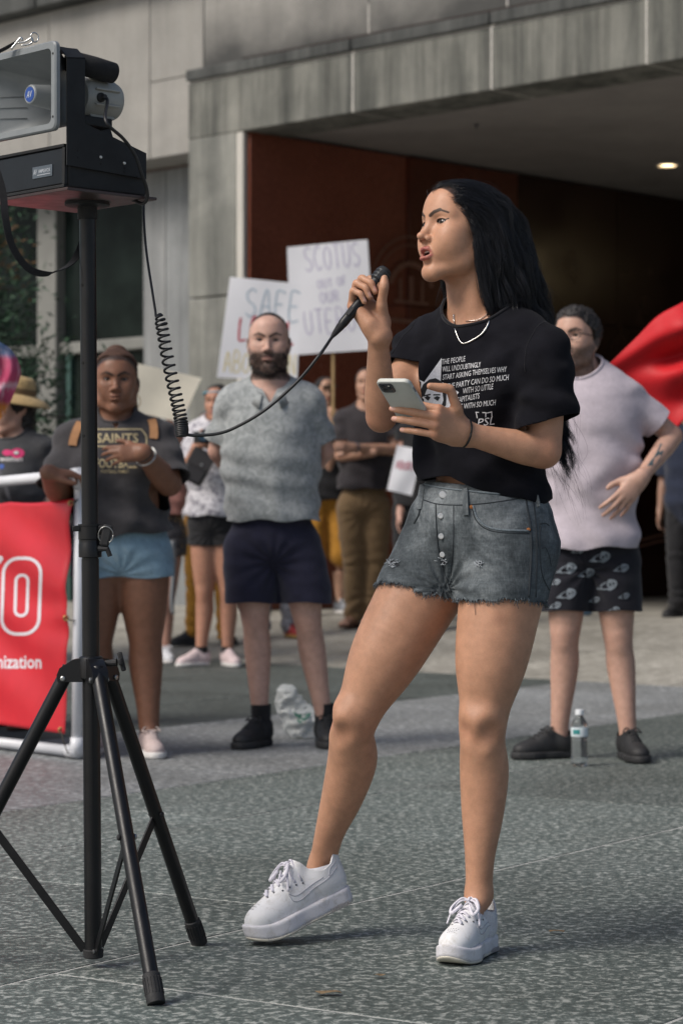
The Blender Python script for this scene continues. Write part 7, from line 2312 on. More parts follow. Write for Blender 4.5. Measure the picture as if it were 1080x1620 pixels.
# -- the man in the pale pink t-shirt with swirl shorts
def pink_man():
    PT = cloth('tee_lilac', (.47, .415, .46), 450, .1, 18)
    SHB = cloth('swim_black', (.012, .012, .018), 400, .2)
    fade = lambda L: sstep(-.004, .006, L[:, 2] - np.interp(L[:, 0], [-.1, -.02, .0, .03, .06, .085], [-.05, -.04, -.01, .045, .07, .084]))
    p = person('man in pale pink t-shirt and black swirl patterned shorts, hand on his hip', 935, 9.35, 1.77, 14, skin=(.50, .31, .24),
        head=dict(p=(912, 541, -.02), yaw=30, pitch=2, s=.99), hr=.0030,
        J=dict(Np=(921, 600), C=(932, 672), Wp=(933, 762), Pv=(934, 858), shL=(990, 628, -.02), shR=(872, 624, .04), elL=(1064, 690, .02), wrL=(1012, 757, -.19), elR=(862, 710, .16), wrR=(862, 780, .16),
               hipL=(968, 868), hipR=(900, 868), knL=(977, 1010), knR=(893, 1006), anL=(993, 1162, -.03), anR=(884, 1162, .02)),
        sz=dict(chest=(.122, .168, .19), waist=(.118, .152, .18), pelvis=(.120, .150, .13), sh=.050), arm=.94, leg=.92,
        hands=dict(L=dict(x=(-.62, -.20, -.75), z=(.35, -.9, .1), y=(-.7, 0, .6), curl=[(8, 14, 8), (12, 16, 10), (16, 18, 10), (20, 20, 12)], spread=(9, 2, -7, -16), s=1.05)),
        shirt=(PT, 868, .68, .008, .080, dict(wide=.002, wr=1.0, slope=.05)), bottom=(SHB, 966, .022), shoes=dict(mat=BLKS, sole=SOLEB, lace=BLKS), feet=dict(R=(-1, -.35, 0), L=(.15, -1, 0)),
        face=dict(beard=.75, beard_col=(.04, .028, .022), lips=(.38, .18, .15), brow=(.02, .015, .012), browt=1.3, liner=.5, scalp=fade, hair_col=(.025, .019, .016)))
    H = p['Hf']
    cap_hair(p, lambda q: np.maximum(np.interp(q[:, 0], [-.1, -.02, .0, .03, .06, .085], [-.02, .0, .01, .045, .07, .084]) - q[:, 2], -9), .013, HAIRV, amp=.007, fr=85, extra=[((.02, 0, .105), (.065, .055, .028), .03)])
    G = plain('glasses_black', (.01,) * 3, .25); gl = MB()
    for y in (1, -1):
        gl.tube([H(.099 - .006 * abs(math.cos(t)), y * .033 + .024 * math.cos(t), .016 + .018 * math.sin(t)) for t in np.linspace(0, 6.283, 21)], .0018, 6)
        gl.tube([H(.094, y * .058, .022), H(.05, y * .076, .020), H(-.012, y * .079, .016)], .0018, 6)
    gl.tube([H(.101, .010, .018), H(.103, 0, .020), H(.101, -.010, .018)], .0018, 6)
    gl.build('glasses', G, p['root'], smooth=True, auto=0)
    # forearm tattoo laid on the skin
    TT_ = plain('tattoo_ink', (.055, .085, .095), .6, var=.5, scale=60)
    bb = [o for o in p['root'].children if o.name.startswith('body')][0]
    me = bb.data; co = np.empty(len(me.vertices) * 3, np.float32); me.vertices.foreach_get('co', co); co = co.reshape(-1, 3)
    p['bb'] = BVHTree.FromPolygons([Vector(v) for v in co], [tuple(q.vertices) for q in me.polygons]); p['bodyob'] = bb
    leaf = [(1046, 701), (1048, 714), (1043, 728), (1035, 740), (1031, 736), (1024, 737), (1020, 730), (1026, 716), (1037, 705)]
    c = np.mean(leaf, 0)
    lay_poly(p, [[tuple(c), leaf[i], leaf[(i + 1) % len(leaf)]] for i in range(len(leaf))], TT_, 'tattoo', 'bb', 'bodyob', .0015)
    # swirls on the shorts
    SW = plain('swirl_grey', (.20, .23, .26), .8, var=.3, scale=200); SD = plain('swirl_dark', (.035, .04, .05), .85)
    for i, (x, y, rx) in enumerate(((950, 882, 15), (897, 900, 15), (983, 899, 11), (928, 907, 12), (961, 926, 15), (897, 940, 14), (940, 949, 8), (987, 943, 8), (979, 861, 10), (970, 966, 10), (876, 878, 8), (878, 921, 8), (878, 958, 9), (915, 870, 10))):
        an = R_(-18); ca, sa = math.cos(an), math.sin(an)
        rot = lambda u, v: (x + u * ca - v * sa, y + u * sa + v * ca)
        out = [rot(rx * (math.cos(t) + (.35 if abs(t - math.pi) < .5 else 0) * -1 * (1 - abs(t - math.pi) / .5)), rx * .52 * math.sin(t) * (.75 if math.cos(t) < 0 else 1.15)) for t in np.linspace(0, 6.283, 25)[:-1]]
        inn = [rot(rx * .72 * math.cos(t), rx * .30 * math.sin(t)) for t in np.linspace(0, 6.283, 25)[:-1]]
        lay_poly(p, [[out[k], out[(k + 1) % 24], inn[(k + 1) % 24], inn[k]] for k in range(24)], SW, 'swirl', 'bvhb', 'bottom', .003)
        e = lambda cx, cy, r0: [rot(cx + r0 * math.cos(t), cy + r0 * .85 * math.sin(t)) for t in np.linspace(0, 6.283, 13)[:-1]]
        o1, i1 = e(rx * .22, 0, rx * .34), e(rx * .22, 0, rx * .16)
        lay_poly(p, [[o1[k], o1[(k + 1) % 12], i1[(k + 1) % 12], i1[k]] for k in range(12)], SW, 'swirl', 'bvhb', 'bottom', .004)
    return p
PK = pink_man()

# -- further back
GRID = .009
def back_rows():
    # the woman taking a picture
    SHW = cloth('tee_patterned', (.58, .57, .60), 300, .1, c2=(.10, .09, .13), c2scale=26, c2t=(.50, .60))
    p = person('woman in white patterned t-shirt and black shorts holding up a camera', 338, 15.5, 1.70, 12, skin=(.42, .22, .15), res=.008,
        head=dict(p=(344, 640, -.03), yaw=16), J=dict(Np=(344, 668), C=(340, 712), Wp=(338, 765), Pv=(336, 818), shL=(376, 684), shR=(308, 684), elL=(384, 728, -.08), wrL=(342, 708, -.30), elR=(296, 742, -.08), wrR=(310, 708, -.30),
        hipL=(352, 832), hipR=(322, 832), knL=(362, 938), knR=(324, 938), anL=(360, 1034), anR=(318, 1032)),
        hands=dict(L=dict(x=(-.8, -.3, .4), z=(.1, -1, .3), y=(0, 0, 1), curl=[(40, 50, 30)] * 4), R=dict(x=(.6, -.3, .6), z=(-.1, -1, .2), y=(0, 0, 1), curl=[(40, 50, 30)] * 4)),
        shirt=(SHW, 816, .8, .01, .08), bottom=(BLKC, 863, .012), shoes=dict(mat=plain('shoe_floral', (.62, .50, .50), .7, var=.3, scale=60), sole=plain('sole_pale', (.62, .60, .58), .6), sock=BLKC, sock_h=.13), feet=dict(L=(.4, -1, 0), R=(-.9, -.7, 0)),
        face=dict(lips=(.36, .14, .12)))
    H = p['Hf']
    cap_hair(p, lambda q: np.interp(q[:, 0], [-.1, -.03, .02, .06, .085], [-.14, -.12, -.02, .06, .08]) - q[:, 2], .012, HAIRV, res=.007, extra=[((-.05, 0, -.04), (.05, .07, .09), .04)])
    hb = [H(.092 * math.cos(t) - .005, .088 * math.sin(t), .070 + .01 * math.cos(t)) for t in np.linspace(0, 6.283, 30)]
    MB().tube(hb, .011, 8, flat=(1, .5)).build('headband', plain('band_blue', (.05, .30, .42), .7), p['root'], smooth=True, auto=0)
    c = (p['wrL'] + p['wrR']) / 2 + V3(-.01, -.10, .06)
    cm = empty('camera', c, 'small dark camera held up by the woman in the patterned t-shirt', 'camera')
    MB().box(c, (.062, .022, .038), None, .008).build('body', BLKS, cm); MB().lathe([(.028, 0), (.030, .03), (.024, .034), (.0001, .026)], c + V3(0, -.022, 0), (0, -1, 0), 20).build('lens', plain('lens_glass', (.02, .04, .06), .1), cm)
    MB().box(c + V3(.01, 0, .044), (.018, .015, .008), None, .004).build('viewfinder', BLKS, cm)
    c = P(313, 738, 15.15); R3 = rot_y(28)
    bg = empty('shoulder_bag', c, 'dark pouch bag slung in front of the woman with the camera', 'bag')
    MB().box(c, (.075, .04, .11), R3, .02).build('pouch', plain('bag_dark', (.02, .018, .02), .6), bg); MB().box(c + R3 @ V3(0, -.042, .05), (.073, .004, .055), R3, .003).build('flap', plain('bag_flap', (.028, .025, .026), .55), bg)
    MB().lathe([(.010, 0), (.008, .004), (.0001, .005)], c + R3 @ V3(.02, -.046, .02), (0, -1, 0), 12).build('clasp', STEEL, bg)
    strip([c + R3 @ V3(.05, 0, .10), P(338, 690, 15.28), P(360, 676, 15.36), P(372, 668, 15.5)], .012, .004, V3(.7, 0, .6)).build('strap', BLKS, bg)

    # the person with the blank pale board, behind the woman in the football t-shirt
    PS = cloth('tee_salmon', (.40, .19, .16), 300, .1)
    p = person('person in salmon t-shirt mostly hidden behind the woman with braids', 252, 15.9, 1.62, 6, skin=(.45, .26, .2), res=.009,
        head=dict(p=(236, 640), yaw=10), J=dict(shL=(277, 690), elL=(292, 745, -.02), wrL=(280, 690, -.2), knL=(262, 955), anL=(262, 1028), knR=(232, 955), anR=(230, 1028)),
        shirt=(PS, 815, .85, .012, .08), bottom=(cloth('shorts_floral', (.06, .06, .07), 200, .2, c2=(.45, .30, .12), c2scale=16, c2t=(.55, .62)), 880, .02), shoes=dict(mat=plain('shoe_white_b', (.66, .67, .70), .6), sole=plain('sole_pale', (.62, .60, .58), .6), lace=plain('lace_white_b', (.7, .7, .72), .8)), feet=dict(L=(.25, -1, 0), R=(-.2, -1, 0)))
    cap_hair(p, lambda q: np.interp(q[:, 0], [-.1, -.03, .02, .06, .085], [-.10, -.08, .0, .06, .08]) - q[:, 2], .012, HAIRV, res=.009)
    board('blank_board', 'blank pale cream board tilted over the crowd behind the woman with braids', [P(209, 573, 15.5), P(319, 598, 15.5), P(287, 668, 15.5), P(214, 652, 15.5)], plain('board_cream', (.62, .58, .48), .8, var=.06, scale=6), None)
    jk = MB(); jk.tube(spline([P(272, 855, 15.2), P(275, 900, 15.2), P(272, 950, 15.2), P(274, 972, 15.2)], 5), [.05] * 5 + [.035] * 5 + [.03] * 5 + [.02], 10, flat=(1, .4))
    tag(jk.build('tied_jacket', cloth('jacket_grey', (.20, .21, .22), 300), None, smooth=True, auto=0), 'grey jacket sleeve hanging beside the denim shorts of the woman with braids', 'jacket')

    # mustard trousers behind the woman with the camera
    MU = cloth('mustard', (.42, .20, .028), 300, .15)
    p = person('person in mustard trousers and black shoes hidden behind the woman with the camera', 330, 17.2, 1.66, 10, skin=(.45, .27, .2), res=.013, J=dict(anR=(306, 1000), knR=(308, 925), anL=(357, 1003), knL=(354, 925)),
        shirt=(BLKC, 805, .8, .01, .08), bottom=(MU, None, .006), shoes=dict(mat=BLKS, sole=SOLEB, lace=BLKS), feet=dict(R=(-1, -.5, 0), L=(.4, -1, 0)), hscale=.92)
    cap_hair(p, lambda q: np.interp(q[:, 0], [-.1, -.03, .02, .06, .085], [-.05, -.03, .01, .06, .08]) - q[:, 2], .010, HAIRV, res=.01)

    # the holder of the SAFE sign behind the polo man
    p = person('person in patterned trousers hidden behind the bald man, holding up a sign', 436, 17.4, 1.68, 0, skin=(.4, .24, .18), res=.013, J=dict(elR=(404, 700, -.05), wrR=(408, 640, -.10), shR=(415, 662)),
        shirt=(BLKC, 800, .8, .01, .08), bottom=(cloth('trousers_patterned', (.30, .30, .33), 200, .2, c2=(.04, .04, .06), c2scale=40), None, .01), shoes=dict(mat=plain('shoe_red', (.30, .03, .03), .6), sole=plain('sole_gum', (.35, .20, .06), .6), lace=BLKS), feet=dict(R=(-.3, -1, 0), L=(.5, -1, 0)), hscale=.92)
    cap_hair(p, lambda q: np.interp(q[:, 0], [-.1, -.03, .02, .06, .085], [-.05, -.03, .01, .06, .08]) - q[:, 2], .010, HAIRV, res=.01)
    PUR = plain('marker_purple', (.53, .50, .62), .8, var=.12); BLU = plain('marker_blue', (.42, .50, .57), .8, var=.2); RDM = plain('marker_red', (.50, .03, .05), .8); YEL = plain('marker_yellow', (.70, .62, .40), .8)
    CARD = plain('card_white', (.78, .78, .81), .8, var=.03, scale=5)
    Yq = 17.0
    s1 = board('protest_sign', 'white hand lettered sign reading SAFE, half behind the SCOTUS sign', [P(364, 438, Yq), P(476, 449, Yq), P(470, 602, Yq), P(343, 597, Yq)], CARD, (P(412, 600, Yq + .02), P(411, 700, Yq + .02)))
    hand_letters(s1, 'SAFE', P(384, 500, Yq), P(476, 508, Yq), 44, Yq, BLU, .0062)
    hand_letters(s1, 'LEGAL', P(374, 536, Yq), P(468, 545, Yq), 34, Yq, RDM, .0068)
    hand_letters(s1, 'ABORTION', P(352, 588, Yq), P(468, 594, Yq), 32, Yq, YEL, .0060)
    Yq = 18.6
    # the holder of the SCOTUS sign
    p = person('person in black cap and mustard shorts holding the SCOTUS sign on a stick', 517, 19.0, 1.78, -6, skin=(.45, .27, .19), res=.010, head=dict(p=(514, 622, -.02), yaw=-20),
        J=dict(elL=(520, 745, -.12), wrL=(527, 672, -.25), shL=(545, 668), shR=(489, 668)), hands=dict(L=dict(x=(.05, -.1, 1), z=(.3, -.9, .1), y=(-1, 0, 0), curl=FIST, s=1.15)),
        shirt=(BLKC, 792, .5, .012, .08), bottom=(MU, 905, .02), shoes=dict(mat=plain('shoe_grey', (.16, .17, .19), .6, var=.6, scale=14), sole=plain('sole_pale', (.62, .60, .58), .6), lace=plain('lace_white_b', (.7, .7, .72), .8), sock=BLKC, sock_h=.14), feet=dict(R=(-.2, -1, 0), L=(.5, -.9, 0)), hscale=.95)
    cap_hair(p, lambda q: np.interp(q[:, 0], [-.1, -.03, .02, .05, .085], [-.02, .02, .03, .05, .055]) - q[:, 2], .010, BLKC, 'cap', res=.009, amp=.0)
    H = p['Hf']; m = MB(); m.box(H(.125, 0, .052), (.045, .055, .003), H.R, .003); m.build('cap_peak', BLKC, p['root'])
    MB().tube(ring_pts(lerp(p['wrL'], p['elL'], .12), p['elL'] - p['wrL'], .034), .008, 8).build('wristband', plain('band_green', (.03, .10, .06), .7), p['root'], smooth=True, auto=0)
    s2 = board('protest_sign', 'white hand lettered sign reading SCOTUS out of our uterus, on a wooden stick', [P(454, 391, Yq), P(581, 379, Yq), P(592, 553, Yq), P(460, 562, Yq)], CARD, (P(526, 556, Yq + .02), P(528, 700, Yq + .02)))
    hand_letters(s2, 'SCOTUS', P(482, 430, Yq), P(572, 420, Yq), 38, Yq, PUR, .0058)
    hand_letters(s2, 'OUT', P(502, 457, Yq), P(527, 453.5, Yq), 13, Yq, PUR, .0048); hand_letters(s2, 'OF', P(533, 452.5, Yq), P(550, 450, Yq), 13, Yq, PUR, .0048)
    hand_letters(s2, 'OUR', P(506, 480, Yq), P(538, 476, Yq), 17, Yq, PUR, .0055)
    hand_letters(s2, 'UTERUS', P(481, 530, Yq), P(582, 520, Yq), 37, Yq, PUR, .0058)
    # folded arms and khaki trousers
    SK = (.46, .27, .19)
    p = person('man in khaki trousers and dark t-shirt with folded arms and a watch', 578, 17.9, 1.86, 4, skin=SK, res=.009, head=dict(p=(580, 610, -.03), yaw=10),
        J=dict(Np=(580, 646), C=(580, 690), Wp=(578, 742), Pv=(574, 795), shL=(618, 664), shR=(542, 664), elL=(624, 712, -.06), wrL=(558, 708, -.28), elR=(538, 722, -.08), wrR=(592, 716, -.22), hipL=(594, 805), hipR=(556, 805), knL=(594, 890), knR=(560, 890), anL=(590, 968), anR=(560, 974)),
        hands=dict(L=dict(curl=[(30, 40, 20)] * 4), R=None), shirt=(cloth('tee_brownblack', (.036, .031, .034), 300, .2), 774, .62, .016, .08), bottom=(cloth('khaki', (.200, .130, .066), 300, .15), None, .016), shoes=dict(mat=plain('sandal_brown', (.16, .07, .035), .6), sole=plain('sole_brown', (.10, .05, .03), .7), style='sandal', skin=SK), feet=dict(R=(-.5, -1, 0), L=(.3, -1, 0)), hscale=1.0)
    cap_hair(p, lambda q: np.interp(q[:, 0], [-.1, -.03, .02, .06, .085], [-.05, -.03, .01, .06, .08]) - q[:, 2], .010, HAIRV, res=.009)
    MB().tube(ring_pts(lerp(p['wrL'], p['elL'], .08), p['elL'] - p['wrL'], .034), .010, 8, flat=(1, .6)).build('watch', plain('watch_dark', (.02, .03, .05), .4), p['root'], smooth=True, auto=0)
    # paper held low beside the speaker
    p = person('person in black holding a white paper, hidden behind the speaking woman', 662, 17.3, 1.68, 8, skin=(.52, .32, .26), res=.013, head=dict(p=(676, 640)),
        J=dict(Np=(672, 664), C=(668, 715), shL=(700, 684), shR=(640, 684), elR=(642, 752, -.02), wrR=(632, 812, -.08), elL=(708, 745), wrL=(672, 740, -.2)), shirt=(BLKC, 800, .18, .01, .10), bottom=(BLKC, None, .015), shoes=dict(mat=BLKS, sole=SOLEB), hscale=.93)
    cap_hair(p, lambda q: np.interp(q[:, 0], [-.1, -.03, .02, .06, .085], [-.10, -.08, .0, .06, .08]) - q[:, 2], .012, HAIRV, res=.009)
    s3 = board('paper_sign', 'small white paper with faint red lettering beside the speaking woman\'s elbow', [P(628, 704, 16.9), P(669, 712, 16.9), P(651, 784, 16.9), P(612, 775, 16.9)], CARD, None)
    hand_letters(s3, 'ABORT', P(625, 741, 16.9), P(655, 745, 16.9), 12, 16.9, plain('marker_faint', (.55, .32, .36), .8), .006)
    # at the right edge
    p = person('person in dark navy clothes cut off by the right edge of the picture', 1090, 18.2, 1.66, 30, skin=(.3, .18, .13), res=.013, shirt=(cloth('navy_dark', (.018, .024, .045), 300, .2), 850, .9, .015, .08), bottom=(BLKC, None, .015), shoes=dict(mat=BLKS, sole=SOLEB), hscale=.93)
    cap_hair(p, lambda q: np.interp(q[:, 0], [-.1, -.03, .02, .06, .085], [-.05, -.03, .01, .06, .08]) - q[:, 2], .010, HAIRV, res=.01)
def board(name, label, c, mat, stick=None):
    root = empty(name, np.mean(c, 0), label, 'sign', 'signs held up in the crowd')
    n = nrm(np.cross(c[1] - c[0], c[3] - c[0])); n = n if n[1] > 0 else -n
    rng = np.random.RandomState(len(label)); N_ = 10; V = []
    for k in range(2):
        for i in range(N_ + 1):
            for j in range(N_ + 1):
                p = lerp(lerp(c[0], c[1], i / N_), lerp(c[3], c[2], i / N_), j / N_)
                V.append(p + n * (.006 * math.sin(i * .5 + j * .3 + len(label)) + .006 * k))
    q = lambda k, i, j: k * (N_ + 1) ** 2 + i * (N_ + 1) + j
    Fs = [(q(k, i, j), q(k, i + 1, j), q(k, i + 1, j + 1), q(k, i, j + 1)) for k in range(2) for i in range(N_) for j in range(N_)]
    for i in range(N_):
        Fs += [(q(0, i, 0), q(1, i, 0), q(1, i + 1, 0), q(0, i + 1, 0)), (q(0, i, N_), q(1, i, N_), q(1, i + 1, N_), q(0, i + 1, N_)), (q(0, 0, i), q(1, 0, i), q(1, 0, i + 1), q(0, 0, i + 1)), (q(0, N_, i), q(1, N_, i), q(1, N_, i + 1), q(0, N_, i + 1))]
    b = MB().put(V, Fs).build('card', mat, root, smooth=False)
    if stick is not None:
        up = nrm(stick[0] - stick[1]); MB().box((stick[0] + up * .35 + stick[1]) / 2, (.011, .006, np.linalg.norm(stick[0] + up * .35 - stick[1]) / 2), None, .002).build('stick', plain('wood_pale', (.42, .28, .13), .7, var=.2, scale=30), root)
    root['_n'] = [float(x) for x in n]
    return (root, b)
STROKES = dict(S=[[(.9, .9), (.5, 1), (.1, .82), (.3, .55), (.75, .42), (.88, .18), (.5, 0), (.05, .12)]], A=[[(0, 0), (.5, 1), (1, 0)], [(.2, .4), (.8, .4)]], F=[[(.1, 0), (.1, 1), (.9, 1)], [(.1, .55), (.7, .55)]], E=[[(.9, 1), (.1, 1), (.1, 0), (.9, 0)], [(.1, .5), (.7, .5)]],
    L=[[(.1, 1), (.1, 0), (.9, 0)]], G=[[(.9, .85), (.5, 1), (.1, .6), (.15, .2), (.5, 0), (.9, .2), (.9, .45), (.6, .45)]], B=[[(.1, 0), (.1, 1), (.7, .95), (.75, .6), (.1, .52)], [(.1, .52), (.85, .45), (.85, .08), (.1, 0)]], O=[[(.5, 1), (.1, .75), (.1, .25), (.5, 0), (.9, .25), (.9, .75), (.5, 1)]],
    R=[[(.1, 0), (.1, 1), (.75, .92), (.75, .58), (.1, .5)], [(.4, .5), (.9, 0)]], T=[[(0, 1), (1, 1)], [(.5, 1), (.5, 0)]], I=[[(.5, 0), (.5, 1)]], N=[[(.1, 0), (.1, 1), (.9, 0), (.9, 1)]], C=[[(.9, .85), (.5, 1), (.1, .65), (.1, .3), (.5, 0), (.9, .15)]], U=[[(.1, 1), (.1, .25), (.5, 0), (.9, .25), (.9, 1)]])
def hand_letters(s, word, a, b, hpx, Y, mat, r):
    """marker lettering drawn stroke by stroke on the card, from a to b along its base line"""
    root, card = s; n = V3(*root['_n']); m = MB(); d = (b - a) / max(1, len(word)); up = nrm(np.cross(nrm(d), n)); up = up if up[2] > 0 else -up
    h = hpx / FPX * Y; rng = np.random.RandomState(len(word))
    bv = BVHTree.FromPolygons([v.co for v in card.data.vertices], [tuple(p.vertices) for p in card.data.polygons])
    for i, ch in enumerate(word):
        for st in STROKES.get(ch, []):
            pts = []
            for x, y in (spline([np.array(q, float) for q in st], 5) if len(st) > 2 else st):
                p = a + d * (i + .12 + x * .76) + up * y * h * (1 + .04 * math.sin(i * 2.1)) + d * .02 * math.sin(7 * y + i)
                hh = bv.ray_cast(Vector(p - n * .3), Vector(n), .6)
                pts.append(np.array(hh[0]) - n * .0015 if hh[0] is not None else None)
            pts = [p for p in pts if p is not None]
            if len(pts) > 1:
                V = []
                for k in range(len(pts)):
                    t = nrm(pts[min(k + 1, len(pts) - 1)] - pts[max(k - 1, 0)]); w = np.cross(t, n) * r * (.85 + .3 * rng.rand())
                    V += [pts[k] - w, pts[k] + w]
                m.put(V, [(2 * k, 2 * k + 1, 2 * k + 3, 2 * k + 2) for k in range(len(pts) - 1)])
    m.build('lettering', mat, card, auto=0)
    card.data.update()
back_rows()
# ------------------------------------------------------------------ banner on its pipe frame, flags, bottle, bag
def build_banner():
    PVC = plain('pvc_white', (.68, .69, .72), .35, var=.06, scale=8)
    TR, BR = P(131, 750, 9.32), P(122, 1196, 9.32) ; BR[2] = .030; TR[:2] = BR[:2] * 1.0 + V3(.012, 0, 0)[:2]
    TL, BL = P(-330, 790, 11.0), P(-330, 1120, 11.0); BL[2] = .030; TL[:2] = BL[:2]
    TL[2] = 1.05
    root = empty('banner_stand', BR * (1, 1, 0), 'white plastic pipe frame that carries the red banner', 'frame')
    r = .0215
    MB().tube([BR, TR], r, 20).build('upright_pipe', PVC, root, smooth=True, auto=0); MB().tube(spline([TR, lerp(TR, TL, .5) - V3(0, 0, .015), TL], 6), r, 20).build('top_pipe', PVC, root, smooth=True, auto=0)
    MB().tube([BR, BL], r, 20).build('bottom_pipe', PVC, root, smooth=True, auto=0); MB().tube([BL, TL], r, 20).build('upright_pipe', PVC, root, smooth=True, auto=0)
    d = nrm(BL - BR); back = V3(-d[1], d[0], 0)
    for c in (BR, TR): MB().tube([c - d * .012, c + d * .055], r * 1.2, 20).build('elbow', PVC, root, smooth=True, auto=0); 
    for c, u in ((BR, 1), (TR, -1)): MB().tube([c - V3(0, 0, .012 * u), c + V3(0, 0, .055 * u)], r * 1.2, 20).build('elbow', PVC, root, smooth=True, auto=0)
    # the banner: a sheet held at its eyelets, with pulled folds
    Yb = lambda px: 9.30 + (118 - px) / 448 * 1.6
    cor = [P(118, 789, 9.30), P(100, 1161, 9.30), P(-330, 1098, 10.90), P(-330, 812, 10.90)]
    nu, nv = 60, 60; V = []
    n = nrm(np.cross(cor[1] - cor[0], cor[3] - cor[0])); n = n if n[1] < 0 else -n
    for i in range(nu + 1):
        for j in range(nv + 1):
            u, v = i / nu, j / nv
            p = lerp(lerp(cor[0], cor[3], u), lerp(cor[1], cor[2], u), v)
            # tension folds from the corner and the side eyelet, sag along the top
            x, y = u * 1.9, v
            w = .007 * math.exp(-((v - .5) / .10) ** 2) * math.exp(-u * 9) * math.cos((v - .5) * 40)
            w += .012 * math.sin((x * 1.3 + y * 2.2) * 9) * math.exp(-((x - y * .8) / .5) ** 2) + .010 * math.sin(x * 5 + 1.3 * y * 4)
            w += .003 * math.sin(14 * (x + .4 * y)) * (1 - v)
            e = .005 * (math.sin(math.pi * min(1, 2 * (v % .5)))) * math.exp(-u * 14)
            V.append(p + n * w + (cor[3] - cor[0]) / np.linalg.norm(cor[3] - cor[0]) * e - V3(0, 0, .010 * math.sin(math.pi * ((u * 5) % 1)) * (1 - v)))
    Fs = np.array([(i * (nv + 1) + j, (i + 1) * (nv + 1) + j, (i + 1) * (nv + 1) + j + 1, i * (nv + 1) + j + 1) for i in range(nu) for j in range(nv)])
    V = np.array(V)
    VIN = plain('vinyl_red', (.55, .018, .030), .38, var=.08, scale=5, bump=.12, bscale=220)
    br = empty('banner', np.mean(cor, 0), 'red banner with white outlined letter O and the end of organization below', 'banner')
    sh = mk('sheet', V, Fs, VIN, br); solid(sh, .002, 0)
    bv = BVHTree.FromPolygons([Vector(v) for v in V], [tuple(map(int, f)) for f in Fs])
    WHT = plain('banner_white', (.66, .62, .66), .5, var=.05)
    def on(px, py):
        o = V3(0, 0, CH); d_ = nrm(P(px, py, 9.5) - o); h = bv.ray_cast(Vector(o), Vector(d_), 20)
        return None if h[0] is None else np.array(h[0]) - d_ * .004
    def outline(cx, cy, hw, hh, r_, w, sl=0):
        pts = []
        for qx, qy, a0 in ((hw - r_, -hh + r_, -90), (hw - r_, hh - r_, 0), (-hw + r_, hh - r_, 90), (-hw + r_, -hh + r_, 180)):
            pts += [(qx + r_ * math.cos(R_(a0 + 15 * k)), qy + r_ * math.sin(R_(a0 + 15 * k))) for k in range(7)]
        full = []
        for k in range(len(pts)):
            a, b = np.array(pts[k]), np.array(pts[(k + 1) % len(pts)]); nn = max(1, int(np.linalg.norm(b - a) / 8)); full += [lerp(a, b, q / nn) for q in range(nn)]
        V_, F_ = [], []
        for k, p in enumerate(full):
            t = full[(k + 1) % len(full)] - full[k - 1]; t = t / np.linalg.norm(t); nn = np.array((t[1], -t[0]))
            for s_ in (-1, 1):
                x, y = p + nn * s_ * w; q = on(cx + x - sl * y, cy + y); V_.append(q)
        if any(q is None for q in V_): return
        N_ = len(full); F_ = [(2 * k, 2 * k + 1, 2 * ((k + 1) % N_) + 1, 2 * ((k + 1) % N_)) for k in range(N_)]
        mk('letter_outline', np.array(V_), F_, WHT, sh, smooth=False)
    outline(34, 943, 29.5, 60, 24, 2.6, .035); outline(34.5, 942, 9.5, 32, 9, 2.4, .03)
    bar = [(-46, 872), (10, 878), (9, 884), (2, 893), (-10, 899), (-46, 893)]
    pts = [on(*q) for q in [(-30, 874), (4, 880), (6, 884), (1, 892), (-30, 889)]]
    if all(q is not None for q in pts): mk('letter_outline', np.array(pts), [tuple(range(5))], WHT, sh, smooth=False)
    v, fs = TEXT2D('Organization', 1, 0, 1, .02)
    w = np.ptp(v[:, 0]); x1 = v[:, 0].max(); kx = 118 / w
    Vt = [on(66 + (x - x1) * kx, 1057 - (y) * 30 + (x - x1) * kx * -.0) for x, y in v]
    if all(q is not None for q in Vt): mk('lettering', np.array(Vt), fs, WHT, sh, smooth=False)
    BRS = plain('brass', (.45, .30, .12), .35, .9); CRD = plain('cord_brown', (.05, .04, .03), .8)
    for px, py, tx, ty in ((114, 796, 128, 786), (106, 978, 124, 982), (98, 1155, 108, 1192)):
        q = on(px - 1.5, py)
        if q is None: q = P(px, py, 9.3)
        MB().tube(ring_pts(q, V3(0, 1, 0), .0085), .0035, 8).build('eyelet', BRS, br, smooth=True, auto=0)
        MB().tube([q, lerp(q, P(tx, ty, 9.31), .5) - V3(0, .01, .004), P(tx, ty, 9.31)], .0028, 6).build('tie_cord', CRD, br, smooth=True, auto=0)
build_banner()

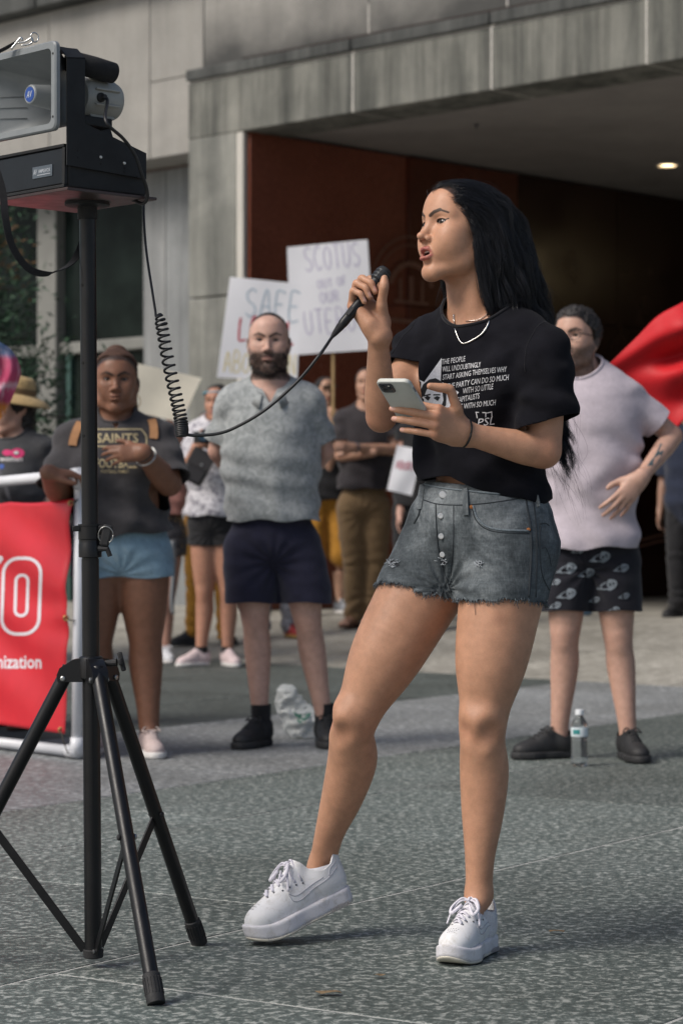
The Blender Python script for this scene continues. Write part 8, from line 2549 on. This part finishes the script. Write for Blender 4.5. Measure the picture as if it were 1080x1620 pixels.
def cloth_sheet(name, label, cat, grid, mats, thick=.003):
    """free cloth from a grid of points (rows of equal length), refined"""
    G = np.array(grid); r, c, _ = G.shape
    rows = [spline(list(G[i]), 10) for i in range(r)]; cols = np.array([spline([rows[i][j] for i in range(r)], 10) for j in range(len(rows[0]))])
    a, b, _ = cols.shape; V = cols.reshape(-1, 3)
    Fs = np.array([(i * b + j, (i + 1) * b + j, (i + 1) * b + j + 1, i * b + j + 1) for i in range(a - 1) for j in range(b - 1)])
    root = empty(name, V.mean(0), label, cat)
    o = mk('cloth', V, Fs, mats, root); solid(o, thick, 0)
    return root, o, (a, b)
def build_flags():
    RED_ = cloth('flag_red', (.52, .012, .018), 350, .06, 6, .55, bump=.15, sheen=.05)
    Y = 9.9
    g = [[P(1250, 400, Y + .3), P(1150, 440, Y + .1), P(1080, 478, Y - .02), P(1040, 500, Y), P(1005, 535, Y + .04), P(948, 590, Y + .10)],
         [P(1255, 460, Y + .1), P(1160, 500, Y - .05), P(1088, 520, Y - .10), P(1048, 533, Y - .04), P(1012, 552, Y + .02), P(956, 592, Y + .11)],
         [P(1262, 520, Y + .3), P(1165, 545, Y + .12), P(1094, 556, Y + .08), P(1060, 566, Y + .08), P(1022, 575, Y + .06), P(970, 598, Y + .12)],
         [P(1262, 560, Y + .1), P(1168, 580, Y - .06), P(1098, 582, Y - .10), P(1068, 590, Y - .04), P(1034, 602, Y + .03), P(985, 612, Y + .13)],
         [P(1262, 610, Y + .3), P(1168, 620, Y + .1), P(1102, 622, Y + .04), P(1076, 630, Y + .04), P(1046, 640, Y + .06), P(1003, 636, Y + .14)],
         [P(1262, 650, Y + .15), P(1168, 656, Y), P(1106, 655, Y - .04), P(1082, 664, Y), P(1062, 680, Y + .04), P(1024, 664, Y + .15)]]
    root, o, _ = cloth_sheet('red_flag', 'plain red flag sweeping down behind the man in the pale pink t-shirt', 'flag', g, RED_)
    MB().tube([P(1262, 340, Y + .25), P(1258, 700, Y + .2), V3(*(P(1252, 1000, Y + .1)[:2]), .0)], .014, 12).build('pole', plain('pole_wood', (.3, .2, .1), .5), root, smooth=True, auto=0)
    # tie-dyed cloth hanging at the left edge: bands of the dye run across it
    t = NT('tie_dye'); v = t.co(1); sep = t.add('ShaderNodeSeparateXYZ'); t.ln(v, sep.inputs[0])
    h = t.math('ADD', sep.outputs[2], t.math('MULTIPLY', t.math('SUBTRACT', t.noise(v, 9, 3), .5), .05))
    Yd = 9.0; z = lambda py: CH + (HZ - py) / FPX * Yd
    mr = t.add('ShaderNodeMapRange'); mr.inputs[1].default_value = z(690); mr.inputs[2].default_value = z(530); t.ln(h, mr.inputs[0])
    c = t.ramp(mr.outputs[0], [(.0, (.55, .22, .02)), (.30, (.60, .20, .03)), (.36, (.42, .05, .11)), (.46, (.50, .07, .15)), (.50, (.62, .36, .42)), (.55, (.46, .05, .13)), (.76, (.44, .07, .15)), (.82, (.13, .20, .36)), (1, (.10, .17, .33))])
    st = t.ramp(t.noise(t.co((60, 60, 7)), 1, 3, .6), [(.52, (0, 0, 0)), (.70, (1, 1, 1))])
    t.set(Base_Color=t.mix(t.math('MULTIPLY', st, .55), c, (.62, .48, .52)), Roughness=.85); t.bump(t.noise(v, 500, 2), .2, .001)
    g = [[P(-70, 528, Yd + .1), P(-30, 522, Yd), P(-2, 540, Yd - .03), P(14, 550, Yd), P(27, 566, Yd + .03)], [P(-72, 590, Yd + .12), P(-32, 590, Yd - .03), P(-2, 585, Yd + .03), P(18, 586, Yd - .02), P(33, 590, Yd + .04)],
         [P(-68, 640, Yd + .1), P(-34, 640, Yd + .04), P(-6, 632, Yd - .03), P(10, 625, Yd + .02), P(23, 622, Yd + .03)], [P(-64, 690, Yd + .12), P(-36, 682, Yd - .02), P(-12, 672, Yd + .03), P(0, 664, Yd), P(11, 650, Yd + .02)]]
    root, o, _ = cloth_sheet('tie_dye_flag', 'tie-dyed blue, pink and orange cloth hanging at the left edge', 'flag', g, t.m)
    MB().tube([P(-74, 500, Yd + .1), V3(*(P(-74, 500, Yd + .1)[:2]), 0)], .012, 12).build('pole', plain('pole_wood', (.3, .2, .1), .5), root, smooth=True, auto=0)
build_flags()

def build_bottle():
    b = P(916, 1211, 9.05); b[2] = .004
    root = empty('water_bottle', b, 'clear plastic water bottle with pale label standing on the paving', 'bottle')
    t = NT('pet_clear'); t.set(Base_Color=(.93, .96, .97), Roughness=.06, IOR=1.2); t.b.inputs['Transmission Weight'].default_value = .96
    prof = [(.0001, .002), (.026, 0), (.0305, .006)]
    for i in range(6): prof += [(.0318, .014 + i * .014), (.0300, .020 + i * .014), (.0318, .026 + i * .014)]
    prof += [(.0318, .106), (.0312, .108), (.0312, .143), (.0320, .146), (.0300, .155), (.0190, .178), (.0125, .186), (.0125, .190)]
    o = MB().lathe(prof, b, UP, 32).build('bottle_body', t.m, root, smooth=True, auto=0)
    LB = MB().lathe([(.0318, .109), (.0320, .110), (.0320, .142), (.0318, .143)], b, UP, 40, caps=False).build('label', plain('label_white', (.62, .68, .70), .5, var=.1, scale=60), root, smooth=True, auto=0)
    pt = [b + V3(.0326 * math.sin(a), -.0326 * math.cos(a), z) for z in (.118, .136) for a in np.linspace(-.95, -.05, 7)]
    mk('label_print', np.array(pt), [(i, i + 1, i + 8, i + 7) for i in range(6)], plain('label_green', (.03, .22, .22), .5), LB)
    MB().lathe([(.0155, .189), (.0160, .190), (.0160, .206), (.0150, .2085), (.0001, .209)], b, UP, 28).build('cap', plain('cap_white', (.72, .74, .76), .5), root)
    MB().lathe([(.0001, .004), (.028, .004), (.0285, .010), (.0285, .030), (.0001, .030)], b, UP, 24).build('water', t.m, root, smooth=True, auto=0)
build_bottle()
def build_bag():
    c = P(476, 1158, 10.25); c[2] = 0
    root = empty('plastic_bag', c, 'crumpled translucent white plastic bag with green print standing behind the bald man\'s feet', 'bag')
    pr = [ell(c + V3(.012, 0, .062), (.085, .060, .072), None, .03), ell(c + V3(-.045, .01, .135), (.050, .040, .050), None, .04), ell(c + V3(-.060, .01, .175), (.038, .03, .040), None, .03), ell(c + V3(.030, 0, .045), (.075, .055, .055), None, .03)]
    V, Q = polygonise(pr, .0045, relax=1); N = normals(V, Q)
    r = 1 - np.abs(vnoise(V * 22)) * 2; r2 = 1 - np.abs(vnoise(V * 48 + 9)) * 2
    V = V + N * (.012 * r + .006 * r2)[:, None]; V[:, 2] = np.maximum(V[:, 2], .003)
    t = NT('bag_film'); t.set(Base_Color=(.74, .78, .78), Roughness=.30); t.b.inputs['Alpha'].default_value = .62; t.b.inputs['Subsurface Weight'].default_value = .0
    tr = t.b.inputs['Transmission Weight']; tr.default_value = .25
    bo = mk('bag_film', V, Q, t.m, root)
    bv = BVHTree.FromPolygons([Vector(v) for v in V], [tuple(map(int, f)) for f in Q]); GR = plain('print_green', (.02, .14, .10), .6)
    pol = [[(464, 1125), (471, 1130), (476, 1131), (474, 1136), (467, 1133)], [(474, 1129), (484, 1130), (492, 1127), (489, 1134), (480, 1141), (474, 1137)], [(470, 1136), (478, 1142), (476, 1145), (470, 1141)]]
    Vv, Ff = [], []
    for q in pol:
        tmp = []
        for px, py in q:
            d = nrm(P(px, py, 10.2) - V3(0, 0, CH)); h = bv.ray_cast(Vector(V3(0, 0, CH) + d * 9), Vector(d), 3)
            if h[0] is not None: tmp.append(np.array(h[0]) - d * .004)
        if len(tmp) > 2: Ff.append(tuple(range(len(Vv), len(Vv) + len(tmp)))); Vv += tmp
    if Vv: mk('print', np.array(Vv), Ff, GR, bo, smooth=False)
    # the crumpled paper inside
    V2, Q2 = polygonise([ell(c + V3(.01, .01, .055), (.055, .035, .045), None, .03)], .008); V2 = V2 + (vnoise(V2 * 40) * .012)[:, None] * normals(V2, Q2)
    V2[:, 2] = np.maximum(V2[:, 2], .006)
    mk('contents', V2, Q2, plain('paper_pale', (.55, .56, .54), .8), root)
build_bag()
def build_backpack():
    c = P(924, 952, 18.6); c[2] = gz(c[0], c[1]); 
    root = empty('blue_backpack', c, 'pale blue bag standing on the portico floor far behind the swirl patterned shorts', 'bag')
    BLU = cloth('bag_blue', (.12, .20, .30), 200, .2)
    V, Q = polygonise([ell(c + UP * .14, (.11, .08, .15), None, .03), ell(c + UP * .08 + V3(0, -.05, 0), (.085, .05, .08), None, .02)], .012); V[:, 2] = np.maximum(V[:, 2], c[2] + .003)
    mk('pack', V, Q, BLU, root); MB().tube(spline([c + V3(-.04, 0, .27), c + V3(0, 0, .32), c + V3(.04, 0, .27)], 5), .010, 8).build('handle', BLKS, root, smooth=True, auto=0)
build_backpack()
def build_leaves():
    for i, (px, py, w) in enumerate(((519, 1575, .020), (880, 1478, .014), (600, 1548, .010))):
        Yl_ = CH * FPX / (py - HZ); c = P(px, py, Yl_); c[2] = .004
        V = [c + V3(w * math.cos(t) * 1.3, w * .55 * math.sin(t), .004 * abs(math.sin(t * 1.5 + i)) + .001) for t in np.linspace(0, 6.283, 13)[:-1]] + [c + V3(0, 0, .006)]
        tag(mk('dead_leaf', np.array(V), [(k, (k + 1) % 12, 12) for k in range(12)], plain('leaf_brown', (.16, .11, .06), .8, var=.4, scale=90), None, smooth=False), ['curled brown leaf on the paving at the bottom of the picture', 'small brown leaf beside the woman\'s planted shoe', 'tiny dark leaf on the paving between the two white shoes'][i], 'leaf', 'fallen leaves on the paving')
build_leaves()
